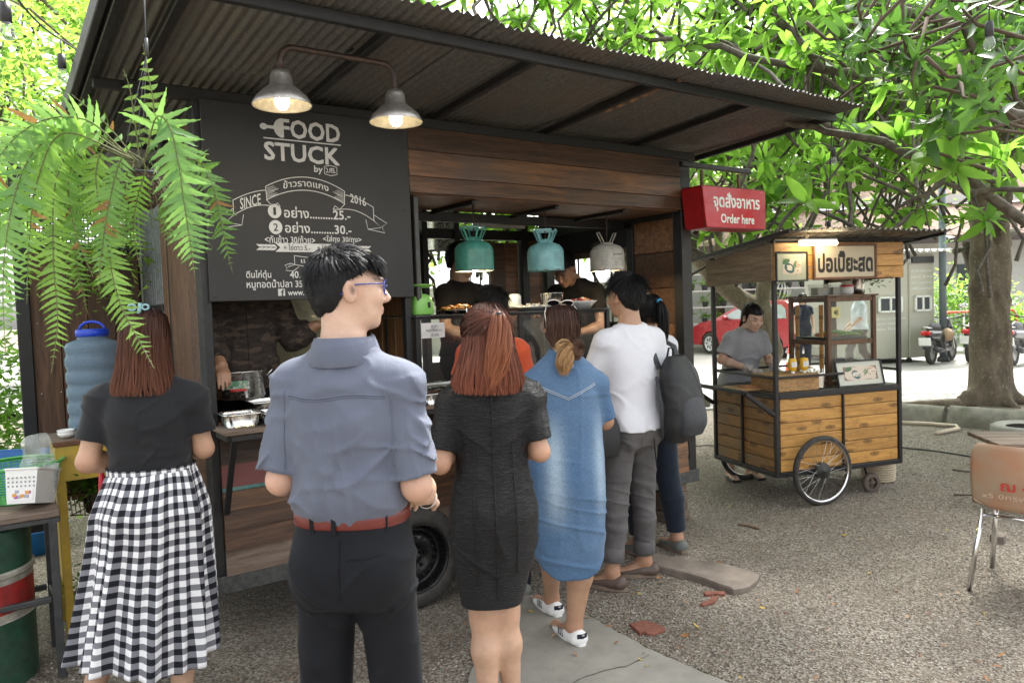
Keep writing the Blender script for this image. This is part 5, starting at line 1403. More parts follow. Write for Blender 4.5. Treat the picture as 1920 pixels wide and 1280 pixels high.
long_hair(f,hp,9500,(.050,.020,.015),(.23,.075,.042),8,front=125,rad=.0011,wave=.007)
c=f.T((.03,-.118,.062)); tl=f.T((0,0,0))
tail_hair(f,[c+v3((0,.012,.004)),c+v3((0,-.018,-.002)),c+v3((.004,-.030,-.05)),c+v3((-.004,-.040,-.12)),c+v3((-.018,-.036,-.19)),c+v3((-.035,-.03,-.25))],[.014,.020,.034,.038,.030,.012],2400,(.13,.046,.026),(.36,.135,.07),4,rad=.0011,spread=1.15)
r=np.random.default_rng(5); n=1500; az=(r.random(n)*2-1)*R(150); u=np.linspace(0,1,12)
s0=f.hc+np.stack([.098*np.sin(az),-.014-.115*np.cos(az)*.98,-.05+.135*np.cos(az*.5)*r.random(n) ** .8],1) @ f.hr.T*f.hk
e0=c+r.normal(0,.006,(n,3)); PP=s0[:,None]*(1-u)[None,:,None]+e0[:,None]*u[None,:,None]
dv=PP-f.hc; L_=np.linalg.norm(dv/v3((.098,.118,.104)),axis=2,keepdims=True)/f.hk; PP=f.hc+dv/L_*(1.04+.06*r.random((n,1,1)))+v3((0,-.010,0))*1
strands('swept_hair',PP,.0011,hair_cols(n,12,(.050,.020,.015),(.20,.07,.04),r),f.root)
MB().ball(c+v3((0,-.022,0)),(.011,.009,.010)).build('hair_tie',black_plastic,f.root); flyaways(f,.118,160,(.08,.03,.02),(.25,.09,.05),91)
MB().tube([f.T((-.085 ,-.06,.07)),f.T((-.085,-.03,.085)),f.T((-.075,.0,.095))],.0018,6).build('hair_pin',chrome,f.root)
f=Fig('person','woman in faded denim shirt dress with tied ombre hair and sunglasses on her head',1.585,True,(PX(1062,900,3.42),3.42,0),R(6),head=(10,0,3),vox=.0065,wide=1.14,skin=skin_b)
f.sh={-1:f.W((-.158,-.01,1.30)),1:f.W((.160,-.01,1.30))}
f.arm(1,(.195,.03,1.03),(.155,.22,1.18),(-.25,.45,.8),(-.5,.2,-.3),.6,1.2)
f.arm(-1,(-.22,.0,1.03),(-.12,.2,1.1),(.3,.8,.2),(0,0,-1),.6,1.2)
f.leg(1,knee=(.06,.0,.44),ankle=(.015,.0,.085),toe=(-.045,.17,.02),r=1.12,hip=(.08,0,.82)); f.leg(-1,knee=(-.06,.20,.44),ankle=(-.035,.34,.085),toe=(-.09,.50,.02),r=1.05,hip=(-.06,0,.82))
f.skin_mesh()
dm,t,bb=_nodes('washed_denim'); a_=t.nodes.new('ShaderNodeVertexColor'); a_.layer_name='Col'
tw=noise(t,coords(t,(1,1,.35)),320,3,.7); t.links.new(mixc(t,1.,a_.outputs[0],ramp(t,tw,[(.3,.72),(.7,1.3)]),'MULTIPLY'),bb.inputs['Base Color']); bb.inputs['Roughness'].default_value=.85; bb.inputs['Specular IOR Level'].default_value=.2; bb.inputs['Sheen Weight'].default_value=.15
n1=bump(t,bb,tw,.3,.001); bump(t,bb,noise(t,coords(t,(1,1,2.5)),13,4,.6,.5),.35,.012,n1)
S_=f.grid(z0=.26,z1=1.42)
st=[(.33,.0,0,.150,.125),(.44,.0,.0,.160,.135),(.62,0,-.005,.172,.145),(.80,0,-.015,.176,.146),(.95,0,-.005,.172,.136),(1.08,0,0,.165,.128),(1.2,0,0,.158,.12),(1.28,0,0,.142,.102),(1.325,0,-.002,.105,.082),(1.36,0,-.008,.072,.068),(1.38,0,-.008,.062,.062)]
S_.loft(st,.02,2.5,.002)
for d in (-1,1):
 a,e=f.sh[d],f.arms[d][0]; q=a+(e-a)*.94; S_.ell(a,(.056,.058,.052),.035); S_.cone(a,q,.057,.060,.03,True); S_.cone(f.nk+v3((d*.02,0,.005)),a+v3((0,0,.004)),.044,.052,.04)
S_.cut((0,.0,-1),-.30)
X_,Z_=S_.ax[0][:,None,None],S_.ax[2][None,None,:]
S_.D=np.maximum(S_.D,((.335+.10*np.clip((np.abs(X_)-.06)/.11,0,1) ** 1.6)-Z_)*.8).astype(np.float32)     # curved shirt-tail hem
def dn_fold(x,y,z):return -.0055*np.maximum(ridged(x*4,y*4,z*13+x*3,2),0) ** 2*(.3+.7*(np.clip((.75-z)/.1,0,1)+np.clip((z-1.1)/.1,0,1)*.5))-.004*np.maximum(ridged(x*10,y*8,z*3,6),0) ** 2+.003
def dn_col(V):
 x,y,z=V.T; b_=np.clip((1.12-z)/.18,0,1)*np.clip((z-.55)/.2,0,1)
 w_=np.exp(-((x+.075)/.042) ** 2)*1.0+np.exp(-((x-.135)/.028) ** 2)*.65
 w_=np.clip(w_*b_+.10*vnoise(x*9,y*9,z*6)+.06,0,1)[:,None]
 c=v3((.060,.125,.235))*(1-w_)+v3((.30,.40,.50))*w_
 e_=np.exp(-((z-(.335+.10*np.clip((np.abs(x)-.06)/.11,0,1) ** 1.6))/.010) ** 2)[:,None]
 return c*(1-.35*e_)
f.cloth(S_,'denim_dress',dm,1,dn_fold,colf=dn_col)
stt=mat('pale_stitching',(.55,.58,.6),.8,0,0)
for dz in (0,-.008):
 back_seam(f,S_,'yoke_stitching',[(x/100,1.165+dz+abs(x)*.0045) for x in range(-13,14)],.0011,stt)
dcol=MB(); n=30; V=[]
for j,(r_,dz) in enumerate([(.060,.01),(.064,.028),(.072,.022),(.084,-.012)]):
 for i in range(n+1):
  a=R(-215+250*i/n); V.append(f.nk+v3((r_*1.04*math.cos(a),r_*1.04*math.sin(a),dz)))
dcol.add(V,[[j*(n+1)+i,j*(n+1)+i+1,(j+1)*(n+1)+i+1,(j+1)*(n+1)+i] for j in range(3) for i in range(n)],True)
dcol.build('collar',mat('denim_collar',(.09,.17,.30),.85,0,.15,60),f.root)
long_hair(f,[(.106,.01,.01,-.01),(.098,.05,.055,-.012),(.07,.080,.096,-.014),(.01,.090,.106,-.016),(-.05,.084,.098,-.02),(-.10,.060,.075,-.045),(-.13,.038,.045,-.075)],4200,(.032,.015,.013),(.10,.05,.03),21,front=118,wave=.002,name='hair')
c=f.T((.015,-.118,-.115))
tail_hair(f,[c+v3((.03,.0,-.012)),c+v3((.045,-.012,.015)),c+v3((.02,-.022,.03)),c+v3((-.01,-.02,.005)),c+v3((.005,-.018,-.03)),c+v3((.035,-.014,-.025)),c+v3((.04,-.01,.0))],[.018,.022,.022,.022,.022,.02,.015],1100,(.035,.016,.014),(.13,.065,.035),31,'hair_bun')
tail_hair(f,[c+v3((.01,-.02,.0)),c+v3((-.012,-.03,.012)),c+v3((-.035,-.036,-.02)),c+v3((-.045,-.034,-.065)),c+v3((-.038,-.03,-.11))],[.012,.022,.034,.034,.012],1300,(.26,.15,.07),(.50,.30,.14),32,'blond_tail',spread=1.1)
tail_hair(f,[c+v3((-.01,-.02,.0)),c+v3((-.03,-.03,.03)),c+v3((-.055,-.03,.022)),c+v3((-.07,-.026,-.005))],[.01,.02,.022,.010],350,(.22,.12,.06),(.55,.36,.18),33,'blond_tail')
MB().ball(c+v3((.012,-.018,.008)),(.018,.014,.016),10).build('hair_tie',mat('plum_scrunchie',(.05,.02,.035),.8,0,.4,90),f.root)
flyaways(f,.103,120,(.06,.03,.02),(.3,.18,.1),93,-.1,.1)
sg=MB(); T=f.T
for d in (-1,1):
 sg.tube([T((d*.088,-.035,-.01)),T((d*.092,-.01,.06)),T((d*.075,.015,.10))],.0026,6)
 sg.tube([T((d*(.038+.034*math.cos(a)),.018-.012*math.sin(a),.112+.016*math.sin(a))) for a in [i*math.pi/8 for i in range(17)]],.0028,6)
sg.tube([T((-.01,.018,.118)),T((.01,.018,.118))],.0028,6); g_=sg.build('sunglasses',mat('white_gold_frame',(.7,.66,.6),.25,.3,.05),f.root)
ln=MB()
for d in (-1,1):ln.add([T((d*(.038+.032*math.cos(a)),.018-.012*math.sin(a),.112+.015*math.sin(a))) for a in [i*math.pi/8 for i in range(16)]],[list(range(16))])
ln.build('lens',mat('dark_lens',(.012,.01,.012),.08,0,0,spec=.8),g_)
def shoe(f,d,m,sole,off=.012,h=.055,name='shoe',low=True):
 hip,kn,an,toe,r=f.legs[d]; k=f.k; S_=Sdf(np.minimum(an,toe)-.12,np.maximum(an,toe)+.12,.005)
 u=(toe-an)*v3((1,1,0)); u /= np.linalg.norm(u); sd=v3((u[1],-u[0],0)); hl=an*v3((1,1,0))-u*.042*k; tp=an*v3((1,1,0))+u*.185*k
 S_.cone(hl+v3((0,0,.045)),hl+u*.06+v3((0,0,.05)),.036*k,.038*k,.02,el=(1,1.1),side=sd); S_.cone(hl+v3((0,0,.035)),tp-u*.03+v3((0,0,.026)),.038*k,.034*k,.02,el=(1.22,.9),side=sd)
 S_.cone(hl+u*.10+v3((0,0,.05)),tp-u*.05+v3((0,0,.03)),.036*k,.03*k,.02)
 S_.cut((0,0,-1),-.018); S_.cut(v3((0,0,1))+u*.25,.078+float(hl @ u)*.25*1.03)
 S_.ell(an+v3((0,0,.03))+u*.012,(.036*k,.036*k,.04),.004,sub=True)
 V,F=S_.mesh(1); o=link(name,np_mesh(name,V,F,[m],True),f.root)
 B=MB(); P=[]
 for i in range(28):
  a=2*math.pi*i/28; t_=.5-.5*math.cos(a); w_=.050*k*(abs(math.sin(a)) ** .6)*(1-.12*(t_<.3)); P.append(hl-u*.04+u*(.275*k)*t_+sd*math.copysign(w_,math.sin(a))*.92)
 B.prism([(p[0],p[1]) for p in P],.002,.026,axis='z'); B.build('sole',sole,o); return o,hl,u,sd
for d in (1,-1):
 o,hl,u,sd=shoe(f,d,mat('white_leather_shoe',(.74,.74,.72),.45,0,.05,10) if d == 1 else bpy.data.materials['white_leather_shoe'],enamel)
 b_=MB(); c0=hl-u*.0415*f.k
 V=[c0+sd*s_*.026-u*(.002-.010*abs(s_))+v3((0,0,z)) for z in (.052,.074) for s_ in (-1,-.5,0,.5,1)]
 b_.add(V,[[i,i+1,i+6,i+5] for i in range(4)]); b_.build('heel_tab',mat('navy_heel_tab',(.012,.014,.03),.4,0,0) if d == 1 else bpy.data.materials['navy_heel_tab'],o)
 lg=MB()
 for q in (-1,0,1):     # small white emblem on the heel tab
  cc=c0-u*.0035+v3((0,0,.064)); lg.add([cc+sd*q*.002,cc+sd*(q*.006-.0022)+v3((0,0,.006)),cc+sd*q*.0085+v3((0,0,.009-abs(q)*.002)),cc+sd*(q*.006+.0022)+v3((0,0,.006))],[[0,1,2,3]])
 lg.build('emblem',enamel,o)
 st_=MB()
 for q in range(3):
  for s_ in (-1,1):
   c1=hl+u*(.075+q*.018); st_.bar(c1+sd*s_*.046+v3((0,0,.028)),c1+u*.018+sd*s_*.037+v3((0,0,.058)),.004,.007)
 st_.build('stripe',bpy.data.materials['navy_heel_tab'],o)
f=Fig('person','man in white tee and grey jeans rolled above brown boat shoes',1.725,False,(PX(1190,900,4.12),4.12,0),R(28),head=(12,-3,0),vox=.0065,skin=skin_b,lean=(0,.03),wide=.95)
f.arm(-1,(-.225,.12,1.13),(-.20,.36,1.34),(.1,.7,.35),(.3,0,-.6),.6,.95)
f.arm(1,(.222,-.03,1.13),(.16,.17,1.03),(-.2,.8,0),(-.5,0,-1),.6,.95)
f.leg(-1,knee=(-.11,.03,.48),ankle=(-.155,.02,.095),toe=(-.23,.14,.03)); f.leg(1,knee=(.10,.06,.48),ankle=(.115,.08,.095),toe=(-.02,.17,.03))
f.skin_mesh()
def wt_fold(x,y,z):return -.006*np.maximum(ridged(x*4-z*3,y*4,z*8+x*8,3),0) ** 2*np.clip((1.3-z)/.2,.2,1)-.0035*np.maximum(ridged(x*9,y*9,z*4,8),0) ** 2+.003
tee(f,cloth_mat('white_jersey',(.66,.67,.72),.85,500,.08,.02,sheen=.1,wr=.25),.885,off=.012,sl=(.60,.62),loose=.012,fold=wt_fold)
gj=cloth_mat('grey_stretch_denim',(.092,.088,.090),.85,450,.25,.15,c2=(.115,.11,.11),sheen=.05,stretch=(1,1,2.5),wr=.55)
def gj_fold(x,y,z):return -.0075*np.maximum(ridged(x*5,y*5,z*17+x*6,3),0) ** 2*(.25+.75*(np.exp(-((z-.50)/.12) ** 2)+np.exp(-((z-.82)/.07) ** 2)+.3*np.exp(-((z-.22)/.08) ** 2)))+.003
S2,_=trousers(f,gj,.955,.010,.004,fold=gj_fold,end=(1.84,1.88),calf=.95)
for d,e_ in ((-1,1.84),(1,1.88)):
 kn,an=f.legs[d][1],f.legs[d][2]; q=kn+(an-kn)*(e_-1); a=q+(kn-an)*.22; B=MB()
 u=(an-kn)/np.linalg.norm(an-kn); B.tube([a,a+(q-a)*.05,a+(q-a)*.5,q,q+u*.003],[.050,.062,.0625,.062,.054],24); B.build('turned_cuff',gj,f.root)
for x0 in (-.085,.085):
 for pts in ([(x0-.05,.85),(x0-.05,.80),(x0,.78),(x0+.05,.80),(x0+.05,.85),(x0-.05,.85)],):
  PP=[]
  for (a,b_) in zip(pts,pts[1:]):
   for t_ in (0,.33,.66):PP.append((a[0]+(b_[0]-a[0])*t_,a[1]+(b_[1]-a[1])*t_))
  back_seam(f,S2,'back_pocket',PP+[pts[-1]],.0016,gj)
short_hair(f,4200,(.010,.010,.011),15,.075,nape=-.105,vol=1.06,rad=.0012)
brn=mat('brown_leather_shoe',(.085,.055,.042),.5,0,.25,18,.15,60); sole_b=mat('tan_gum_sole',(.20,.15,.11),.8,0,.2)
for d in (1,-1):
 o,hl,u,sd=shoe(f,d,brn,sole_b); B=MB()
 for s_ in (-1,1):
  c1=hl+u*.10+v3((0,0,.082)); B.tube([c1,c1+sd*s_*.015+v3((0,0,.018)),c1+sd*s_*.03+u*.012,c1+sd*s_*.01],.0022,5)
 B.build('lace',mat('tan_lace',(.22,.15,.09),.8,0,.2) if d == 1 else bpy.data.materials['tan_lace'],o)
f=Fig('person','woman with black ponytail and dark jeans standing behind the man in white tee',1.635,True,(PX(1221,800,4.66),4.66,0),R(30),head=(-6,0,0),vox=.0075,skin=skin_b)
f.arm(1,(.20,.0,1.09),(.12,.2,1.1),(-.3,.8,0),(0,0,-1),.6); f.arm(-1,(-.20,.05,1.09),(-.1,.22,1.12),(.3,.8,0),(0,0,-1),.6)
f.leg(-1,knee=(-.10,.04,.46),ankle=(-.11,.02,.09)); f.leg(1,knee=(.11,-.02,.46),ankle=(.13,-.07,.09))
f.skin_mesh(); tee(f,bpy.data.materials['white_jersey'],.93,off=.012,sl=(.6,.6),loose=.01)
trousers(f,cloth_mat('dark_navy_jeans',(.010,.016,.028),.85,450,.2,.2,wr=.4),.95,.014,.004,end=(1.9,1.9),calf=1.06)
long_hair(f,[(.106,.01,.01,-.01),(.098,.05,.055,-.012),(.07,.080,.096,-.014),(.01,.089,.106,-.016),(-.05,.080,.092,-.02),(-.10,.052,.062,-.025)],2600,(.009,.009,.010),(.014,.013,.014),41,front=120,wave=.001)
c=f.T((.0,-.115,.045)); tail_hair(f,[c+v3((0,.01,.0)),c+v3((0,-.03,.004)),c+v3((0,-.055,-.05)),c+v3((.004,-.055,-.15)),c+v3((.0,-.04,-.25)),c+v3((0,-.03,-.33))],[.014,.02,.036,.038,.030,.008],1800,(.009,.009,.010),(.015,.014,.015),42)
MB().lathe([(.010,-.008),(.019,-.005),(.019,.005),(.010,.008)],c+v3((0,-.024,.003)),12,'y').build('hair_tie',mat('blue_hair_tie',(.03,.28,.50),.5,0,.1),f.root)
for d in (1,-1):shoe(f,d,mat('grey_slip_on',(.12,.13,.12),.7,0,.1) if d == 1 else bpy.data.materials['grey_slip_on'],sole_b)
bp=thing('backpack','black and grey backpack slung on the right shoulder of the man in white tee','backpack',(PX(1226,700,4.2),4.2,-.10),R(38)); bp.scale=(.84,.84,1.06)
bk=mat('black_nylon',(.016,.017,.019),.6,0,.15,30,.35,260); gk=mat('grey_nylon',(.035,.038,.044),.65,0,.12,30,.35,260)
S_=Sdf((-.22,-.42,.80),(.22,-.08,1.36),.0065)
S_.loft([(.86,0,-.20,.10,.055),(.92,0,-.225,.145,.088),(1.02,0,-.235,.155,.105),(1.14,0,-.225,.148,.095),(1.24,0,-.205,.125,.072),(1.30,0,-.185,.07,.035)],.02,2.8)
S_.disp(lambda x,y,z:-.006*np.maximum(ridged(x*7,y*7,z*12+x*5),0) ** 2)
V,F=S_.mesh(1); body=link('pack_body',np_mesh('pack_body',V,F,[bk],True),bp)
S_=Sdf((-.2,-.46,.84),(.2,-.2,1.2),.0065)
S_.loft([(.90,0,-.29,.095,.055),(.96,0,-.305,.115,.068),(1.04,0,-.30,.112,.06),(1.10,0,-.285,.095,.045)],.02,2.8); V,F=S_.mesh(1); link('front_pocket',np_mesh('front_pocket',V,F,[gk],True),bp)
for s_ in (-1,1):
 MB().tube([(s_*.105,-.14,1.24),(s_*.11,-.08,1.345),(s_*.115,.02,1.375),(s_*.12,.09,1.30),(s_*.135,.095,1.16),(s_*.15,.02,1.02),(s_*.15,-.10,.94)],[.022,.03,.032,.030,.026,.02,.012],10,flat=.35,up=(0,1,0)).build('shoulder_strap',gk,bp)
 MB().tube([(s_*.158,-.16,1.20),(s_*.168,-.21,1.05),(s_*.160,-.2,.90)],[.012,.02,.014],8,flat=.6).build('side_panel',gk,bp)
MB().tube([(-.10,-.30,1.02),(-.06,-.30,1.10),(.06,-.295,1.115),(.10,-.29,1.03)],.0035,6).build('zip',mat('zip_grey',(.2,.2,.21),.4,.3,.1),bp)
MB().tube([(-.03,-.14,1.29),(-.02,-.15,1.34),(.02,-.15,1.34),(.03,-.14,1.29)],.008,6,flat=.5).build('carry_loop',bk,bp)
for s_ in (-1,1):MB().tube([(s_*.15,-.12,.95),(s_*.17,-.14,.85),(s_*.165,-.15,.74)],.006,5,flat=.4).build('loose_strap',bk,bp)
hbx=Vector((PX(1133,850,3.95),3.95,0))
hb_=thing('shoulder_bag','small black shoulder bag between the denim dress and the man in white tee','bag',hbx,R(10))
S_=Sdf((-.12,-.1,.72),(.12,.1,1.05),.008); S_.loft([(.76,0,0,.075,.035),(.82,0,0,.09,.05),(.92,0,0,.085,.045),(.99,0,0,.06,.02)],.02,3); V,F=S_.mesh(1); link('bag_body',np_mesh('bag_body',V,F,[bk],True),hb_)
MB().tube([(-.05,0,.98),(-.06,-.02,1.15),(-.09,.0,1.26)],.006,6).build('strap',bk,hb_)
f=Fig('person','black-haired customer in orange shirt standing at the counter behind the two women',1.68,False,(PX(930,800,4.02),4.02,0),R(22),head=(0,-8,0),vox=.009,skin=skin_b,wide=.82)
f.arm(1,(.21,.02,1.12),(.14,.2,1.12),(-.3,.8,.2),(0,0,-1),.6); f.arm(-1,(-.21,.02,1.12),(-.1,.22,1.12),(.3,.8,.2),(0,0,-1),.6)
f.leg(1); f.leg(-1); f.skin_mesh(); tee(f,cloth_mat('orange_jersey',(.55,.085,.03),.85,500),.90,off=.012,sl=(.6,.6),loose=.01); trousers(f,bpy.data.materials['black_trouser_cloth'],.95,.012,.01)
short_hair(f,2600,(.012,.010,.009),19,.05,vol=1.0,rad=.0014)
for d in (1,-1):shoe(f,d,bpy.data.materials['grey_slip_on'],sole_b)
def inside(label,H,px,py,b_,rz,**k):
 a,z=TF(px,py,b_); return Fig('person',label,H,False,TW(a,b_,.345),rz,vox=.0065,**k)
blk=cloth_mat('black_cotton',(.013,.011,.010),.9,400,.1,.1,sheen=.05,spec=.15)
f=inside('server in black tee behind the fried food tray, face half hidden by the green lamp',1.68,868,600,.82,TA+R(180+14),head=(32,-12,0),skin=skin_b)
f.arm(1,(.23,.06,1.10),(.10,.28,1.00),(-.4,.8,0),(0,0,-1),.6); f.arm(-1,(-.225,.1,1.10),(-.22,.34,1.17),(-.3,.9,.1),(0,0,-1),.4)
f.leg(1); f.leg(-1); f.skin_mesh(); tee(f,blk,.90,off=.012,sl=(.62,.62),loose=.02,fold=wt_fold,neck_r=.09); trousers(f,bpy.data.materials['black_trouser_cloth'],.95,.012,.01); short_hair(f,1500,(.012,.011,.01),22,.04)
f=inside('server in black tee bending forward under the turquoise lamp',1.70,1098,600,.85,TA+R(180-50-35+22),head=(0,-38,0),skin=skin_c,lean=(0,.33))
f.hc=f.hc+v3((0,.055,-.045))
f.arm(1,(.22,.28,1.06),(.08,.42,1.03),(-.4,.8,0),(0,0,-1),.6); f.arm(-1,(-.23,.25,1.06),(-.10,.42,1.02),(.3,.9,.1),(0,0,-1),.4)
f.leg(1); f.leg(-1); f.skin_mesh(); tee(f,blk,.90,off=.014,sl=(.62,.62),loose=.02,fold=wt_fold); trousers(f,bpy.data.materials['black_trouser_cloth'],.95,.012,.01); short_hair(f,1800,(.012,.011,.01),23,.045)
camo,t,bb=_nodes('brown_camouflage_cloth'); vec=coords(t,(1,1,2.4))
t.links.new(mixc(t,ramp(t,noise(t,vec,14,2,.5),[(.55,0),(.60,1)]),mixc(t,ramp(t,noise(t,vec,22,2,.5),[(.5,0),(.55,1)]),(.035,.024,.018),(.018,.014,.012)),(.07,.048,.035)),bb.inputs['Base Color']); bb.inputs['Roughness'].default_value=.9
f=inside('cook in brown camouflage shirt holding a white plate in the left window',1.76,452,620,.38,TA+R(180-6),skin=skin_c,wide=.96)
f.arm(-1,(-.25,.06,1.10),(-.36,.13,1.17),(-.8,.35,.0),(0,.1,-1),.55,1.05); f.arm(1,(.165,.16,1.06),(.15,.30,1.00),(.0,.75,-.45),(0,0,-1),.5,1.05)
f.leg(1); f.leg(-1); f.skin_mesh()
S_,_=tee(f,camo,.86,off=.018,sl=(1.8,1.75),loose=.02,fold=wt_fold,flare=.004,name='camouflage_shirt'); back_seam(f,S_,'button_placket',[(-.01,z) for z in np.arange(1.42,.9,-.02)],.004,camo,1)
trousers(f,bpy.data.materials['black_trouser_cloth'],.93,.012,.01); short_hair(f,900,(.012,.011,.01),24,.04)
CAMO_HAND=f.root.matrix_basis @ Vector((*(f.arms[-1][1]+v3((-.07,.02,-.01))),)) if False else None
cook=f
f=Fig('person','young woman vendor in grey tee and clear plastic gloves bending over the spring roll cart',1.58,True,(1.985,6.54,0),R(190),head=(8,-25,0),vox=.006,skin=(.66,.44,.33),lean=(0,.26)); f.head_s=1.06; f.hc=f.hc+v3((0,.01,-.03))
f.arm(1,(.225,.12,1.06),(.06,.32,.985),(-.75,.6,-.2),(0,0,-1),.7,1.05); f.arm(-1,(-.21,.12,1.05),(-.17,.30,.97),(-.1,.9,-.3),(0,0,-1),.6,1.05)
f.leg(1); f.leg(-1); f.skin_mesh()
def v_fold(x,y,z):return -.008*np.maximum(ridged(x*5+z*7,y*4,z*7-x*6,3),0) ** 2*np.clip((1.25-z)/.2,.2,1)+.003
tee(f,cloth_mat('grey_melange_jersey',(.34,.345,.37),.9,300,.2,.12,sheen=.1),.82,off=.014,sl=(.75,.75),loose=.03,fold=v_fold,flare=.02)
trousers(f,cloth_mat('navy_shorts',(.02,.025,.04),.9),.94,.012,.02,end=(.9,.9))
long_hair(f,[(.104,.01,.01,-.01),(.097,.048,.053,-.006),(.07,.079,.094,-.010),(.02,.086,.100,-.014),(-.04,.078,.088,-.026),(-.09,.05,.058,-.05)],2600,(.011,.010,.010),(.03,.018,.014),51,front=118,wave=.001)
c=f.T((.0,-.10,-.06)); tail_hair(f,[c,c+v3((0,-.03,-.01)),c+v3((.01,-.04,-.07)),c+v3((.02,-.03,-.14))],[.012,.02,.022,.006],500,(.05,.02,.012),(.16,.06,.03),52)
short_hair(f,0,(.016,.014,.014),5,nape=-.07)
glv=glass_mat('clear_glove',(.9,.9,.9),.7,.42,(.7,.7,.7))
for d in (-1,1):
 S_=f.grid(vox=.006); f.f_hand(S_,d); e,w_,h=f.arms[d][:3]; q=w_-(w_-e)/np.linalg.norm(w_-e)*.05; S_.cone(q,w_,.034,.032,.01,True)
 S_.D -= .006; S_.disp(lambda x,y,z:.004*vnoise(x*70,y*70,z*70)); V,F=S_.mesh(1); link('glove',np_mesh('glove',V,F,[glv],True),f.root)
for d in (1,-1):
 hip,kn,an,toe,r_=f.legs[d]; B=MB(); u=(toe-an)*v3((1,1,0)); u /= np.linalg.norm(u); c0=an*v3((1,1,0))+u*.06
 B.box((*c0[:2],.010),(.085,.235,.016),(0,0,math.atan2(u[1],u[0])-math.pi/2),bev=.006); s1=B.build('sandal',black_plastic,f.root)
 sd=v3((u[1],-u[0],0)); MB().tube([c0+sd*.042-u*.01+v3((0,0,.02)),c0+u*.06+v3((0,0,.062)),c0-sd*.042-u*.01+v3((0,0,.02))],.007,6).build('sandal_strap',black_plastic,s1)
p=G(1507,690); f=Fig('person','woman in navy polo with centre-parted black hair standing behind the cart glass case',1.64,True,(p.x,p.y,0),R(176),head=(4,0,0),vox=.014,skin=skin_p)
f.arm(1,(.21,-.01,1.08),(.20,.10,.86),(0,.4,-.9),(0,1,0),.4); f.arm(-1,(-.21,-.01,1.08),(-.19,.12,.87),(.2,.5,-.7),(0,1,0),.4)
f.leg(1); f.leg(-1); f.skin_mesh(); tee(f,cloth_mat('navy_pique',(.012,.016,.032),.85),.86,off=.014,sl=(.6,.6),loose=.01); trousers(f,cloth_mat('navy_trousers',(.015,.018,.03),.85),.95,.012,.01)
long_hair(f,[(.106,.01,.01,-.01),(.098,.05,.055,-.012),(.07,.083,.098,-.014),(.01,.092,.108,-.016),(-.07,.09,.10,-.02),(-.15,.08,.08,-.03)],500,(.011,.011,.012),(.02,.02,.02),61,front=150,rad=.004); short_hair(f,0,(.016,.015,.016),5,nape=-.09)
for d in (1,-1):shoe(f,d,black_plastic,sole_b)
p=G(1612,700); f=Fig('person','passer-by in pale checked shirt walking behind the cart glass case',1.70,False,(p.x,p.y,0),R(80),head=(0,-10,0),vox=.014,skin=skin_b)
f.arm(1,(.21,-.03,1.10),(.20,.16,.95),(0,.6,-.6),(0,0,-1),.4); f.arm(-1,(-.21,.03,1.10),(-.18,.2,.95),(0,.6,-.6),(0,0,-1),.4)
f.leg(1,ankle=(.1,.2,.085),knee=(.1,.16,.47)); f.leg(-1,ankle=(-.1,-.25,.1),knee=(-.1,-.04,.46)); f.skin_mesh(); tee(f,cloth_mat('pale_blue_cloth',(.42,.48,.55),.85,c2=(.55,.6,.66),var=.2),.88,off=.016,sl=(.9,.9),loose=.02,name='shirt'); trousers(f,cloth_mat('brown_trousers',(.06,.045,.04),.85),.95,.012,.01); short_hair(f,300,(.015,.013,.012),63,.04,rad=.003)
for d in (1,-1):shoe(f,d,black_plastic,sole_b)
# ================================================================== SPRING ROLL CART
CA=R(18); CO=Vector((1.955,5.55,0)); cu=Vector((math.cos(CA),math.sin(CA),0)); cv=Vector((-math.sin(CA),math.cos(CA),0))
def CW(a,b,z):return CO+a*cu+b*cv+Vector((0,0,z))
def CF(px,py,b=0.):
 d=ray(px,py); t=((CO+b*cv)-EYEV).dot(cv)/d.dot(cv); p=EYEV+d*t-CO; return p.dot(cu),p.z
cart=thing('food_cart','honey-coloured plank food cart with spoked wheels, black frame and tin roof','food cart',CO,CA)
pine=wood('orange_pine',(.62,.34,.09),(.40,.19,.045),0,.5,.14,knots=True,fine=1.6,coat=.1)
pine2=wood('orange_pine_side',(.42,.21,.06),(.24,.12,.035),1,.6,.12,wear=(.17,.14,.09),knots=True,fine=1.3)
greyw=wood('grey_roof_board',(.33,.25,.17),(.19,.14,.09),1,.75,.15)
L_,W_=1.16,.80
zr=[.262+i*.0925 for i in range(7)]
for i in range(6):
 for a0,a1 in ((.03,.595),(.605,1.135)):MB().span((a0,-.006,zr[i]+.0025),(a1,.012,zr[i+1]-.0025),bev=.003).build('plank',pine,cart)
 for b0,b1 in ((.03,.40),(.42,.77)):MB().span((-.006,b0,zr[i]+.0025),(.012,b1,zr[i+1]-.0025),bev=.003).build('plank',pine2,cart)
 MB().span((L_-.012,.03,zr[i]+.002),(L_+.002,.77,zr[i+1]-.002),bev=.002).build('plank',pine2,cart)
for p_,q_ in (((.02,.013,.25),(1.14,.018,.82)),((.013,.02,.25),(.018,.78,.82))):MB().span(p_,q_,bev=0).build('backing_board',greyw,cart)  # added boards inside the cart, stop light showing between planks
FB=lambda n,p,q,w_=.034,h=None:MB().bar(p,q,w_,h).build(n,black_steel,cart)
for a in (0,L_):
 for b_ in (0,W_):FB('frame_post',(a,b_,.225),(a,b_,1.995 if b_ == 0 else 1.92),.032)
for z in (.243,.832):
 for b_ in (0,W_):FB('frame_rail',(.016,b_,z),(L_-.016,b_,z),.034,.036)
 for a in (0,L_):FB('frame_rail',(a,.016,z),(a,W_-.016,z),.034,.036)
FB('frame_rail',(.60,-.009,.262),(.60,-.009,.813),.016,.03); FB('frame_rail',(-.009,.41,.262),(-.009,.41,.813),.03,.016)
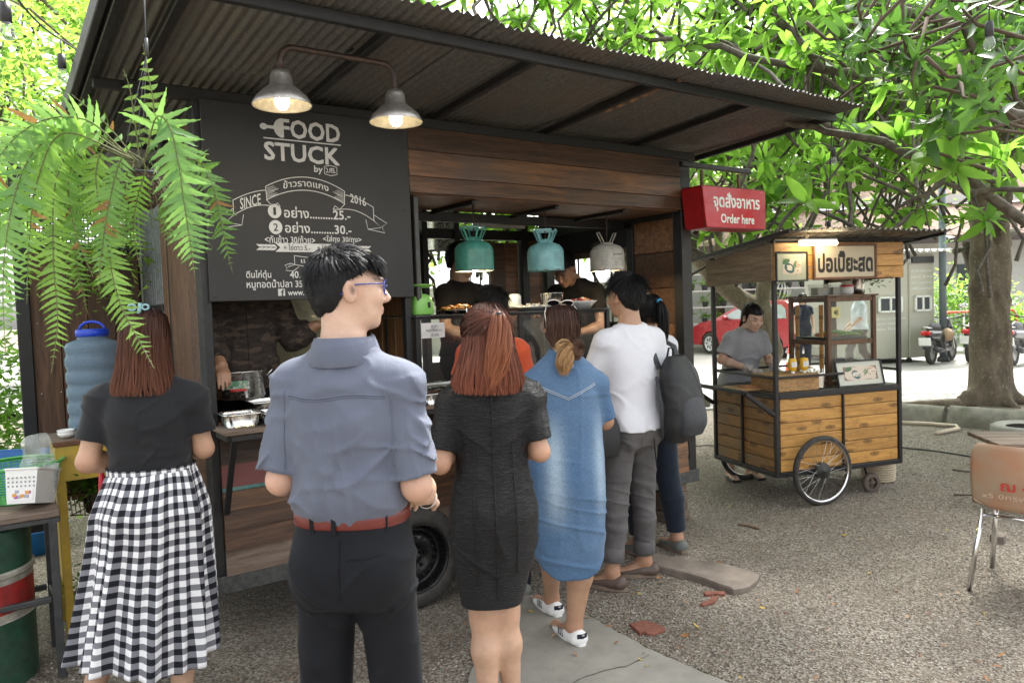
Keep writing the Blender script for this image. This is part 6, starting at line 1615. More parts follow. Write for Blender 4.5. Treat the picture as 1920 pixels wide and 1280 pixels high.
for b_ in (0,W_):FB('guard_rail',(.016,b_,.975),(L_-.016 if b_ else .62,b_,.975),.018)
FB('guard_rail',(0,.016,.975),(0,W_-.016,.975),.018); FB('guard_rail',(L_,.016,.975),(L_,W_-.016,.975),.018)
MB().span((-.012,-.012,.851),(L_+.012,W_+.012,.862)).build('worktop',mat('dark_worktop',(.04,.038,.036),.45,.2,.3,10),cart)
MB().span((.02,.02,.23),(L_-.02,W_-.02,.25)).build('cart_floor',greyw,cart)
FB('push_handle',(-.27,.0,.885),(-.27,.80,.885),.03)
for b_ in (0.0,.80):FB('handle_brace',(-.27,b_,.878),(-.017,b_,.70),.03)
for z0,z1,c0 in ((1.70,1.79,pine),(1.793,1.88,pine),(1.883,1.975,pine)):MB().span((-.02,-.035,z0),(L_+.025,-.017,z1),bev=.003).build('plank',c0,cart)
def side_board(a0,a1):
 for z0,z1a,z1b in ((1.70,1.815,1.79),(1.818,1.972,1.895)):
  B=MB(); B.prism([(-.016,z0),(-.016,z1a),(.84,z1b-(.0 if z0>1.75 else .01)),(.84,z0-.015 if z0<1.75 else 1.784)],a0,a1,'x'); B.build('plank',greyw,cart)
side_board(-.035,-.018); side_board(L_+.018,L_+.035)
MB().span((-.0175,-.0165,1.705),(-.0165,.83,1.80),bev=0).build('backing_board',greyw,cart)  # added strip blocking light behind the side board
tin=mat('weathered_tin',(.24,.235,.22),.5,.5,.35,15,.2,60,c2=(.09,.085,.08))
def cart_sheet(a0,a1):
 n=int((a1-a0)/.05*6); V=[]
 for b_ in (-.30,.2,.98):
  for i in range(n+1):
   a=a0+(a1-a0)*i/n; V.append((a,b_+(.012*float(vnoise(a*9,0.,0.)) if b_<0 else 0),2.022-.095*(b_+.02)+.010*math.sin(a/.05*6.283)+.008*math.sin(a*4)))
 MB().add(V,[[j*(n+1)+i,j*(n+1)+i+1,(j+1)*(n+1)+i+1,(j+1)*(n+1)+i] for j in range(2) for i in range(n)],True).build('roof_sheet',tin,cart)
cart_sheet(-.10,.42); cart_sheet(.39,.92); cart_sheet(.89,1.38)
FB('roof_edge_strip',(-.11,-.32,2.035),(-.11,1.02,1.908),.012,.03); FB('roof_arm',(L_+.2,-.26,2.02),(L_+.2,.9,1.915),.025)
FB('roof_arm',(-.0,.0,2.0),(L_+.22,.0,2.0),.02)
x0,z0=CF(1500,456,-.14); x1,_=CF(1568,456,-.14)
lt=thing('fluorescent_tube','lit warm fluorescent tube under the tin roof of the cart','lamp',CW(x0,-.14,z0),CA)
MB().tube([(0,0,0),(x1-x0,0,0)],.016,10).build('tube',mat('lit_tube',(1,.80,.50),.5,0,0,emit=9),lt)
MB().span((0,-.015,.017),(x1-x0,.015,.033)).build('housing',white_plastic,lt)
a0,zt=CF(1523,461,-.04); a1,zb=CF(1643,527,-.04); zt=1.965; zb=1.695
FR=mat('brown_frame',(.13,.055,.025),.5,0,.25,14); cream=mat('cream_board',(.50,.43,.31),.6,0,.06,4)
def framed(name,label,cat,a0,z0,a1,z1,b_,fw,fm,inner,tilt=0,root=None):
 t=root or thing(name,label,cat,CW(a0,b_,z0),CA); t.rotation_euler=(R(-tilt),0,CA); w_,h=a1-a0,z1-z0
 for p,q in (((0,0),(w_,fw)),((0,h-fw),(w_,h)),((0,fw),(fw,h-fw)),((w_-fw,fw),(w_,h-fw))):MB().span((p[0],-.018,p[1]),(q[0],.0,q[1]),bev=.003).build('frame',fm,t)
 MB().span((fw,-.006,fw),(w_-fw,-.001,h-fw),bev=0).build('mount',inner,t); return t,w_,h
sg_,w_,h=framed('painted_sign','framed cream sign with black hand-painted Thai lettering on the cart front','sign',a0,zb,a1,zt,-.037,.018,FR,cream)
B=MB(); lettering(B,'ปอเปี๊ยะสด',(.045,h*.20,w_-.035,h*.80),-.0075,.045); B.build('lettering',mat('black_paint',(.02,.015,.012),.6,0,0),sg_)
def photo(t,x0,z0,x1,z1,y,cols,seed):     # little printed photograph of spring rolls
 r=random.Random(seed); B=MB(); ms=[mat('print_%s' %n,c,.4,0,.25,60) if 'print_%s' %n not in bpy.data.materials else bpy.data.materials['print_%s' %n] for n,c in cols]
 B.add([(x0,y,z0),(x1,y,z0),(x1,y,z1),(x0,y,z1)],[[0,1,2,3]],m=0)
 W,H=x1-x0,z1-z0; n_=[0]
 def bl(u,v,ru,rv,m,rot=0):
  n_[0] += 1; B.add([(min(x1,max(x0,x0+u*W+ru*H*math.cos(a)*math.cos(rot)-rv*H*math.sin(a)*math.sin(rot))),y-.0002-n_[0]*1e-5,min(z1,max(z0,z0+v*H+ru*H*math.cos(a)*math.sin(rot)+rv*H*math.sin(a)*math.cos(rot)))) for a in [k*math.pi/6 for k in range(12)]],[list(range(12))],m=m)
 bl(.5,.5,1.5,.6,1,.1); bl(.36,.40,.42,.30,5,-.5); bl(.16,.82,.34,.16,2,.3); bl(.85,.2,.3,.2,1)
 for i in range(12):bl(.30+.045*(i %4)+r.uniform(-.02,.02),.32+.10*(i // 4),.13,.045,4 if i %3 else 1,-.55)
 for i in range(10):bl(.66+r.uniform(-.05,.06),.6+r.uniform(-.15,.15),.20,.03,2 if i %2 else 6,r.uniform(.6,1.5))
 for i in range(14):bl(.84+r.uniform(-.09,.1),.5+r.uniform(-.3,.4),.06,.05,3 if i %3 else 4)
 B.build('photograph',ms,t)
pc=[('brown',(.22,.14,.09)),('cream',(.55,.47,.38)),('green',(.05,.13,.05)),('orange',(.42,.20,.08)),('white',(.62,.58,.5)),('teal',(.03,.09,.09)),('pale_green',(.22,.27,.12))]
a0,zt=CF(1453,472,-.04); a1,zb=CF(1514,527,-.04)
pf,w_,h=framed('picture_frame','small black picture frame with a food photo hung at the left of the cart sign','picture frame',a0,zb,a1,zt,-.037,.012,black_plastic,mat('pale_green_mount',(.38,.40,.30),.6,0,.04))
photo(pf,w_*.22,h*.24,w_*.80,h*.76,-.0075,pc,3)
MB().tube([(w_*.5,-.002,h+.035),(.02,-.002,h)],.001,4).build('string',grey_steel,pf)
a0,_=CF(1573,722,-.01); a1,_=CF(1660,715,-.01)
pf,w_,h=framed('picture_frame','wide black picture frame leaning on the cart worktop under the glass cabinet','picture frame',a0,.864,a1,.864+.205,.0,.012,black_plastic,mat('pale_mount',(.5,.51,.44),.6,0,.03),14)
photo(pf,w_*.16,h*.24,w_*.88,h*.76,-.0075,pc,8)
def spoked(b_,a_=.345):
 c=Vector((a_,b_,.262)); t_=MB().lathe([(.232,-.018),(.238,-.024),(.252,-.022),(.263,-.010),(.266,0),(.263,.010),(.252,.022),(.238,.024),(.232,.018)],c,64,'y')
 wv_=t_.build('wheel',rubber,cart)
 MB().lathe([(.233,-.019),(.228,-.017),(.222,-.008),(.222,.008),(.228,.017),(.233,.019)],c,64,'y').build('rim',chrome,wv_)
 MB().lathe([(.001,-.040),(.010,-.040),(.012,-.024),(.034,-.022),(.036,-.018),(.060,-.016),(.062,.016),(.034,.02),(.012,.03),(.001,.032)],c,28,'y').build('hub',mat('worn_hub',(.05,.05,.048),.6,.4,.3) if b_<0 else bpy.data.materials['worn_hub'],wv_)
 for k in range(32):
  a=2*math.pi*k/32; o=.55*(1 if k %2 else -1); s_=-1 if (k // 2) %2 else 1
  MB().tube([c+Vector((.055*math.cos(a+o),s_*.015,.055*math.sin(a+o))),c+Vector((.224*math.cos(a),s_*.003,.224*math.sin(a)))],.0013,4,cap=False).build('spoke',chrome,wv_)
spoked(-.075); spoked(W_+.075)
FB('axle',(.345,-.05,.262),(.345,W_+.05,.262),.014); FB('axle_stay',(.345,-.045,.262),(.60,-.02,.262),.010)
def caster(a_,b_):
 c=Vector((a_,b_,.078)); w2=MB().lathe([(.045,-.018),(.072,-.020),(.078,-.012),(.078,.012),(.072,.020),(.045,.018)],c,24,'y').build('caster',mat('rusty_grey_wheel',(.12,.09,.075),.8,.1,.4,20),cart)
 B=MB().lathe([(.001,-.016),(.018,-.016),(.018,.016),(.001,.016)],c,12,'y')
 for k in range(4):B.bar(c,c+Vector((.045*math.cos(k*math.pi/2),0,.045*math.sin(k*math.pi/2))),.014,.02)
 B.build('spoke',bpy.data.materials['rusty_grey_wheel'],w2); FB('caster_fork',c+Vector((0,.024,0)),c+Vector((-.05,.024,.148)),.02,.005)
caster(.93,.06); caster(.93,.70)
oak=wood('dark_cabinet_wood',(.16,.075,.03),(.06,.028,.014),2,.5,.2,coat=.2)
a0,_=CF(1555,720,.14); cb=thing('glass_cabinet','small dark wooden glass cabinet with green beans on the cart worktop','cabinet',CW(a0,.14,.864),CA); cw,cd,ch=.44,.44,.70
for x in (0,cw):
 for y in (0,cd):MB().span((x-.016,y-.016,0),(x+.016,y+.016,ch),bev=.002).build('post',oak,cb)
for z in (.02,.34,ch-.02):
 for y in (0,cd):MB().span((.017,y-.012,z-.018),(cw-.017,y+.012,z+.018),bev=.002).build('rail',oak,cb)
 for x in (0,cw):MB().span((x-.012,.017,z-.018),(x+.012,cd-.017,z+.018),bev=.002).build('rail',oak,cb)
MB().span((-.03,-.03,ch),(cw+.03,cd+.03,ch+.014)).build('cabinet_top',oak,cb)
cgl=glass_mat('cabinet_glass',(.96,.97,.96),.8,.03)
for p,q in (((.017,-.002,.04),(cw-.017,.001,.32)),((.017,-.002,.36),(cw-.017,.001,ch-.04)),((cw-.001,.017,.04),(cw+.002,cd-.017,ch-.04))):MB().span(p,q,bev=0).build('glass_pane',cgl,cb)
for z0,z1 in ((.06,.30),(.40,.62)):       # left side: two small doors
 for y0,y1 in ((.06,.10),(.34,.38)):MB().span((-.008,y0,z0-.02),(.006,y1,z1+.02),bev=.002).build('door_stile',pine,cb)
 MB().span((-.002,.10,z0),(.001,.34,z1),bev=0).build('glass_pane',cgl,cb)
MB().span((.02,.02,.355),(cw-.02,cd-.02,.362)).build('shelf',black_plastic,cb)
tr_=thing('bean_tray','black tray of green beans and orange carrot strips inside the glass cabinet','tray',CW(a0+.03,.17,.864+.366),CA)
MB().span((0,0,0),(.38,.36,.012)).build('tray',black_plastic,tr_)
bn=MB(); ct=MB(); r=random.Random(5)
for i in range(46):
 x,y,a=r.uniform(.16,.30),r.uniform(.02,.3),r.uniform(-.5,.7); z=.02+r.random()*.03; l=r.uniform(.05,.09); bn.tube([(x-l*math.cos(a),y-l*.3*math.sin(a),z),(x,y,z+.006),(x+l*math.cos(a),y+l*.3*math.sin(a),z-.002)],.0045,5)
for i in range(40):
 x,y,a=r.uniform(.03,.12),r.uniform(.0,.2),r.uniform(0,3); z=.015+r.random()*.025; ct.tube([(x,y,z),(x+.03*math.cos(a),y+.03*math.sin(a),z+.004)],.003,4)
bn.build('green_beans',mat('bean_green',(.14,.28,.04),.5,0,.3),tr_)['kind']='stuff'; ct.build('carrot_strips',mat('carrot',(.55,.13,.02),.5,0,.2),tr_)['kind']='stuff'
tg=thing('price_tag','yellow price tag reading 40 on the cabinet glass','price tag',CW(a0+.02,.13,1.40),CA)
c1=MB().span((0,-.004,0),(.085,-.002,.085),bev=0).build('card',mat('yellow_card',(.55,.50,.22),.7,0,.05),tg); B=MB(); lettering(B,'40',(.02,.02,.062,.062),-.0055,.02); B.build('number',black_plastic,c1)
def on_cab(name,label,cat,x,y,z=ch+.015):return thing(name,label,cat,CW(a0+x,.14+y,.864+z),CA)
clr=glass_mat('clear_plastic',(.96,.98,.98),.7,.22,(.9,.92,.9))
for i,(x,l_) in enumerate(((-.03,'left clear plastic tub on top of the glass cabinet beside its neighbour'),(.12,'clear plastic tub on top of the glass cabinet next to the white jar'))):
 t=on_cab('plastic_tub',l_,'tub',x+.02,.1); t.scale=(.72,.72,.9)
 B=MB(); 
 for y in (0,.14):B.add([(0,y,0),(.15,y,0),(.17,y-.01+y/7,.10),(-.02,y-.01+y/7,.10)],[[0,1,2,3]])
 B.add([(0,0,0),(0,.14,0),(-.02,.15,.10),(-.02,-.01,.10)],[[0,1,2,3]]); B.add([(.15,0,0),(.15,.14,0),(.17,.15,.10),(.17,-.01,.10)],[[0,1,2,3]]); B.build('tub',clr,t)
 MB().span((.01,.01,.002),(.14,.13,.07)).build('contents',mat('pale_noodles',(.45,.44,.36),.8,0,.3,90) if not i else bpy.data.materials['pale_noodles'],t)
t=on_cab('jar','white jar with red label on top of the cabinet','jar',.27,.10); MB().lathe([(.001,0),(.05,.0),(.055,.02),(.052,.07),(.035,.095),(.034,.11),(.001,.112)],(0,0,0),20).build('jar_body',enamel,t); MB().lathe([(.0545,.062),(.0535,.078)],(0,0,0),20).build('label_band',red_plastic,t)
t=on_cab('tin_pot','small tin pot with a trailing leafy plant on top of the cabinet','plant pot',.40,.12); MB().lathe([(.001,0),(.042,0),(.046,.05),(.052,.125),(.055,.128),(.050,.126),(.04,.12),(.001,.118)],(0,0,0),20).build('pot',stainless,t)
r=np.random.default_rng(3)
def leaf_cloud(n,gen,size,seed,bend=.25,ar=.42):
 r=np.random.default_rng(seed); P=gen(r,n); s=size*(.6+.8*r.random(n)); a=r.random(n)*6.283; el_=r.normal(-.15,.5,n)
 d=np.stack([np.cos(a)*np.cos(el_),np.sin(a)*np.cos(el_),np.sin(el_)],1); sd=np.stack([-np.sin(a),np.cos(a),.5*r.normal(0,1,n)],1); sd /= np.linalg.norm(sd,axis=1,keepdims=True); up=np.cross(sd,d)
 V=np.stack([P,P+d*(s*.5)[:,None]+sd*(s*ar*.5)[:,None]+up*(s*.05)[:,None],P+d*s[:,None]-up*(s*bend)[:,None],P+d*(s*.5)[:,None]-sd*(s*ar*.5)[:,None]+up*(s*.05)[:,None]],1).reshape(-1,3)
 F=(np.array([[0,1,2,3]])[None]+4*np.arange(n)[:,None,None]).reshape(-1,4); c=np.repeat(r.random((n,1)),4,0)*np.ones((1,3)); return V,F,c
def cloud_obj(name,n,gen,size,seed,m,parent=None,kind='stuff',**k):
 V,F,c=leaf_cloud(n,gen,size,seed,**k); o=link(name,np_mesh(name,V,F,[m],True,col=c),parent)
 if kind:o['kind']=kind
 return o
lf_dark=leaf_mat('dark_small_leaf',(.03,.075,.02),(.06,.13,.03),.35,(.12,.25,.03),vcol=True)
lf_mid=leaf_mat('mid_green_leaf',(.05,.13,.02),(.11,.22,.03),.5,(.25,.48,.05),vcol=True)
lf_light=leaf_mat('light_leaf',(.10,.22,.03),(.20,.34,.05),.55,(.45,.70,.10),vcol=True)
cloud_obj('foliage',260,lambda r,n:np.stack([r.normal(.06,.08,n),r.normal(0,.06,n),.10+.09*r.random(n)-.5*np.maximum(0,r.normal(.0,.08,n))],1),.03,3,lf_dark,t)
def on_top(name,label,cat,px,py,b_,z=.864):a,_=CF(px,py,b_); return thing(name,label,cat,CW(a,b_,z),CA)
osb=mat('osb_board',(.40,.24,.10),.75,0,.45,26,.3,90,c2=(.25,.14,.06),stretch=(1,1,2.5))
t=on_top('chipboard_box','low chipboard box in the front left corner of the cart worktop','box',1456,728,.02)
x1=CF(1536,722,.02)[0]-CF(1456,728,.02)[0]
for p,q in (((0,0,0),(x1,.012,.115)),((0,.30,0),(x1,.312,.115)),((0,.012,0),(.012,.30,.115)),((x1-.012,.012,0),(x1,.30,.115)),((0,0,.1155),(x1,.312,.124))):MB().span(p,q).build('board',osb,t)
mus=mat('mustard_yellow',(.62,.36,.02),.35,0,.06)
for i,(px,l_) in enumerate(((1486,'yellow mustard bottle on the chipboard box, nearer the vendor'),(1508,'yellow mustard bottle on the chipboard box, nearer the glass cabinet'))):
 a,_=CF(px,700,.12); t=thing('mustard_bottle',l_,'bottle',CW(a,.12,.864+.125),CA,'mustard bottles on the box'); t.rotation_euler=(0,0,CA)
 MB().lathe([(.001,0),(.014,0),(.015,.012),(.012,.014),(.032,.028),(.036,.04),(.036,.095),(.032,.112),(.001,.115)],(0,0,0),20,sy=.7).build('bottle_body',mus,t)
 MB().lathe([(.016,-.001),(.017,.013),(.012,.0135)],(0,0,0),14).build('cap',enamel,t)
 B=MB(); B.add([(.026*s_,-.0262+.004*abs(s_),z) for z in (.048,.088) for s_ in (-1,-.5,0,.5,1)],[[k,k+1,k+6,k+5] for k in range(4)]); B.build('label',mat('bottle_label',(.6,.6,.58),.5,0,.3,80) if not i else bpy.data.materials['bottle_label'],t)
t=on_top('tin_can','ribbed tin can holding plastic cutlery beside the chipboard box','can',1536,722,.06)
MB().lathe([(.001,0)]+[(.036+(.0015 if k %2 else 0),.004+k*.008) for k in range(15)]+[(.038,.125),(.035,.122)],(0,0,0),20).build('can',stainless,t)
for k in range(6):MB().tube([(.02*math.cos(k),.02*math.sin(k),.06),(.032*math.cos(k*1.1),.03*math.sin(k),.155)],.004,5,flat=.5).build('utensil',enamel,t)
t=on_top('cutting_board','wooden chopping board in front of the vendor','chopping board',1400,722,.30); MB().span((-.16,-.1,0),(.16,.14,.022)).build('board',osb,t); MB().span((-.06,-.06,.023),(.10,.04,.034)).build('wrapper',mat('orange_filling',(.40,.16,.06),.7,0,.4,60),t)
t=on_top('herb_bunch','green herb bunch behind the mustard bottles','herbs',1524,700,.2); cloud_obj('foliage',160,lambda r,n:np.stack([r.normal(0,.025,n),r.normal(0,.02,n),.02+.10*r.random(n)],1),.03,9,lf_mid,t)
t=thing('wicker_basket','tall pale wicker basket lined with a black bin bag behind the cart','basket',CW(1.27,.34,0),CA)
B=MB()
for k in range(26):
 z=.02+k*.02; rr_=.13+.02*k/26
 B.lathe([(rr_-.004,z-.009),(rr_+.005+.002*(k %2),z),(rr_-.004,z+.009)],(0,0,0),24)
B.build('wicker',mat('pale_wicker',(.50,.42,.30),.8,0,.35,60),t); MB().lathe([(.15,.50),(.165,.54),(.155,.575),(.14,.56),(.12,.45)],(0,0,0),24).build('bin_bag',mat('black_bag',(.02,.02,.022),.3,0,.2,40,.8,40,dist=.02),t)
# ================================================================== KERB, PIPES, CABLE, GROUND BITS
kerb_m=mat('mossy_concrete_kerb',(.27,.255,.215),.9,0,.3,4,.4,50,c2=(.15,.145,.11))
def kerb(name,label,p,q,rr_=.11):
 p,q=Vector(p),Vector(q); d=(q-p).normalized(); L=(q-p).length; B=MB(); P=[(-rr_*1.1,-.05),(-rr_*1.1,.06)]+[(-rr_*1.05*math.cos(a),.06+rr_*1.35*math.sin(a)) for a in [i*math.pi/10 for i in range(1,10)]]+[(rr_*1.1,.06),(rr_*1.1,-.05)]
 N=24; V=[]
 for i in range(N+1):
  for (x,z) in P:o=.006*float(vnoise(i*.9,x*12,z*12)); V.append((x+o,L*i/N,z+o))
 n=len(P); F=[[i*n+j,i*n+j+1,(i+1)*n+j+1,(i+1)*n+j] for i in range(N) for j in range(n-1)]+[list(range(n)),[N*n+j for j in range(n)][::-1]]
 B.add(V,F,True); o=B.build(name,kerb_m); o.location=p; o.rotation_euler=(0,0,math.atan2(d.y,d.x)-math.pi/2); tag(o,label,'kerb')
kp=[Vector((3.35,10.85,0)),Vector((5.15,8.88,0)),Vector((5.17,8.80,0)),Vector((6.6,7.0,0))]
kerb('kerb_stone','rounded mossy concrete kerb stone running behind the cart',kp[0],kp[1]); kerb('kerb_stone','thicker rounded mossy concrete kerb stone in front of the big tree',kp[2],kp[3],.125)
kerb('kerb_stone','pale concrete kerb end seen between food truck and cart',G(1318,765),G(1290,745),.10)
o=MB().tube([G(1688,792,.03),G(1740,794,.03),G(1793,798,.03),G(1797,803,.03),G(1755,812,.025)],.022,10).build('pvc_pipe',mat('cream_pvc',(.50,.42,.32),.5,0,.15,8)); tag(o,'cream plastic pipe lying bent in front of the kerb','pipe')
def cable(label,pts,rr_,m=black_plastic,name='cable'):
 P=[Vector(p) for p in pts]; Q=[]
 for a,b in zip(P,P[1:]):Q += [a.lerp(b,t)+Vector((random.gauss(0,.004),random.gauss(0,.004),0)) for t in (0,.25,.5,.75)]
 o=MB().tube(Q+[P[-1]],rr_,6).build(name,m); tag(o,label,name.replace('_',' '))
cable('black cable lying on the gravel between the cart and the orange chair',[G(1690,838,.008),G(1760,846,.008),G(1855,861,.008),G(1960,868,.008)],.008)
cable('thin black cable on the gravel between food truck and cart',[G(1303,836,.008),G(1325,834,.008),G(1345,836,.008)],.006)
bark_s=mat('twig_bark',(.09,.065,.045),.9,0,.3,30)
cable('thin bare stick lying on the gravel left of the orange chair',[G(1785,880,.008),G(1820,884,.01),G(1852,889,.008)],.007,bark_s,'stick')
cable('crooked bare stick lying on the gravel nearer than the other stick',[G(1790,927,.008),G(1830,928,.014),G(1850,931,.008)],.006,bark_s,'stick')
def chip(name,label,cat,pts,h,m,g=None,z=.0):
 P=[G(*p) for p in pts]; c=sum(P,Vector())/len(P); B=MB(); Q=[]
 for a,b in zip(P,P[1:]+P[:1]):Q += [a,a.lerp(b,.5)+Vector((random.gauss(0,.008),random.gauss(0,.008),0))]
 n=len(Q); V=[(p.x-c.x,p.y-c.y,-.01) for p in Q]+[(p.x-c.x,p.y-c.y,h*.75) for p in Q]+[((p.x-c.x)*.95,(p.y-c.y)*.95,h) for p in Q]
 F=[[k*n+i,k*n+(i+1) %n,(k+1)*n+(i+1) %n,(k+1)*n+i] for k in (0,1) for i in range(n)]+[[2*n+i for i in range(n)]]
 B.add(V,F); o=B.build(name,m); o.location=(c.x,c.y,z); tag(o,label,cat,g)
stone_g=mat('grey_brown_slab',(.21,.175,.145),.9,0,.25,5,.4,60,c2=(.14,.115,.095)); brick_m=mat('brick_red',(.20,.075,.05),.9,0,.3,20,.3,90)
chip('stone_slab','long grey-brown stone slab lying on gravel beside the boat shoes','stone slab',[(1195,1060),(1225,1045),(1262,1053),(1340,1063),(1425,1085),(1405,1108),(1375,1114),(1330,1098),(1262,1078)],.035,stone_g)
chip('brick_shard','broad brick red shard lying on gravel beside the concrete path','brick shard',[(1180,1172),(1205,1165),(1240,1175),(1247,1184),(1225,1192),(1212,1187),(1200,1190)],.012,brick_m)
chip('brick_shard','thin brick red sliver beside the stone slab end','brick shard',[(1322,1111),(1358,1111),(1358,1117),(1324,1118)],.012,brick_m)
chip('brick_shard','narrow pointed brick red shard in front of the stone slab','brick shard',[(1312,1134),(1335,1120),(1346,1120),(1340,1130),(1318,1137)],.010,brick_m)
chip('stone','single pale rounded stone between the chair legs','stone',[(1856,1015),(1870,1008),(1884,1012),(1882,1022),(1862,1023)],.05,stone_g)
chip('plank_offcut','thin brown plank offcut lying on gravel beyond the stone slab','plank',[(1383,984),(1392,982),(1425,990),(1422,993)],.01,wood('offcut',(.2,.13,.08),(.1,.06,.04),0))
lfm=[mat('leaf_litter_%s' %n,c,.7,0,.3,40) for n,c in (('rust',(.26,.13,.07)),('tan',(.30,.20,.12)),('yellow',(.50,.34,.03)),('orange',(.36,.17,.06)))]
lms=[]
for k in range(4):
 V=[]; n=6
 for i in range(n+1):
  t=i/n; w_=.36*math.sin(math.pi*t ** .85) ** .8
  V += [((t-.5),w_*.5,.10*math.sin(t*3+k)+.05),((t-.5),0,.10*math.sin(t*3+k)),((t-.5),-w_*.5,.10*math.sin(t*3+k)+.05)]
 lms.append(MB().add(V,[[i*3+j,i*3+j+1,i*3+4+j,i*3+3+j] for i in range(n) for j in (0,1)],True).mesh('fallen_leaf',lfm[k]))
LM=[(-1.3,2.9,'near the checked skirt'),(-.9,3.3,'under the left end of the food truck'),(-.4,2.4,'beside the black trousers'),(-.5,3.7,'near the truck wheel'),(.3,2.7,'on the concrete path'),(.2,3.5,'near the white sneakers'),(.62,3.56,'near the broad brick shard'),(1.1,4.1,'near the stone slab'),(.6,4.1,'near the boat shoes'),(1.6,3.2,'on the gravel in front of the stone slab'),(2.4,5.2,'under the food cart'),(2.2,4.3,'on the open gravel before the cart wheel'),(2.4,3.5,'near the orange chair legs'),(3.4,5.6,'between cart and orange chair'),(4.4,6.5,'near the kerb stones'),(1.2,2.4,'beside the edge of the concrete path')]
r=random.Random(12); placed=0
while placed<120:
 px,py=r.uniform(380,1900),860+420*r.random() ** .8
 p=G(px,py,.01)
 if p.y>7 or (px<900 and py<960):continue
 o=link('fallen_leaf',lms[r.choice([0,0,1,1,2,3])],None,(p.x,p.y,.014+(.008 if slab_inside(np.array([p.x]),np.array([p.y]))[0] else 0)),(r.gauss(0,.25),r.gauss(0,.25),r.uniform(0,6.28)),r.uniform(.022,.052)); tag(o,'%s %s fallen leaf lying %s' %(r.choice(['curled','flat','small','narrow']),o.data.materials[0].name.split('_')[2],min(LM,key=lambda q:(q[0]-p.x) ** 2+(q[1]-p.y) ** 2)[2]),'fallen leaf','fallen leaves scattered over gravel and path'); placed += 1
# ================================================================== ORANGE SHELL CHAIR, TABLE CORNER
ch_=thing('chair','faded orange plastic shell chair with steel legs, seen from behind','chair',Vector((2.36,3.87,0))+Vector((.215*math.cos(R(46))+.03*math.sin(R(46)),-.215*math.sin(R(46))+.03*math.cos(R(46)),0)),R(-46))
shm,t,bb=_nodes('faded_orange_plastic'); vec=coords(t); t.links.new(mixc(t,ramp(t,noise(t,vec,5,4,.6),[(.35,0),(.65,1)]),(.38,.28,.19),(.42,.21,.12)),bb.inputs['Base Color']); bb.inputs['Roughness'].default_value=.45
def shell(u,v):
 x=(u-.5)*2; 
 if v<.55:y=.02+.06*(v/.55)*0+.02*(1-v/.55); z=.80-v/.55*.34; w_=.215+.01*math.sin(v*5); y=.0+.035*(v/.55) ** 2
 else:q=(v-.55)/.45; y=.035+.40*q; z=.46-.05*math.sin(q*3.14*.5)-.00; w_=.215
 rc=max(0,(.10-v)/.10); w_ *= 1-.16*rc ** 2
 return (x*w_,y+.05*x ** 2*(1 if v<.55 else .0)+(.0),z-.02+(.045*x ** 4 if v>.55 else 0))
B=MB().sheet(shell,20,26); o=B.build('seat_shell',shm,ch_); md=o.modifiers.new('t','SOLIDIFY'); md.thickness=.007
B=MB(); lettering(B,'ฌ 4',(-.075,.55,.06,.60),-.012,.02); B.build('lettering',mat('faded_red_paint',(.48,.03,.02),.6,0,.2),ch_); B=MB(); lettering(B,'x5 0ครพสร',(-.16,.505,.10,.53),-.006,.0); B.build('faint_lettering',mat('faint_paint',(.5,.36,.27),.6,0,.2),ch_)
for sx,sy,tx,ty in ((-1,0,-.045,-.08),(1,0,.045,-.08),(-1,1,-.045,.09),(1,1,.045,.09)):
 x,y=sx*.17,.05+sy*.28; MB().tube([(x,y,.43),(x+tx,y+ty,.0)],.013,10).build('leg',chrome if sx<0 else grey_steel,ch_)
MB().tube([(-.18,.045,.40),(.18,.045,.40)],.010,8).build('crossbar',chrome,ch_)
tb=thing('wooden_table','corner of a grey wooden plank table behind the orange chair','table',G(1905,835,.0)*1,R(-10)); p=D(1872,832,5.2); tb.location=(p.x,p.y,0)
for i in range(4):MB().span((0,i*.13,p.z-.03),(1.2,i*.13+.125,p.z),bev=.004).build('plank',w_grey,tb)
for x in (.08,1.1):MB().span((x,.04,0),(x+.05,.09,p.z-.03)).build('leg',w_grey,tb)
p=D(1900,800,6.6); o=MB().lathe([(.16,0),(.26,0),(.28,p.z),(.24,p.z+.02),(.16,p.z)],(0,0,0),28).build('concrete_ring',mat('grey_concrete_ring',(.27,.265,.24),.9,0,.2,5,.3,60)); o.location=(p.x+.12,p.y,0); tag(o,'grey concrete ring planter behind the wooden table','planter')
# ================================================================== TREES AND FOLIAGE
bark,t,bb=_nodes('mottled_grey_bark'); vec=coords(t,(1,1,.35)); base=mixc(t,ramp(t,noise(t,vec,6,5,.7),[(.35,0),(.65,1)]),(.17,.135,.095),(.085,.067,.048)); base=mixc(t,ramp(t,noise(t,coords(t),22,5,.75),[(.56,0),(.66,.8)]),base,(.26,.25,.20)); t.links.new(base,bb.inputs['Base Color']); bb.inputs['Roughness'].default_value=.95; bump(t,bb,noise(t,vec,30,6,.7),.8,.02)
bark_g=mat('smooth_grey_branch_bark',(.13,.112,.09),.85,0,.3,20,.5,60,c2=(.07,.06,.048))
def trunk_sdf(lo,hi,vox,segs,parent,name='trunk',m=bark,rough=.02):
 S_=Sdf(lo,hi,vox)
 for p,q,a,b,k in segs:S_.cone(p,q,a,b,k)
 S_.disp(lambda x,y,z:-rough*(np.maximum(ridged(x*5,y*5,z*.9),0) ** 2)+.5*rough*vnoise(x*9,y*9,z*5),.12); V,F=S_.mesh(1); return link(name,np_mesh(name,V,F,[m],True),parent)
TG=G(1858,757); tr=thing('broad_leaf_tree','big tree with two fused mottled trunks beside the kerb, full height','tree',TG)
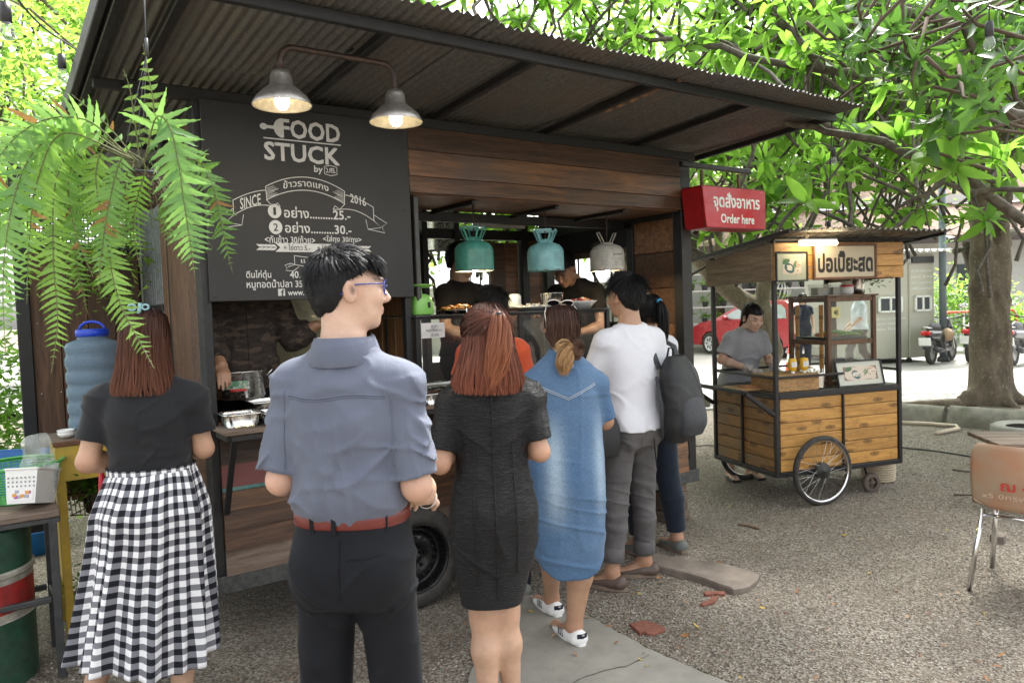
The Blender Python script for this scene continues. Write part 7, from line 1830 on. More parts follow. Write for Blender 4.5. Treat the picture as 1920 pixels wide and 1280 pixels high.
trunk_sdf((-.9,-.7,-.1),(.9,.7,6.2),.032,[((-.08,0,0),(-.10,0,1.6),.18,.14,.08),((.09,0,0),(.09,0,1.6),.18,.135,.08),((-.10,0,1.6),(-.15,0,3.0),.15,.125,.06),((.09,0,1.6),(.12,.0,3.2),.155,.13,.06),((-.2,0,3),(-.5,.1,6),.16,.11,.05),((.14,0,3.2),(.5,0,6),.17,.12,.05),
 ((0,0,.28),(-.55,-.1,-.02),.16,.04,.08),((0,0,.22),(.5,-.15,-.02),.16,.04,.08),((0,0,.15),(.1,-.42,-.02),.15,.04,.08),((0,0,.9),(.0,.0,1.3),.18,.17,.1)],tr,rough=.035)
for P in ([(-.5,-.1,.03),(-1.0,-.05,.04),(-1.5,.1,.01)],[(.5,-.2,.03),(.8,-.35,.02),(1.1,-.3,.0)]):MB().tube(P,[.08,.05,.02],8).build('root',bark,tr)
cloud_obj('crown',9000,lambda r,n:np.stack([r.normal(.2,2.4,n),r.normal(.5,2.0,n),5.1+r.normal(0,.85,n)-.1*np.abs(r.normal(0,1,n))],1),.17,71,leaf_mat('tree_leaf_mid',(.05,.13,.025),(.09,.20,.035),.5,(.28,.52,.07),vcol=True),tr)
T2=Vector((3.95,12.3,0)); t2=thing('frangipani_tree','leaning frangipani tree with rough forked trunk behind the cart','tree',T2)
def W2(px,py,dy=0.):return D(px,py,T2.y+dy)-T2
s2=[((0,0,-.1),W2(1448,660),.26,.17,.08),(W2(1448,660),W2(1425,585),.17,.20,.06),(W2(1425,585),W2(1340,525),.17,.14,.05),(W2(1340,525),W2(1296,470),.14,.11,.03),(W2(1296,470),W2(1288,380),.09,.06,.02),(W2(1425,585),W2(1443,480),.15,.09,.05),(W2(1443,480),W2(1475,330),.08,.05,.02),
  (W2(1340,525),W2(1352,400),.08,.05,.03),((0,0,.25),(.45,-.1,-.05),.17,.06,.1),((0,0,.25),(-.4,-.15,-.05),.16,.05,.1)]
s2=[(tuple(a),tuple(b),c*.95,d*.95,e) for a,b,c,d,e in s2]; xs_=[p for s_ in s2 for p in s_[:2]]
trunk_sdf(np.array(xs_).min(0)-.3,np.array(xs_).max(0)+.3,.026,s2,t2,rough=.015)
t3=thing('slim_tree','slim pale trunk standing before the wall of potted plants','tree',G(1351,655)); MB().tube([(0,0,-.1),(.02,0,1.2),(0,0,2.6),(.1,0,4)],[.17,.14,.13,.1],12).build('trunk',bark_g,t3)
def blade(n=7,ar=.25,droop=.34,fold=.16):
 V=[]; F=[]
 for i in range(n+1):
  t_=i/n; w_=ar*(math.sin(math.pi*min(1,t_*.97+.015) ** .8)) ** .75*.5; x=t_; z=-droop*t_ ** 2
  V += [(x,w_,z+fold*w_*2+.01*math.sin(i*2)),(x,0,z),(x,-w_,z+fold*w_*2-.01*math.sin(i*2))]
 for i in range(n):F += [(i*3,i*3+1,i*3+4,i*3+3),(i*3+1,i*3+2,i*3+5,i*3+4)]
 return np.array(V)[:,:],np.array(F)[:,::-1]
fr_leaf=leaf_mat('frangipani_leaf',(.055,.14,.024),(.10,.21,.03),.54,(.28,.54,.07),.55,vcol=False,spec=.22); fr_leaf_v=leaf_mat('frangipani_leaf_mass',(.055,.14,.024),(.11,.23,.03),.54,(.29,.55,.07),.55,vcol=True,spec=.22)
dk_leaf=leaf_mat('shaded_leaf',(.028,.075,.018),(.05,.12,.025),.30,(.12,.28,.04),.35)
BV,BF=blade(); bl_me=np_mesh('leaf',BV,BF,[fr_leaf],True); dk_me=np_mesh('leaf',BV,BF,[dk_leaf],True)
def in_roof(p):
 q=Vector(p)-TO; return q.dot(tu)<3.85 and q.dot(tv)>-1.4 and q.z<2.85
def leaves_at(tips,rs,nl=(7,12),L=(.16,.29),down=.0):
 """rosettes of leaves: returns list of 4x4"""
 out=[]
 for (p,d) in tips:
  n=rs.randint(*nl); a0=rs.random()*6.28; d=Vector(d).normalized(); q=d.to_track_quat('Z','Y').to_matrix().to_4x4()
  for k in range(n):
   a=a0+k*2.4; e=R(rs.uniform(-25,55))-down; l=rs.uniform(*L)
   m_=Matrix.Translation(Vector(p)+d*rs.uniform(-.06,.02)) @ q @ Matrix.Rotation(a,4,'Z') @ Matrix.Rotation(-e,4,'Y') @ Matrix.Rotation(rs.gauss(0,.35),4,'X') @ Matrix.Diagonal((l,l*rs.uniform(.9,1.5),l,1)); out.append(m_)
 return out
def join_leaves(name,ms,m,parent,inv):
 M_=np.array([np.array(inv @ x) for x in ms]); V=np.einsum('nij,kj->nki',M_[:,:3,:3],BV)+M_[:,None,:3,3]; n=len(M_); F=(BF[None]+len(BV)*np.arange(n)[:,None,None]).reshape(-1,4)
 c=np.repeat(rng.random((n,1)),len(BV),0)*np.ones((1,3)); o=link(name,np_mesh(name,V.reshape(-1,3),F,[m],True,col=c),parent); o['kind']='stuff'; return o
rs=random.Random(33)
ot=thing('frangipani_tree','large frangipani tree whose branches reach over cart and truck roof from the right','tree',(5.0,5.2,0))
oi_=Matrix.Translation((-5.0,-5.2,0))
MB().tube([(0,0,-.1),(.05,.1,1.2),(-.1,.1,2.3),(-.35,.1,2.9)],[.19,.16,.13,.11],14).build('trunk',bark,ot)
limbs=[([(1960,440),(1800,330),(1700,285),(1560,245),(1470,232),(1400,190)],4.6,4.9,.034),([(1960,160),(1840,60),(1700,10),(1600,-20)],4.2,4.6,.026),([(1960,235),(1800,180),(1690,160),(1600,135),(1540,128),(1480,122),(1350,90),(1270,80),(1192,66)],4.8,5.8,.040),
   ([(1540,128),(1480,60),(1440,0)],5.2,5.4,.026),([(1620,140),(1560,40),(1500,-20)],5.,5.,.03),([(1800,330),(1790,270),(1700,200),(1640,90),(1600,10)],4.6,4.8,.026),([(1960,370),(1870,355),(1760,345),(1700,385),(1680,390)],4.3,4.5,.018),
   ([(1560,245),(1500,175),(1440,160),(1380,150)],5,5.3,.020),([(1860,345),(1810,300),(1740,290),(1730,280)],4.3,4.4,.014),([(1500,480),(1530,400),(1560,340),(1600,240)],5.6,5.6,.016),([(1430,480),(1480,400),(1560,300),(1600,250)],6,5.8,.018),([(1700,20),(1800,60),(1890,150),(1960,240)],4.0,4.1,.026),([(1300,440),(1390,350),(1420,260),(1430,190)],6.4,6.2,.02),([(1395,470),(1370,380),(1330,330)],6.6,6.6,.02)]
tips=[]
for pts,y0,y1,r0 in limbs:
 n=len(pts); P=[D(x,y,y0+(y1-y0)*i/(n-1)) for i,(x,y) in enumerate(pts)]; Q=[]
 for a,b in zip(P,P[1:]):
  for t_ in (0,.34,.67):Q.append(a.lerp(b,t_)+Vector((rs.gauss(0,.012),rs.gauss(0,.03),rs.gauss(0,.012))))
 Q.append(P[-1]); MB().tube([v-Vector((5,5.2,0)) for v in Q],[r0*(1-.6*i/len(Q)) for i in range(len(Q))],10).build('branch',bark_g,ot)
 tips.append((Q[-1],Q[-1]-Q[-2]))
 for q in range(2,len(Q)-1):
  if rs.random()<.85 and not in_roof(Q[q]):
   u=Vector((rs.gauss(-.2,.6),rs.gauss(0,.6),rs.gauss(.35,.6))).normalized()*rs.uniform(.15,.42); MB().tube([v-Vector((5,5.2,0)) for v in (Q[q],Q[q]+u*.5+Vector((0,0,.03)),Q[q]+u)],[r0*.35,r0*.28,r0*.26],6).build('twig',bark_g,ot); tips.append((Q[q]+u,u+Vector((0,0,.1))))
ml=[m_ for m_ in leaves_at([q for q in tips if not in_roof(q[0])],rs,(6,10),(.11,.23)) if not in_roof(m_.translation) and not (proj(m_.translation)[1]>385 and proj(m_.translation)[0]>1440)]; ml.sort(key=lambda m_:(m_.translation-EYEV).length)
vis=[]; rest=[]
for m_ in ml:
 q=proj(m_.translation); (vis if -40<q[0]<1960 and -60<q[1]<1300 and len(vis)<295 else rest).append(m_)
for m_ in vis:
 o=link('leaf',bl_me,ot); o.matrix_local=oi_ @ m_
join_leaves('leaves',rest,fr_leaf_v,ot,oi_)
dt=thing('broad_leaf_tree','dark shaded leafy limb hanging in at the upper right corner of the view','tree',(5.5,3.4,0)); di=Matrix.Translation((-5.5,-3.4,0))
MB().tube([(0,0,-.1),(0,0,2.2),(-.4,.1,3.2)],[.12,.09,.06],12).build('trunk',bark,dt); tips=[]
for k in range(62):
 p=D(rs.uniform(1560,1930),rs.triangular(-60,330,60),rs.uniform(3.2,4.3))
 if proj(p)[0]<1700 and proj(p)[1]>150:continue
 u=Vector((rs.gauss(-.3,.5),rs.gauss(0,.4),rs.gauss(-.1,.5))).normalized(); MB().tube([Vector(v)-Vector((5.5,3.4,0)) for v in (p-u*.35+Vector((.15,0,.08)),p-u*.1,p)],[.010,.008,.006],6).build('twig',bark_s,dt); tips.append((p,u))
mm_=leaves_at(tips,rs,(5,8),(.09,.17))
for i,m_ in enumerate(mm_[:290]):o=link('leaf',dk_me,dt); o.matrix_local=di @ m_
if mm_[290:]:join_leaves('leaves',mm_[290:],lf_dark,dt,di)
def mass_tree(name,label,base,ntip,box,Lr,m=fr_leaf_v,nl=(8,12),seed=1):
 r_=random.Random(seed); t=thing(name,label,'tree',base); b0=Vector(base); iv=Matrix.Translation(-b0); tips=[]; B=MB()
 B.tube([(0,0,-.1),(.1,0,1.0),(.0,.1,2.0),(.1,.0,2.8)],[.17,.14,.12,.09],10); forks=[Vector((r_.uniform(-.8,.8),r_.uniform(-.5,.5),r_.uniform(2.0,2.6))) for _ in range(6)]
 for f_ in forks:B.tube([(0,.1,1.6),f_*.6+Vector((0,0,.9)),f_],[.10,.07,.05],8)
 for k in range(ntip):
  p=Vector((r_.uniform(*box[0]),r_.uniform(*box[1]),box[2][0]+(box[2][1]-box[2][0])*r_.random())); u=Vector((r_.gauss(0,.5),r_.gauss(-.2,.4),r_.uniform(.1,1))).normalized(); tips.append((p,u)); f_=p-Vector((r_.gauss(0,.35),r_.gauss(0,.3),r_.uniform(.35,.8)))
  B.tube([f_-b0,(f_.lerp(p,.35)-b0)+Vector((r_.gauss(0,.07),r_.gauss(0,.06),-.03)),(f_.lerp(p,.7)-b0)+Vector((r_.gauss(0,.05),0,-.05)),p-b0],[.020,.017,.015,.013],5,cap=False)
 B.build('branches',bark_g,t)['kind']='stuff'; join_leaves('leaves',leaves_at(tips,r_,nl,Lr),m,t,iv)
mass_tree('frangipani_tree','frangipani tree with dense bright leaves directly behind the food truck',(1.6,8.2,0),700,((-3.4,4.6),(6.6,9.2),(2.2,6.3)),(.15,.28),seed=2)
mass_tree('frangipani_tree','frangipani tree behind the red order sign between truck and cart',(2.0,9.4,0),430,((2.8,7.2),(7.6,10.5),(3.0,6.2)),(.15,.28),seed=3)
mass_tree('frangipani_tree','frangipani tree rising behind the right half of the cart roof',(7.1,11.2,0),330,((5.6,12.5),(9.6,13.2),(4.8,8.0)),(.18,.30),seed=4)
mass_tree('frangipani_tree','frangipani tree standing low behind the left end of the food truck',(-3.6,9.0,0),260,((-7.0,-2.6),(7.2,10.5),(2.5,6.5)),(.20,.34),seed=5)
fl_t=thing('fine_leaved_tree','delicate small-leaved tree filling the upper left corner beyond the truck roof','tree',(-4.6,5.6,0)); MB().tube([(0,0,-.1),(.1,.1,1.5),(0,0,3),(.3,0,5)],[.14,.11,.09,.05],10).build('trunk',bark_g,fl_t); B=MB(); cl=[]
for k in range(46):
 p=Vector((rs.uniform(-1.5,2.6),rs.uniform(-1.6,1.2),rs.uniform(1.4,4.6))); d=Vector((rs.gauss(.3,.6),rs.gauss(0,.4),rs.gauss(-.35,.35)))*.9; B.tube([p,p+d*.5+Vector((0,0,.06)),p+d],[.012,.008,.004],5); cl += [p+d*t_ for t_ in (.0,.15,.3,.45,.6,.75,.9,1)]
B.build('branches',bark_s,fl_t)['kind']='stuff'; cl=np.array([tuple(c) for c in cl])
cloud_obj('foliage',17000,lambda r,n:cl[r.integers(0,len(cl),n)]+r.normal(0,.13,(n,3)),.052,81,lf_light,fl_t)
sp_=thing('strap_leaved_plant','broad strap-leaved plant leaning in at the left edge behind the fern','plant',(-3.1,3.9,0)); MB().tube([(0,0,-.05),(.03,0,1.0),(0,0,2.1)],[.05,.04,.03],8).build('trunk',bark_g,sp_)
for k in range(24):
 a=k*2.4; o=link('leaf',dk_me if k %3 else bl_me,sp_); o.matrix_local=Matrix.Translation((0,0,1.95+.02*k)) @ Matrix.Rotation(a,4,'Z') @ Matrix.Rotation(-R(50-2.5*k),4,'Y') @ Matrix.Diagonal((.62,.42,.62,1))
lf_far=leaf_mat('far_leaf',(.07,.15,.03),(.15,.27,.05),.5,(.35,.55,.10),vcol=True)
rf_=np.random.default_rng(8)
for i,(x,y,zc,rx,rz_) in enumerate([(-16,19,5.5,4.8,5),(-9,22,6.5,5,6),(-3,21,6.5,4.5,6),(3.5,23,7.5,4.6,5.6),(10.5,29,8.5,4.5,4.0),(18,31,9,5,4.5),(26,32,8,5,5)]):
 t=thing('background_tree',['bushy tree far left beyond the truck','bushy tree beyond the truck left corner','bushy tree hidden mostly behind the menu board','bushy tree seen through the serving hatch windows','tall tree above the tiled roof left part','tall tree above the tiled roof right part','tall tree at the far right beyond the big trunk'][i],'tree',(x,y,0)); MB().tube([(0,0,-.1),(.1,0,zc*.6),(0,0,zc)],[.25,.2,.1],8).build('trunk',bark,t)
 cc=rf_.normal(0,1,(26,3)); cc /= np.linalg.norm(cc,axis=1,keepdims=True); cc *= rf_.random((26,1)) ** .4*np.array([rx,rx*.6,rz_*.8])*.8; cc[:,2] += zc
 cloud_obj('crown',5200,lambda r,n:cc[r.integers(0,26,n)]+r.normal(0,1,(n,3))*np.array([.95,.8,.7]),.30,90+i,lf_far,t)
# ================================================================== BUILDINGS, VEHICLES ACROSS THE ROAD
plaster=mat('white_plaster',(.58,.58,.565),.9,0,.1,1.5); tile_m=mat('brown_roof_tile',(.17,.09,.06),.8,0,.3,6,.2,40,c2=(.26,.17,.12),rnd=.3)
hs_=thing('house','long white house with brown tiled hipped roofs across the road','house',(10.5,24.0,0),R(-6))
MB().span((-7,0,0),(9,8,3.6),bev=.02).build('wall',plaster,hs_)
tile_b=MB(); tile_b.span((-.15,-.20,0),(.15,.20,.05),bev=.01); tme=tile_b.mesh('tile',tile_m); far_t=MB(); cnt=0
def roof_slope(x0,x1,y0,z0,y1,z1):
 global cnt
 MB().add([(x0,y0,z0),(x1,y0,z0),(x1,y1,z1),(x0,y1,z1)],[[0,1,2,3]]).build('roof',tile_m,hs_); an=math.atan2(z1-z0,y1-y0); L=math.hypot(y1-y0,z1-z0)
 for j in range(int(L/.30)):
  for i in range(int((x1-x0)/.30)):
   x=x0+.15+i*.30+(.15 if j %2 else 0); y=y0+(y1-y0)*(j+.5)*.30/L; z=z0+(z1-z0)*(j+.5)*.30/L+.03; q=proj(hs_m @ Vector((x,y,z)))
   rot=(an+.10,0,rs.gauss(0,.015))
   if 1680<q[0]<1870 and cnt<290:link('tile',tme,hs_,(x,y,z),rot); cnt += 1
   elif j %1 == 0:far_t.box((x,y,z),(.29,.38,.05),(rot[0],0,0),bev=0)
hs_m=Matrix.Translation((10.5,24.0,0)) @ Matrix.Rotation(R(-6),4,'Z')
roof_slope(-7.6,9.6,-1.3,3.2,1.2,4.35); roof_slope(-5.0,8,1.3,4.75,4.2,6.3)
if far_t.v:far_t.build('tile_mass',tile_m,hs_)['kind']='stuff'
MB().span((-7.6,-1.34,3.02),(9.6,-1.26,3.2)).build('fascia',mat('dark_fascia',(.06,.045,.04),.6),hs_); MB().span((-5,1.1,4.45),(8,1.22,4.75)).build('wall_band',plaster,hs_)
for x in (-3.0,1.2,3.6):o=MB().span((x,-.06,.9),(x+1.3,-.01,2.4)).build('window',mat('dark_window',(.05,.06,.07),.15,0,.1,spec=.7) if x<-2 else bpy.data.materials['dark_window'],hs_)
for x in (-.2,5.4):MB().span((x,-1.2,0),(x+.18,-1.0,3.1)).build('column',mat('brick_column',(.30,.20,.15),.9,0,.3,12) if x<0 else bpy.data.materials['brick_column'],hs_)
MB().lathe([(.0,-.06),(.28,-.06),(.3,0),(.0,0)],(2.4,-.1,1.9),16,'y').build('fan_unit',grey_steel,hs_)
wl=thing('garden_wall','pale block wall behind the shelves of potted plants','wall',(3.2,25.8,0)); MB().span((-14,0,0),(3,.2,2.3),bev=.02).build('blockwork',mat('pale_blockwork',(.42,.41,.38),.9,0,.2,2),wl)
sh=thing('plant_shelf','tiered white shelf of potted plants beyond the red car','shelf',(5.2,22.8,0)); 
for z in (.35,.85,1.35,1.85,2.35):MB().span((-1.6,-.1,z-.04),(6.0,.25,z)).build('shelf_board',plaster,sh)
k=0
for z in (.35,.85,1.35,1.85,2.35):
 for i in range(15):
  x=-1.3+i*.50+rs.uniform(-.1,.1); q=proj((5.2+x,22.8,z))
  if not (1270<q[0]<1620):continue
  t=thing('potted_plant','potted plant %s from the left on the %s shelf tier' %(('first second third fourth fifth sixth seventh eighth ninth tenth eleventh twelfth thirteenth fourteenth fifteenth'.split())[i],{.35:'lowest',.85:'second lowest',1.35:'middle',1.85:'second highest',2.35:'highest'}[z]),'potted plant',(5.2+x,22.82,z),0,'potted plants on the tiered shelf'); MB().lathe([(.001,0),(.07,0),(.10,.16),(.001,.15)],(0,0,0),8).build('pot',black_plastic,t); cloud_obj('foliage',26,lambda r,n:np.stack([r.normal(0,.07,n),r.normal(-.03,.06,n),.2+.12*r.random(n)],1),.20,200+k,(lf_mid,lf_light,lf_far)[k %3],t,kind=None,ar=.3); k += 1
kx=G(1706,690); ki=thing('kiosk','grey metal kiosk on castors with small white windows and printed Thai notice','kiosk',(kx.x*1.07,kx.y*1.07,0),R(12)); km=mat('grey_green_metal',(.46,.445,.385),.5,.1,.05,2)
MB().span((0,0,.12),(.66,2.2,2.42),bev=.02).build('front_body',km,ki); MB().span((-1.15,.02,.12),(0,2.2,2.42),bev=.02).build('side_body',km,ki)
for x,z0,z1,w_ in ((.12,1.15,1.50,.42),(-.80,1.15,1.50,.6)):
 wf=MB(); 
 for p,q in (((x,z0),(x+w_,z0+.04)),((x,z1-.04),(x+w_,z1)),((x,z0),(x+.04,z1)),((x+w_-.04,z0),(x+w_,z1)),((x+w_/2-.02,z0),(x+w_/2+.02,z1))):wf.span((p[0],-.05,p[1]),(q[0],-.005,q[1]),bev=0)
 o=wf.build('window_frame',enamel,ki); MB().span((x+.03,-.02,z0+.03),(x+w_-.03,-.012,z1-.03),bev=0).build('pane',bpy.data.materials['dark_window'],o)
B=MB()
for i,s_ in enumerate(('ค่าบริการที่จอดรถ','รถยนต์ 20 บาท','รถจักรยานยนต์ 10 บาท','โปรดใช้ช่องจอดรถตามป้าย')):lettering(B,s_,(.06-.02*(i %2),2.02-i*.13,.58+.02*(i %2),2.09-i*.13),-.004,.02)
for i,s_ in enumerate(('กรุณาจอดรถให้เป็นระเบียบ โปรดใช้ช่องจอด','ไม่รับฝากรถค้างคืน ทรัพย์สินสูญหาย','ติดต่อ โทร')):lettering(B,s_,(-1.0,.98-i*.11,-.08-i*.12,1.04-i*.11),.012,.015)
B.build('lettering',enamel,ki)
V=[]; n=80
for y in (-.5,.3):
 for i in range(n+1):V.append((-.6+1.9*i/n,y,2.50+.03*math.sin(i/n*70)+.03*(y<0)*-1))
MB().add(V,[[i,i+1,n+2+i,n+1+i] for i in range(n)],True).build('canopy',enamel,ki)
MB().span((.05,-.06,2.22),(.6,0,2.36)).build('shutter_box',grey_steel,ki)
for x in (-1.0,.05,.58):MB().lathe([(.001,-.03),(.06,-.03),(.06,.03),(.001,.03)],(x,.08,.06),12,'y').build('castor',grey_steel,ki)
p=G(1769,700,0); lp=thing('metal_post','slim dark blue-grey metal post beside the kiosk','post',(p.x*1.16,p.y*1.16,0)); MB().tube([(0,0,0),(0,0,4.8)],.075,12).build('pole',mat('blue_grey_paint',(.12,.15,.17),.5,.2,.1),lp); MB().lathe([(.001,0),(.14,0),(.12,.1),(.09,.14)],(0,0,0),12).build('foot',grey_steel,lp)
ws=thing('wire_sculpture','white wire apple-shaped sculpture standing on a post behind the red car','sculpture',(D(1463,550,23).x,23,0)); MB().tube([(0,0,0),(0,0,1.35)],.05,8).build('post',enamel,ws)
for k in range(16):
 a=k*math.pi/8; MB().tube([(.31*math.sin(t_)*(1+.1*math.sin(3*t_+k))*math.cos(a+.3*t_),.31*math.sin(t_)*math.sin(a+.3*t_),1.72-.34*math.cos(t_)*(1-.25*math.exp(-t_*3))) for t_ in [i*math.pi/12 for i in range(13)]],.014,5).build('wire',enamel,ws)
rc=Vector((7.50,19.62,0)); ca=math.atan2(.906,-.424); car=thing('parked_car','red hatchback parked beyond the cart, partly hidden by vendor and tree','car',rc,ca)
redp=mat('red_car_paint',(.42,.012,.022),.3,.1,.04,2,coat=.8); carg=mat('car_window',(.35,.40,.40),.06,0,.05,spec=1.0)
low=[(-.75,.42),(-.80,.75),(-.70,1.00),(-.2,1.02),(2.35,.98),(2.9,.90),(3.28,.72),(3.34,.45),(3.3,.28),(2.83,.26),(2.78,.5),(2.6,.64),(2.42,.66),(2.22,.6),(2.1,.45),(2.05,.24),(.36,.24),(.34,.44),(.2,.62),(0,.67),(-.2,.62),(-.34,.44),(-.36,.28)]
roof_=[(-.68,1.0),(-.52,1.32),(-.25,1.46),(.5,1.50),(1.2,1.46),(1.7,1.28),(2.35,.98)]
def hull(name,prof,w0,w1,m,zb,zt):
 B=MB(); V=[]; n=len(prof); st_=[(-1,.90),(-.97,.975),(-.9,1),(.9,1),(.97,.975),(1,.90)]
 for s_,k_ in st_:
  for (x,z) in prof:f_=(z-zb)/(zt-zb); w_=(w0+(w1-w0)*f_); cx,cz=1.28,.75; V.append((cx+(x-cx)*(.96+.04*k_),s_*w_,cz+(z-cz)*(.97+.03*k_)))
 F=[[i*n+j,i*n+(j+1) %n,(i+1)*n+(j+1) %n,(i+1)*n+j] for i in range(5) for j in range(n)]+[list(range(n))[::-1],[5*n+j for j in range(n)]]
 return B.add(V,F,False).build(name,m,car)
hull('body',low,.86,.84,redp,.24,1.0); hull('cabin',roof_,.80,.62,redp,.98,1.5)
def sidewin(pts):
 for s_ in (-1,1):MB().add([(x,s_*(.805-(z-.98)*.345+.008),z) for x,z in pts],[list(range(len(pts)))]).build('window',carg,car)
sidewin([(-.42,1.03),(-.30,1.28),(-.12,1.38),(.42,1.41),(.42,1.02)]); sidewin([(.50,1.02),(.50,1.41),(1.15,1.38),(1.62,1.22),(1.98,1.01)])
MB().add([(-.70,-.62,1.04),(-.70,.62,1.04),(-.55,.56,1.32),(-.55,-.56,1.32)],[[0,1,2,3]]).build('rear_window',carg,car)
MB().add([(2.28,-.70,1.03),(2.28,.70,1.03),(1.74,.60,1.29),(1.74,-.60,1.29)],[[0,3,2,1]]).build('windscreen',carg,car)
for s_ in (-1,1):
 MB().box((-.72,s_*.74,.86),(.18,.20,.24),bev=.04).build('tail_light',mat('tail_lamp_red',(.5,.01,.01),.15,0,0,coat=.6) if s_<0 else bpy.data.materials['tail_lamp_red'],car); MB().ball((1.75,s_*.90,1.04),(.09,.10,.07),8).build('mirror',redp,car)
 for x in (0,2.43):
  wv_=MB().lathe([(.21,-.09),(.30,-.10),(.315,-.06),(.315,.06),(.30,.10),(.21,.09)],(x,s_*.80,.315),28,'y').build('wheel',rubber,car)
  hb=MB().lathe([(.001,s_*.085),(.20,s_*.075),(.21,s_*.09)],(x,s_*.80,.315),20,'y'); hb.build('wheel_cover',mat('silver_cover',(.7,.7,.7),.35,.1,.05) if (s_<0 and x == 0) else bpy.data.materials['silver_cover'],wv_)
  sl_=MB(); [sl_.bar((x+.07*math.cos(a),s_*.893,.315+.07*math.sin(a)),(x+.16*math.cos(a),s_*.893,.315+.16*math.sin(a)),.035,.006,up=(0,1,0)) for a in [i*math.pi/3.5 for i in range(7)]]; sl_.build('wheel_slot',black_plastic,wv_)
p=G(1484,712); tc=thing('traffic_cone','orange traffic cone with a white band behind the mustard bottles','traffic cone',p); MB().lathe([(.13,.03),(.03,.72),(.02,.73),(.001,.73)],(0,0,0),18).build('cone',mat('cone_orange',(.60,.10,.03),.5),tc); MB().span((-.18,-.18,0),(.18,.18,.035),bev=.01).build('base',bpy.data.materials['cone_orange'],tc); MB().lathe([(.087,.34),(.065,.50)],(0,0,0),18).build('white_band',enamel,tc)
def scooter(label,px,py,rz,seatc=black_plastic,bag=False):
 t=thing('parked_scooter',label,'scooter',G(px,py),rz,'scooters parked across the road'); k_=1.0
 for x in (0,1.22):
  w2=MB().lathe([(.17,-.04),(.25,-.045),(.275,0),(.25,.045),(.17,.04)],(x,0,.275),22,'y').build('wheel',rubber,t); MB().lathe([(.17,-.03),(.12,-.02),(.03,-.04),(.03,.04),(.12,.02),(.17,.03)],(x,0,.275),18,'y').build('rim',mat('scooter_rim',(.3,.3,.3),.4,.6) if 'scooter_rim' not in bpy.data.materials else bpy.data.materials['scooter_rim'],w2)
 S_=Sdf((-.4,-.3,.2),(1.5,.3,1.1),.02); S_.cone((-.10,0,.66),(.45,0,.62),.10,.12,.05); S_.cone((.45,0,.55),(.62,0,.34),.13,.10,.05); S_.cone((.60,0,.33),(.95,0,.33),.09,.09,.05); S_.cone((.95,0,.34),(1.02,0,.75),.10,.11,.06); S_.cone((1.02,0,.75),(.98,0,.92),.10,.07,.04); V,F=S_.mesh(1); link('fairing',np_mesh('fairing',V,F,[mat('dark_fairing',(.03,.032,.036),.3,0,.1,coat=.4) if 'dark_fairing' not in bpy.data.materials else bpy.data.materials['dark_fairing']],True),t)
 MB().tube([(-.20,0,.76),(.1,0,.80),(.45,0,.76),(.6,0,.70)],[.06,.12,.12,.05],10,flat=.45,up=(0,1,0)).build('seat',seatc,t)
 MB().tube([(-.25,-.10,.80),(-.38,0,.83),(-.25,.10,.80)],.018,6).build('grab_rail',stainless,t); MB().box((-.30,0,.70),(.10,.20,.10),bev=.03).build('tail_light',bpy.data.materials['tail_lamp_red'],t)
 MB().box((-.36,0,.52),(.015,.24,.17),(0,-.2,0)).build('number_plate',enamel,t); MB().tube([(-.30,0,.50),(-.34,0,.36)],[.07,.05],8,flat=.4).build('mudguard',bpy.data.materials['dark_fairing'],t)
 MB().tube([(.35,-.14,.30),(.0,-.16,.32),(-.25,-.17,.36)],[.04,.06,.055],10).build('exhaust',grey_steel,t); MB().tube([(1.0,-.34,1.02),(1.03,-.1,.97),(1.03,.1,.97),(1.0,.34,1.02)],.017,6).build('handlebar',grey_steel,t)
 for s_ in (-1,1):m_=MB(); m_.tube([(1.02,s_*.22,1.0),(1.04,s_*.27,1.20)],.008,5); m_.ball((1.02,s_*.28,1.24),(.02,.075,.05),8); m_.build('mirror',chrome,t)
 MB().tube([(1.22,-.07,.275),(1.05,-.07,.75)],.02,6).build('fork',stainless,t)
 if bag:MB().ball((.62,-.12,.62),(.17,.13,.15),10).build('wrapped_bag',mat('tan_bag',(.40,.28,.18),.8,0,.2,12),t)
scooter('dark scooter with a tan bag parked beside the kiosk',1746,684,R(42),bag=True); scooter('dark scooter half hidden behind the big tree trunk',1818,680,R(48)); scooter('silver-faired scooter at the right frame edge beyond the big tree',1900,686,R(40),grey_steel)
rail=thing('red_railing','low red and white railing behind the scooters','railing',G(1770,665)); MB().tube([(0,0,0),(0,0,.95),(.1,0,1.05),(1.7,0,1.05),(1.8,0,.95),(1.8,0,0)],.03,8).build('rail',bpy.data.materials['cone_orange'],rail)
for x in (.5,.9,1.3):MB().tube([(x,0,0),(x,0,1.03)],.02,6).build('post',enamel,rail)
for i,(px,py,l_) in enumerate(((1775,690,'leafy yellow-green shrub beside the kiosk'),(1835,690,'low green shrub behind the scooters'),(1905,640,'low shrub right of the big trunk'))):
 p=G(px,672)*1.12; t=thing('shrub',l_,'shrub',(p.x,p.y,0)); MB().tube([(0,0,0),(0,0,.9)],.03,6).build('stem',bark,t); cloud_obj('foliage',900,lambda r,n:np.stack([r.normal(0,.35,n),r.normal(0,.3,n),(1.35 if i == 0 else .75)+r.normal(0,.33,n)],1),.14,300+i,lf_light if i != 1 else lf_mid,t)
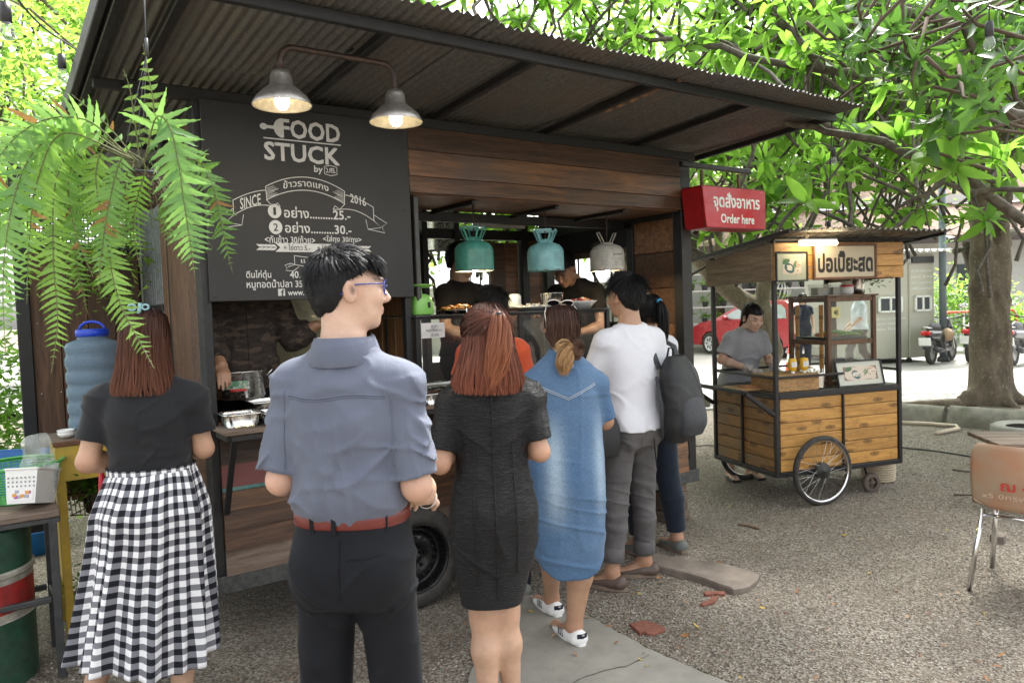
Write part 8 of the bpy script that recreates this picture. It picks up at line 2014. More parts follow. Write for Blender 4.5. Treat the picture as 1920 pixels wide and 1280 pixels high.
# ================================================================== LEFT CORNER: TABLE, DRUM, BASKETS, YELLOW STAND, BOTTLE
lt_=G(112,955,.75); wt=thing('side_table','rough grey plank table with dark steel legs at the lower left corner','table',(lt_.x,lt_.y,0),TA)
def LT(a,b,z=0.):return Vector((lt_.x,lt_.y,0))+a*tu+b*tv+Vector((0,0,z))
for i in range(5):MB().span((-.95,-.02+i*.088,.725),(.0,.063+i*.088,.752),bev=.004).build('plank',w_grey,wt)
for x,y in ((-.03,.0),(-.9,.0),(-.03,.40),(-.9,.40)):MB().span((x-.016,y-.016,0),(x+.016,y+.016,.705),bev=.002).build('leg',grey_steel,wt)
for a,b in (((-.914,-.0,.712),(.0,-.0,.712)),((-.914,.40,.712),(.0,.40,.712)),((-.014,.02,.712),(-.014,.38,.712)),((-.9,.0,.36),(-.05,.0,.36)),((-.9,.40,.30),(-.05,.40,.30)),((-.03,.017,.36),(-.03,.383,.30))):MB().bar(a,b,.026,.026).build('frame_bar',grey_steel,wt)
dr=thing('oil_drum','old oil drum painted in green, white and red bands under the side table','oil drum',LT(-.34,.20)); dm_={}
for n_,c in (('green',(.02,.075,.045)),('white',(.42,.40,.34)),('red',(.32,.022,.02))):dm_[n_]=mat('drum_' +n_,c,.45,0,.4,12,.1,40,c2=tuple(x*.7+.02 for x in c))
z=0
for n_,z1 in (('green',.30),('white',.335),('red',.46),('white',.515),('green',.69)):
 P=[(.235+(.008 if abs(zz_-.29)<.012 or abs(zz_-.5)<.012 else 0),zz_) for zz_ in np.linspace(z,z1,12)]
 MB().lathe(P,(0,0,0),36).build(n_+'_band',dm_[n_],dr); z=z1
MB().lathe([(.001,.68),(.225,.68),(.235,.692),(.24,.685)],(0,0,0),36).build('lid',dm_['green'],dr)
gr_=mat('bright_green_plastic',(.10,.42,.12),.35,0,.08); p=LT(-.13,.36,.753); gb_=thing('plastic_basket','round bright green plastic basket on the side table','basket',p)
B=MB()
for k in range(13):z=.01+k*.0125; rr_=.135+.035*k/12; B.lathe([(rr_-.002,z-.0025),(rr_+.0015,z),(rr_-.002,z+.0025)],(0,0,0),40)
for k in range(44):a=k*math.pi/22; B.tube([(.133*math.cos(a),.133*math.sin(a),0),(.172*math.cos(a),.172*math.sin(a),.165)],.002,4,cap=False)
B.build('lattice',gr_,gb_)['kind']='stuff'; MB().lathe([(.168,.158),(.188,.166),(.190,.176),(.180,.178),(.168,.172)],(0,0,0),44).build('rim',gr_,gb_); MB().lathe([(.001,.002),(.134,.003)],(0,0,0),30).build('base',gr_,gb_)
def tray_basket(name,label,loc,rz,w_,d_,h,m,th=.004,parent_cat='basket'):
 t=thing(name,label,parent_cat,loc,rz); k=.86
 b0=[(-w_*k/2,-d_*k/2),(w_*k/2,-d_*k/2),(w_*k/2,d_*k/2),(-w_*k/2,d_*k/2)]; t0=[(-w_/2,-d_/2),(w_/2,-d_/2),(w_/2,d_/2),(-w_/2,d_/2)]
 for i in range(4):
  a,b,c,d=b0[i],b0[(i+1) %4],t0[(i+1) %4],t0[i]; o=MB().add([(*a,0),(*b,0),(*c,h),(*d,h)],[[0,1,2,3]]).build('side',m,t); md=o.modifiers.new('t','SOLIDIFY'); md.thickness=th
 MB().add([(*q,.002) for q in b0],[[0,1,2,3]]).build('base',m,t)
 for i in range(4):MB().bar((*t0[i],h),(*t0[(i+1) %4],h),.012,.008).build('rim',m,t)
 return t
p=LT(-.10,.12,.753); wb=tray_basket('plastic_basket','white plastic storage basket of clear cups with a picture sticker',p,R(12),.135,.20,.15,white_plastic); wb.rotation_euler=(R(-14),0,R(6)); wb.location.z += .02
B=MB()
for r_i in range(3):
 for c_i in range(7):B.lathe([(.0,-.001),(.0045,-.001)],(-.052+c_i*.0175,-.0925-r_i*.0028,.075+r_i*.018),8,'y')
B.build('perforation',mat('basket_hole',(.25,.27,.26),.8,0,0),wb)['kind']='stuff'
st_=MB(); st_.add([(-.052,-.0895,.012),(.050,-.0895,.012),(.052,-.0935,.064),(-.054,-.0935,.064)],[[0,1,2,3]],m=0); r=random.Random(4)
for i in range(10):
 x,z=r.uniform(-.04,.03),r.uniform(.018,.046); y=-.0895-(z-.012)*.077-.0008; st_.add([(x,y,z),(x+.018,y,z),(x+.018,y-.0008,z+.014),(x,y-.0008,z+.014)],[[0,1,2,3]],m=1+i %3)
st_.build('sticker',[white_plastic,mat('sticker_purple',(.35,.08,.35),.5),mat('sticker_grey',(.35,.38,.42),.5),mat('sticker_orange',(.6,.28,.05),.5)],wb)
for i in range(3):
 cup=thing('cup_stack',('tall stack of clear cups in the white basket, nearest the viewer','stack of clear cups in the white basket, middle','stack of clear cups in the white basket, next to the green basket')[i],'cups',p+Vector((-.03+.03*i,-.02+.05*i,.04)),0,'clear cup stacks in the white basket'); cup.rotation_euler=(R(-12),0,0)
 B=MB()
 for k in range(8):MB().lathe([(.026+.0006*k,.01*k),(.034,.085+.008*k),(.036,.087+.008*k)],(0,0,0),20).build('cup',clr,cup)
p2=LT(-.05,.34,.765); bgc=thing('plastic_bag','crumpled clear plastic bag in the green basket','bag',p2); S_=Sdf((-.1,-.1,-.02),(.1,.1,.32),.008); S_.cone((0,0,.06),(.0,0,.24),.07,.06,.02); S_.disp(lambda x,y,z:.018*vnoise(x*26,y*26,z*20)); V,F=S_.mesh(0); link('bag_film',np_mesh('bag_film',V,F,[clr],False),bgc)
p=G(135,1205); ysm=mat('worn_yellow_paint',(.50,.33,.035),.5,0,.15,10,.1,50,c2=(.44,.30,.05)); rust=mat('rust_brown',(.12,.055,.03),.85,0,.4,20)
ys=thing('metal_stand','rusty yellow painted steel stand with worn wooden top','stand',(p.x,p.y,0),TA); hh=.995; YW=lambda a,b,z:p+a*tu+b*tv+Vector((0,0,z))
for x,y in ((0,0),(.36,0),(0,.36),(.36,.36)):MB().span((x-.018,y-.018,0),(x+.018,y+.018,hh-.015),bev=.002).build('leg',ysm,ys)
MB().span((-.02,-.022,hh-.19),(.38,-.018,hh-.02),bev=.001).build('apron',ysm,ys)
B=MB(); B.add([(-.02,-.02,hh-.02),(-.02,.37,hh-.02),(-.02,.37,.30),(-.02,-.02,.30)],[[0,1,2,3]]); o=B.build('side_panel',ysm,ys); md=o.modifiers.new('t','SOLIDIFY'); md.thickness=.004
MB().span((-.028,-.03,hh-.018),(.39,.012,hh+.004),bev=.002).build('rusty_edge',rust,ys); MB().span((-.028,.014,hh-.014),(.385,.38,hh+.002),bev=.002).build('worn_top',w_grey,ys)
bw=thing('bowl_stack','two small white bowls stacked on the yellow stand','bowls',YW(.04,.12,hh+.004)); 
for k in (0,1):MB().lathe([(.001,.002+k*.014),(.022,.0+k*.014),(.036,.014+k*.014),(.041,.027+k*.014),(.0385,.027+k*.014),(.03,.012+k*.014),(.001,.006+k*.014)],(0,0,0),24).build('bowl',enamel,bw)
blu=mat('blue_bottle_plastic',(.13,.27,.46),.12,0,.1,8,spec=.8); bt,t,bb=_nodes('translucent_blue_bottle'); bb.inputs['Base Color'].default_value=(.42,.62,.82,1); bb.inputs['Roughness'].default_value=.12; bb.inputs['Transmission Weight'].default_value=.72; bb.inputs['IOR'].default_value=1.15; bump(t,bb,noise(t,coords(t),40,3,.6),.3,.01)
wbt=thing('water_bottle','big translucent blue ribbed water bottle with a blue handle lid','water bottle',YW(.19,.20,hh+.003)); P=[(.001,0),(.11,0),(.13,.015)]
for k in range(5):
 z=.03+k*.078; P += [(.128,z),(.134,z+.012),(.134,z+.05),(.126,z+.062)]
P += [(.128,.425),(.132,.45),(.122,.47),(.085,.485),(.072,.49),(.070,.51)]
MB().lathe(P,(0,0,0),40).build('bottle_body',bt,wbt); lid=mat('royal_blue_lid',(.008,.05,.50),.35,0,.05); MB().lathe([(.074,.502),(.078,.505),(.078,.535),(.07,.54),(.001,.541)],(0,0,0),32).build('lid',lid,wbt)
MB().tube([(.066*math.cos(a),0,.536+.042*math.sin(a)) for a in [i*math.pi/12 for i in range(13)]],.007,8).build('handle',lid,wbt)
for z,l_ in ((.60,'small fern in a rusty wire planter under the yellow stand top'),(.10,'bushy fern in the lower wire planter behind the yellow stand legs')):
 t=thing('potted_fern',l_,'fern',YW(.17,.12,z)); B=MB()
 for k in range(10):x=-.11+k*.022; B.tube([(x,-.06,.0),(x,-.075,.11)],.0025,4)
 for zz_ in (0,.11):B.tube([(-.12,-.06-zz_*.13,zz_),(.12,-.06-zz_*.13,zz_),(.12,.08,zz_),(-.12,.08,zz_),(-.12,-.06-zz_*.13,zz_)],.003,4)
 B.build('wire_cage',rust,t)['kind']='stuff'; MB().lathe([(.001,.005),(.07,.005),(.085,.11),(.001,.10)],(0,.01,0),14).build('pot',black_plastic,t); cloud_obj('foliage',900,lambda r,n:np.stack([r.normal(0,.075,n),r.normal(-.02,.05,n),.15+.05*r.normal(0,1,n)-(.12*np.abs(r.normal(0,.6,n)) if z<.3 else 0)],1),.028,int(z*100),lf_mid,t,ar=.5)
tb_=thing('plastic_tub','blue plastic tub on the ground behind the side table','tub',G(66,1030)); MB().lathe([(.001,0),(.17,0),(.21,.16),(.22,.165),(.20,.16),(.16,.01),(.001,.01)],(0,0,0),30).build('tub',mat('blue_tub',(.02,.16,.42),.4),tb_)
bq=tray_basket('plastic_crate','blue latticed plastic crate behind the green basket at the left edge',D(5,860,4.2)-Vector((0,0,.3)),R(5),.5,.35,.32,mat('blue_crate',(.06,.20,.50),.4))
lb=thing('potted_shrub','leafy shrub in a pot at the left edge beyond the door post','shrub',(-3.95,5.6,0)); MB().lathe([(.001,0),(.15,0),(.2,.35),(.001,.33)],(0,0,0),16).build('pot',black_plastic,lb); cloud_obj('foliage',2200,lambda r,n:np.stack([r.normal(0,.35,n),r.normal(0,.3,n),.95+.33*r.normal(0,1,n)],1),.08,41,lf_mid,lb)
tsl=thing('red_charm','red beaded charm hanging beside the checked skirt','charm',D(190,900,3.0)); MB().tube([(0,0,.06),(.004,0,0),(-.004,0,-.05),(0,0,-.12)],[.004,.014,.011,.012],8).build('beads',mat('red_beads',(.45,.01,.03),.5,0,.4,90),tsl)
# ================================================================== TRUCK COUNTERS AND FOOD
ld=thing('fold_down_counter','fold-down wooden counter shelf on a black bracket under the left window','counter',TO,TA)
MB().span((-.02,-.26,1.052),(.60,-.03,1.072),bev=.003).build('board',w_grey,ld)
for a,b in (((-.0,-.25,1.036),(.58,-.25,1.036)),((.0,-.25,1.036),(.0,-.05,1.036)),((.02,-.24,1.03),(.02,-.045,.66))):MB().bar(a,b,.024,.026).build('bracket',black_steel,ld)
ld2=thing('serving_ledge','narrow wooden serving ledge running under the glass food case','ledge',TO,TA); MB().span((.98,-.22,1.055),(2.7,-.03,1.075),bev=.003).build('board',w_grey,ld2); MB().bar((.98,-.215,1.042),(2.7,-.215,1.042),.02,.024).build('edge_bar',black_steel,ld2)
def pan(label,a,b_,z,w_,d_,h,inner=None,rim=.012,grp=None):
 t=thing('steel_tray',label,'tray',TW(a,b_,z),TA,grp); B=MB(); k=.90
 def ring(w2,d2,z2,rc=.03):return [(sx*(w2/2-rc)+rc*math.cos(R(q)),sy*(d2/2-rc)+rc*math.sin(R(q)),z2) for sx,sy,q0 in ((1,1,0),(-1,1,90),(-1,-1,180),(1,-1,270)) for q in (q0,q0+30,q0+60,q0+90)]
 rs_=[ring(w_*k,d_*k,.001),ring(w_*.97,d_*.97,h*.85),ring(w_,d_,h),ring(w_+2*rim,d_+2*rim,h),ring(w_+2*rim,d_+2*rim,h-.004)]; V=[q for r_ in rs_ for q in r_]; n=16
 B.add(V,[[j*n+i,j*n+(i+1) %n,(j+1)*n+(i+1) %n,(j+1)*n+i] for j in range(4) for i in range(n)]+[list(range(n))],True); B.build('pan',stainless,t)
 if inner:MB().add(ring(w_*.94,d_*.94,h*.55),[list(range(16))]).build('contents',inner,t)
 return t
curry=mat('brown_curry',(.25,.10,.03),.3,0,.5,40,.5,50); rice=mat('white_rice',(.6,.58,.52),.8,0,.15,60,.5,150)
pan('big stainless tray at the front of the left counter',.33,-.15,1.073,.32,.20,.062,rice); pan('small stainless tray behind the big one on the left counter',.09,-.10,1.073,.16,.15,.062,curry); pan('second stainless tray on the left counter under the pot',.36,.14,1.086,.34,.24,.07,rice)
pan('shallow stainless tray on the ledge under the glass case',1.18,-.13,1.076,.34,.16,.06,mat('red_sauce',(.30,.02,.015),.3)); pan('stainless tray inside the glass case behind the handwritten card',1.38,.20,1.09,.42,.26,.05,curry)
pt=thing('cooking_pot','stainless two-handled pot with a green and red sticker in the left window','pot',TW(.16,.20,1.17),TA); MB().lathe([(.001,0),(.125,0),(.135,.012),(.135,.128),(.145,.134),(.147,.138),(.140,.137),(.130,.128),(.13,.02),(.001,.018)],(0,0,0),40).build('pot_body',stainless,pt)
MB().tube([(.137,-.04,.105),(.175,-.03,.14),(.18,.03,.14),(.137,.04,.105)],.009,8,flat=.5).build('handle',chrome,pt)
B=MB(); B.add([(.1365*math.cos(a),.1365*math.sin(a),z) for z in (.055,.095) for a in [R(-128+8*i) for i in range(7)]],[[i,i+1,i+8,i+7] for i in range(6)],m=0); B.add([(.1369*math.cos(a),.1369*math.sin(a),z) for z in (.045,.056) for a in [R(-118+8*i) for i in range(5)]],[[i,i+1,i+6,i+5] for i in range(4)],m=1); B.build('sticker',[mat('sticker_green',(.02,.20,.08),.5,0,.5,60,c2=(.5,.5,.45)),red_plastic],pt)
for k,l_ in enumerate(('stainless ladle handle rising beside the pot','second stainless ladle handle leaning right of the pot')):
 t=thing('ladle',l_,'ladle',TW(.40+.06*k,.16,1.12),TA); MB().tube([(0,0,0),(.0,-.01,.12),(.02,-.02,.18),(.06,-.03,.19),(.075,-.03,.17)],.012,8,flat=.3).build('handle',chrome,t); MB().ball((0,0,0),(.035,.035,.02),10).build('bowl',chrome,t)
t=thing('plastic_bag','dark crumpled plastic bag between the ladles and the divider','bag',TW(.60,.20,1.08),TA); S_=Sdf((-.12,-.12,-.02),(.12,.12,.24),.01); S_.cone((0,0,.05),(0,0,.13),.08,.06,.02); S_.disp(lambda x,y,z:.02*vnoise(x*22,y*22,z*22)); V,F=S_.mesh(0); link('bag_film',np_mesh('bag_film',V,F,[mat('dark_bag',(.03,.03,.032),.25,0,.2)],False),t)
MB().span((.03,.0,1.05),(1.04,.34,1.07)).build('inner_counter',w_dark,truck); MB().span((1.10,.36,.36),(2.6,.40,1.05)).build('inner_counter',w_dark,truck)
def food_plate(name,label,loc,r_,parts,h=.03,cat='plate',plate=enamel,grp=None):
 t=thing(name,label,cat,loc,0,grp); MB().lathe([(.001,.0),(r_*.55,.0),(r_*.82,h*.75),(r_,h),(r_*.99,h+.003),(r_*.78,h*.8),(.001,.006)],(0,0,0),30).build('plate',plate,t); rr_=random.Random(len(label)); i=0
 for n_,m_,cnt_,sz in parts:
  B=MB()
  for _ in range(cnt_):a,q=rr_.random()*6.28,r_*.78*math.sqrt(rr_.random()); s_=sz*rr_.uniform(.6,1.4); B.ball((q*math.cos(a),q*math.sin(a),h*.8+sz*.5+.015*(1-q/r_)*rr_.random()*2),(s_,s_*rr_.uniform(.4,.9),s_*.4),6,rot=Matrix.Rotation(rr_.random()*6,3,'Z'))
  B.build(n_,m_,t)['kind']='stuff'
 return t
fry=mat('golden_fried',(.50,.20,.035),.5,0,.4,50,.6,90); egg=mat('egg_white',(.65,.62,.55),.4); red_f=mat('red_pepper',(.45,.03,.02),.35); org=mat('orange_yolk',(.60,.20,.02),.35)
hp_=cook.root.matrix_basis @ Vector(tuple(cook.arms[-1][1]+v3((-.115,.03,-.045)))); food_plate('food_plate','white plate of stew held up by the cook in the left window',hp_,.085,[('stew',curry,14,.016),('rice',rice,10,.014)],.036)
gc=thing('food_case','black-framed glass food case standing on the serving counter','display case',TO,TA); x0,x1,y0,y1,z0,z1=1.07,2.46,-.02,.34,1.086,1.535
for x in (x0,1.76,x1):
 for y in (y0,y1):MB().span((x-.014,y-.014,z0),(x+.014,y+.014,z1),bev=.002).build('frame_post',black_steel,gc)
for z in (z0,z1):
 for y in (y0,y1):MB().span((x0+.014,y-.013,z-.013 if z>z0 else z),(x1-.014,y+.013,z+.013 if z<z1 else z),bev=.001).build('frame_rail',black_steel,gc)
MB().span((x0-.02,y0-.03,z1+.002),(x1+.02,y1+.03,z1+.012)).build('case_top',mat('glass_top_dark',(.05,.055,.055),.15,0,.1,spec=.8),gc)
for a in (x0,1.76):MB().add([(a+.014,y0-.004,z0),(a+.676,y0-.004,z0),(a+.676,y0-.004,z1-.013),(a+.014,y0-.004,z1-.013)],[[0,1,2,3]]).build('glass_pane',glass_mat('case_glass',(.9,.92,.92),1,.05) if a == x0 else bpy.data.materials['case_glass'],gc)
cd_=thing('handwritten_card','white card with handwritten Thai price taped to the glass case','card',TO,TA); a0,zt=TF(789,606,-.03); a1,zb=TF(834,632,-.03); B=MB().span((a0,-.032,zb),(a1,-.029,zt),bev=0).build('card',mat('white_card',(.68,.68,.66),.8),cd_); B2=MB()
lettering(B2,'ดีน้ำ',(a0+.06,zt-.028,a0+.10,zt-.012),-.034,.01); lettering(B2,'หมู่นี่ไข่ดาว',(a0+.03,zb+.032,a1-.02,zt-.032),-.034,.01); lettering(B2,'15 บาท',(a0+.06,zb+.008,a1-.04,zb+.025),-.034,.01); B2.build('handwriting',mat('blue_black_ink',(.03,.04,.10),.6,0,0),B)
a0,zb=TF(790,592,.05); sc_m=mat('lime_green_plastic',(.24,.56,.12),.3,0,.04); sc=thing('kitchen_scale','lime green kitchen scale with a round pan on the glass case','scale',TW(a0+.01,.07,z1+.013),TA)
S_=Sdf((-.09,-.09,-.01),(.09,.09,.16),.006); S_.loft([(.0,0,0,.066,.06),(.05,0,0,.066,.06),(.085,0,0,.060,.054),(.108,0,0,.045,.040),(.118,0,0,.025,.02)],.01,3); V,F=S_.mesh(1); link('scale_body',np_mesh('scale_body',V,F,[sc_m],True),sc); MB().tube([(0,0,.11),(0,0,.155)],.010,10).build('stem',sc_m,sc); MB().lathe([(.001,.15),(.05,.152),(.078,.166),(.080,.170),(.05,.158),(.001,.156)],(0,0,0),30).build('pan',sc_m,sc); MB().box((.02,-.0605,.055),(.016,.004,.032)).build('window',black_plastic,sc)
zt_=z1+.013
def on_case(px,b_):return TF(px,590,b_)[0]
food_plate('food_tray','wide steel tray heaped with golden fried food on the glass case',TW(on_case(868,.16),.16,zt_),.17,[('fried_pieces',fry,60,.022),('egg',egg,6,.02)],.02,'tray',stainless)
food_plate('food_plate','white plate of rice between the heads of the two women',TW(on_case(998,.16),.16,zt_),.12,[('rice',rice,30,.014),('egg',egg,6,.016)],.024)
food_plate('food_bowl','white enamel bowl with red chillies and fried egg right of the portrait tin',TW(on_case(1092,.12),.12,zt_),.10,[('chilli',red_f,12,.02),('egg',egg,10,.016),('yolk',org,7,.02),('fried_bits',fry,14,.014)],.048,'bowl')
tn=thing('food_tin','steel container with a printed orange picture between the two plates','container',TW(on_case(1036,.16),.16,zt_),TA); MB().lathe([(.001,0),(.062,0),(.074,.105),(.078,.108),(.070,.104),(.06,.01),(.001,.008)],(0,0,0),28).build('container',stainless,tn)
B=MB(); B.add([((.0645+.09*(z-.01))*math.cos(a),(.0645+.09*(z-.01))*math.sin(a),z) for z in (.012,.095) for a in [R(-150+10*i) for i in range(9)]],[[i,i+1,i+10,i+9] for i in range(8)]); B.build('printed_band',mat('print_band',(.40,.18,.05),.5,0,.6,30,c2=(.08,.12,.16)),tn)
o=thing('paper_cup','white cup held out by the server behind the customers','cup',TW(on_case(966,.3),.30,zt_+.02),TA); MB().lathe([(.001,0),(.036,0),(.042,.02),(.042,.075),(.03,.09),(.001,.09)],(0,0,0),20).build('cup',enamel,o)
# ================================================================== HANGING FERN
FY=2.2; bc=D(265,345,FY); hf=thing('hanging_fern','hanging fern in a coir pot with long drooping fronds at the upper left','fern',bc)
coir,t,bb=_nodes('brown_coir'); vec=coords(t,(1,1,1)); vo=t.nodes.new('ShaderNodeTexVoronoi'); vo.inputs['Scale'].default_value=110; t.links.new(vec,vo.inputs['Vector']); t.links.new(ramp(t,vo.outputs['Distance'],[(.1,(.16,.085,.045)),(.6,(.03,.018,.012))]),bb.inputs['Base Color']); bump(t,bb,vo.outputs['Distance'],.8,.01)
MB().lathe([(.001,-.075),(.03,-.07),(.052,-.045),(.064,-.01),(.068,.025),(.06,.03),(.001,.025)],(0,0,0),26).build('coir_pot',coir,hf); MB().lathe([(.067,.022),(.071,.026),(.067,.030)],(0,0,0),26).build('ring',grey_steel,hf)
top=D(268,-60,FY+.1)-bc; hk=D(274,72,FY)-bc
B=MB(); B.tube([top,hk],.0022,6); B.tube([hk,hk+Vector((0,0,-.05))],.005,6)
for x in (-.06,.055,.01):B.tube([hk+Vector((0,0,-.04)),(x*.3,0,hk.z*.45),(x,.02*(x>.03),.026)],.0014,5)
B.build('wire',grey_steel,hf); fv=[]; nf=10
for i in range(nf+1):
 t_=i/nf; w_=.115*(1-t_ ** 5)*(.75+.25*math.cos(t_*3)) ; w_=w_ if t_<.98 else .012
 fv += [(t_,w_*.5*(1.35 if t_<.08 else 1)+.008*math.sin(i*2.6)+.06*t_ ** 2,-.10*t_ ** 2),(t_,.06*t_ ** 2,-.10*t_ ** 2-.015),(t_,-w_*.5+.008*math.sin(i*2.1)+.06*t_ ** 2,-.10*t_ ** 2)]
FV=np.array(fv)*np.array([1,1.95,1]); FF=np.array([[i*3+j,i*3+3+j,i*3+4+j,i*3+1+j] for i in range(nf) for j in (0,1)])
fern_l=leaf_mat('fern_leaflet',(.085,.215,.06),(.145,.285,.07),.38,(.26,.48,.11),.42,spec=.45); fern_d=leaf_mat('fern_leaflet_dark',(.055,.15,.03),(.09,.22,.035),.42,(.22,.42,.05),.45); fern_y=leaf_mat('fern_leaflet_bright',(.11,.25,.04),(.17,.32,.05),.42,(.36,.60,.08),.4)
fme={0:np_mesh('leaflet',FV,FF,[fern_l],True),1:np_mesh('leaflet',FV,FF,[fern_d],True),2:np_mesh('leaflet',FV,FF,[fern_y],True)}
FR_=[([(272,300),(292,222),(318,238),(335,310),(348,400),(366,522)],2.05,2.0,.090,.0160,0,1,1),([(272,300),(288,210),(280,150),(268,82)],2.2,2.2,.034,.026,2,0,1),([(262,300),(250,210),(243,165),(231,130)],2.22,2.22,.030,.034,2,0,1),([(290,310),(365,300),(398,350),(415,420),(436,512)],2.3,2.25,.056,.0155,1,0,1),
  ([(255,300),(205,268),(180,330),(200,450),(222,560),(262,640),(290,692)],2.15,1.95,.060,.0160,2,1,1),([(250,300),(170,250),(130,330),(140,430),(175,520)],2.1,2.0,.054,.0155,1,0,1),([(246,300),(150,270),(105,340),(100,480),(108,600),(96,700)],2.1,1.9,.062,.0165,2,1,1),([(246,295),(140,240),(60,290),(22,390),(6,520),(10,660)],2.0,1.75,.074,.0175,0,1,1),
  ([(244,295),(160,225),(60,235),(-20,330),(-40,500)],2.0,1.8,.070,.0175,0,1,1),([(250,305),(190,300),(150,370),(140,470),(165,590)],2.2,2.15,.050,.0155,1,0,1),([(250,298),(120,250),(70,340),(55,450),(50,570)],1.95,1.85,.060,.0165,2,0,1),([(255,300),(215,250),(180,215),(135,178)],2.1,2.05,.024,.030,0,0,1),
  ([(268,300),(272,322),(258,370),(250,430),(262,500)],2.08,2.1,.044,.0150,1,0,1),([(258,300),(240,318),(232,370),(215,440),(222,500)],2.1,2.1,.046,.0155,0,0,1),
  ([(262,310),(230,330),(220,400),(232,470)],2.25,2.2,.045,.0130,1,0,1),([(275,312),(310,380),(318,460)],2.3,2.3,.045,.0130,1,0,1),([(270,300),(232,290),(205,380),(190,480),(185,545)],2.1,2.0,.052,.0155,0,0,1)]
nobj=0; rest=[]
for pts,ya,yb,L,sp_c,ty,big,_ in FR_:
 n=len(pts); P=[D(x,y,ya+(yb-ya)*i/(n-1))-bc for i,(x,y) in enumerate(pts)]; P=np.array([tuple(q) for q in P])
 u=np.linspace(0,n-1,80); i0=np.clip(u.astype(int),0,n-2); f_=(u-i0)[:,None]; g_=np.gradient(P,axis=0); C=(2*f_ ** 3-3*f_ ** 2+1)*P[i0]+(f_ ** 3-2*f_ ** 2+f_)*g_[i0]+(-2*f_ ** 3+3*f_ ** 2)*P[i0+1]+(f_ ** 3-f_ ** 2)*g_[i0+1]
 fr=MB().tube([Vector(c) for c in C],[.0022*(1-.6*i/80) for i in range(80)],5).build('frond',mat('frond_stem',(.10,.11,.03),.6) if nobj == 0 else bpy.data.materials['frond_stem'],hf)
 seg=np.linalg.norm(np.diff(C,axis=0),axis=1); s_=np.concatenate([[0],np.cumsum(seg)]); tot=s_[-1]; k=0; d_=tot*.16
 while d_<tot*.995:
  tt=d_/tot; c=np.array([np.interp(d_,s_,C[:,j]) for j in range(3)]); T=np.array([np.interp(min(tot,d_+.01),s_,C[:,j]) for j in range(3)])-c; T=Vector(T).normalized() if np.linalg.norm(T)>1e-6 else T_; T_=T
  view=(Vector(c)+bc-EYEV).normalized(); N=-(view+Vector((rs.gauss(0,.45),0,rs.gauss(-.1,.45)))).normalized(); N=(N-T*N.dot(T)).normalized(); X=T.cross(N)
  ln=L*math.sin(math.pi*min(1,(tt*.86+.16))) ** .55*rs.uniform(.88,1.08)*(1 if tt<.9 else .6)
  for sd_ in (-1,1):
   dr_=(X*sd_+T*rs.uniform(.25,.5)+N*rs.uniform(-.25,.15)+Vector((0,0,-.15))).normalized(); up_=dr_.cross(T*sd_).normalized(); m3=Matrix((dr_,up_.cross(dr_),up_)).transposed().to_4x4(); m3.translation=Vector(c); m3=m3 @ Matrix.Diagonal((ln,ln if L>.04 else ln*2.2,ln,1))
   if nobj<296 and (big or ty == 2):o=link('leaflet',fme[ty],fr); o.matrix_local=m3; nobj += 1
   else:rest.append((m3,3 if rs.random()<.035 else ty))
  d_ += sp_c*rs.uniform(.92,1.1); k += 1
for ty,m_ in ((0,fern_l),(1,fern_d),(2,fern_y),(3,leaf_mat('dry_leaflet',(.22,.12,.04),(.30,.17,.05),.3,(.35,.2,.06),.6))):
 q=[a for a,b in rest if b == ty]
 if q:
  M_=np.array([np.array(x) for x in q]); V=np.einsum('nij,kj->nki',M_[:,:3,:3],FV)+M_[:,None,:3,3]; o=link('leaflets',np_mesh('leaflets',V.reshape(-1,3),(FF[None]+len(FV)*np.arange(len(q))[:,None,None]).reshape(-1,4),[m_],True),hf); o['kind']='stuff'
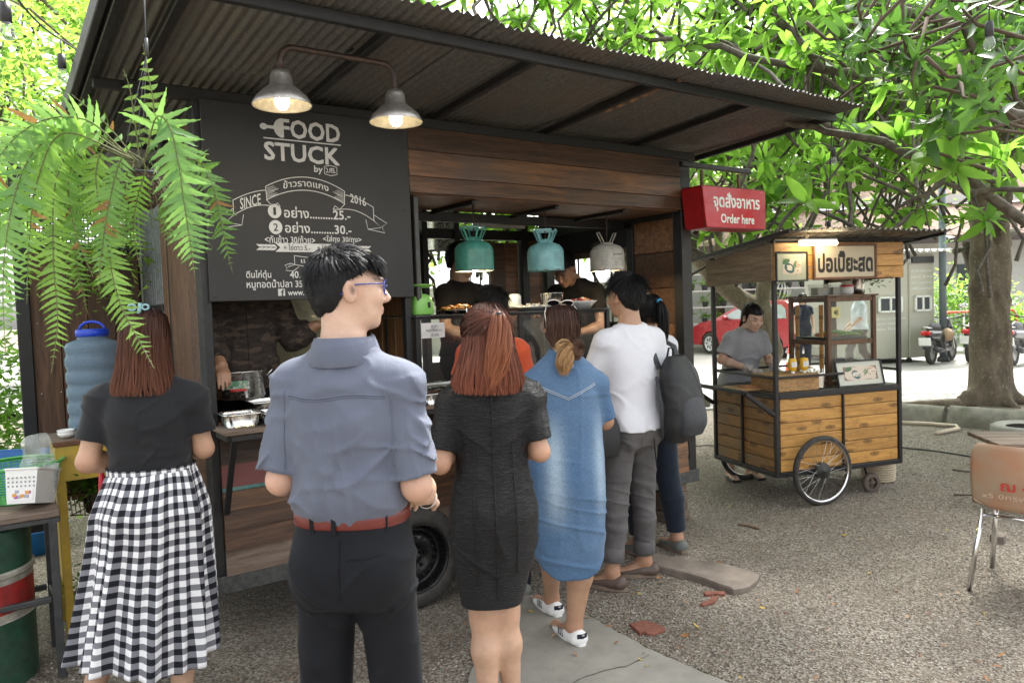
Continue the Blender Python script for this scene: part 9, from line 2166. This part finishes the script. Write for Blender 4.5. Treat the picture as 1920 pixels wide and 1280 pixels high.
for k in range(26): # dry wiry stolons
 a=rs.uniform(0,6.28); l=rs.uniform(.08,.22); e=Vector((math.cos(a)*l,math.sin(a)*l*.5,rs.uniform(-.22,.05))); MB().tube([(0,0,.03),e*.5+Vector((0,0,.07)),e],.0009,4).build('stolon',bpy.data.materials['frond_stem'],hf)
# ================================================================== FESTOON BULBS
def bulb(px,py,Y,label,s_=1.):
 p=D(px,py,Y); t=thing('festoon_bulb',label,'light bulb',p,0,'unlit bulbs of the string lights'); MB().lathe([(.001,.075),(.015,.075),(.017,.05),(.017,.015),(.014,.012)],(0,0,0),14).build('socket',black_plastic,t); MB().lathe([(.013,.014),(.021,-.006),(.023,-.022),(.017,-.038),(.001,-.045)],(0,0,0),14).build('glass',glass_mat('bulb_glass',(.93,.93,.93),1,.12) if 'bulb_glass' not in bpy.data.materials else bpy.data.materials['bulb_glass'],t); MB().tube([(0,0,.07),(0,0,.14)],.003,5).build('lead',black_plastic,t); t.scale=(s_,)*3; return p+Vector((0,0,.14*s_))
def festoon(label,pts):P=[Vector(p) for p in pts]; o=MB().tube([a.lerp(b,q)-Vector((0,0,.05*math.sin(q*math.pi)*(a-b).length*.5)) for a,b in zip(P,P[1:]) for q in [i/8 for i in range(8)]]+[P[-1]],.004,5).build('light_string',black_plastic); tag(o,label,'light string')
b1=[bulb(12,50,2.4,'unlit bulb at the upper left corner'),bulb(117,135,3.3,'unlit bulb hanging left of the truck roof edge')]; festoon('thin black light string at the upper left',[D(-60,0,2.0),b1[0],b1[1],D(230,130,4.2)])
b2=[bulb(1855,75,3.2,'unlit bulb in the dark leaves at the upper right'),bulb(1688,160,4.2,'unlit bulb below the thick limb above the cart')]; festoon('thin black light string through the upper right leaves',[D(1990,40,2.8),b2[0],b2[1],D(1590,170,4.7)])
b3=[bulb(1844,428,7.2,'unlit bulb in front of the big trunk'),bulb(1703,488,6.6,'unlit bulb right of the cart roof'),bulb(1554,432,6.0,'unlit bulb above the cart tube lamp')]; festoon('thin black light string from the big tree over the cart',[D(1960,440,8),b3[0],b3[1],b3[2],D(1560,215,4.8)])
b4=[bulb(1563,298,5.3,'unlit bulb hanging under the roof corner of the truck')]; festoon('short black lead of the bulb under the roof corner',[b4[0],D(1586,208,4.9)])
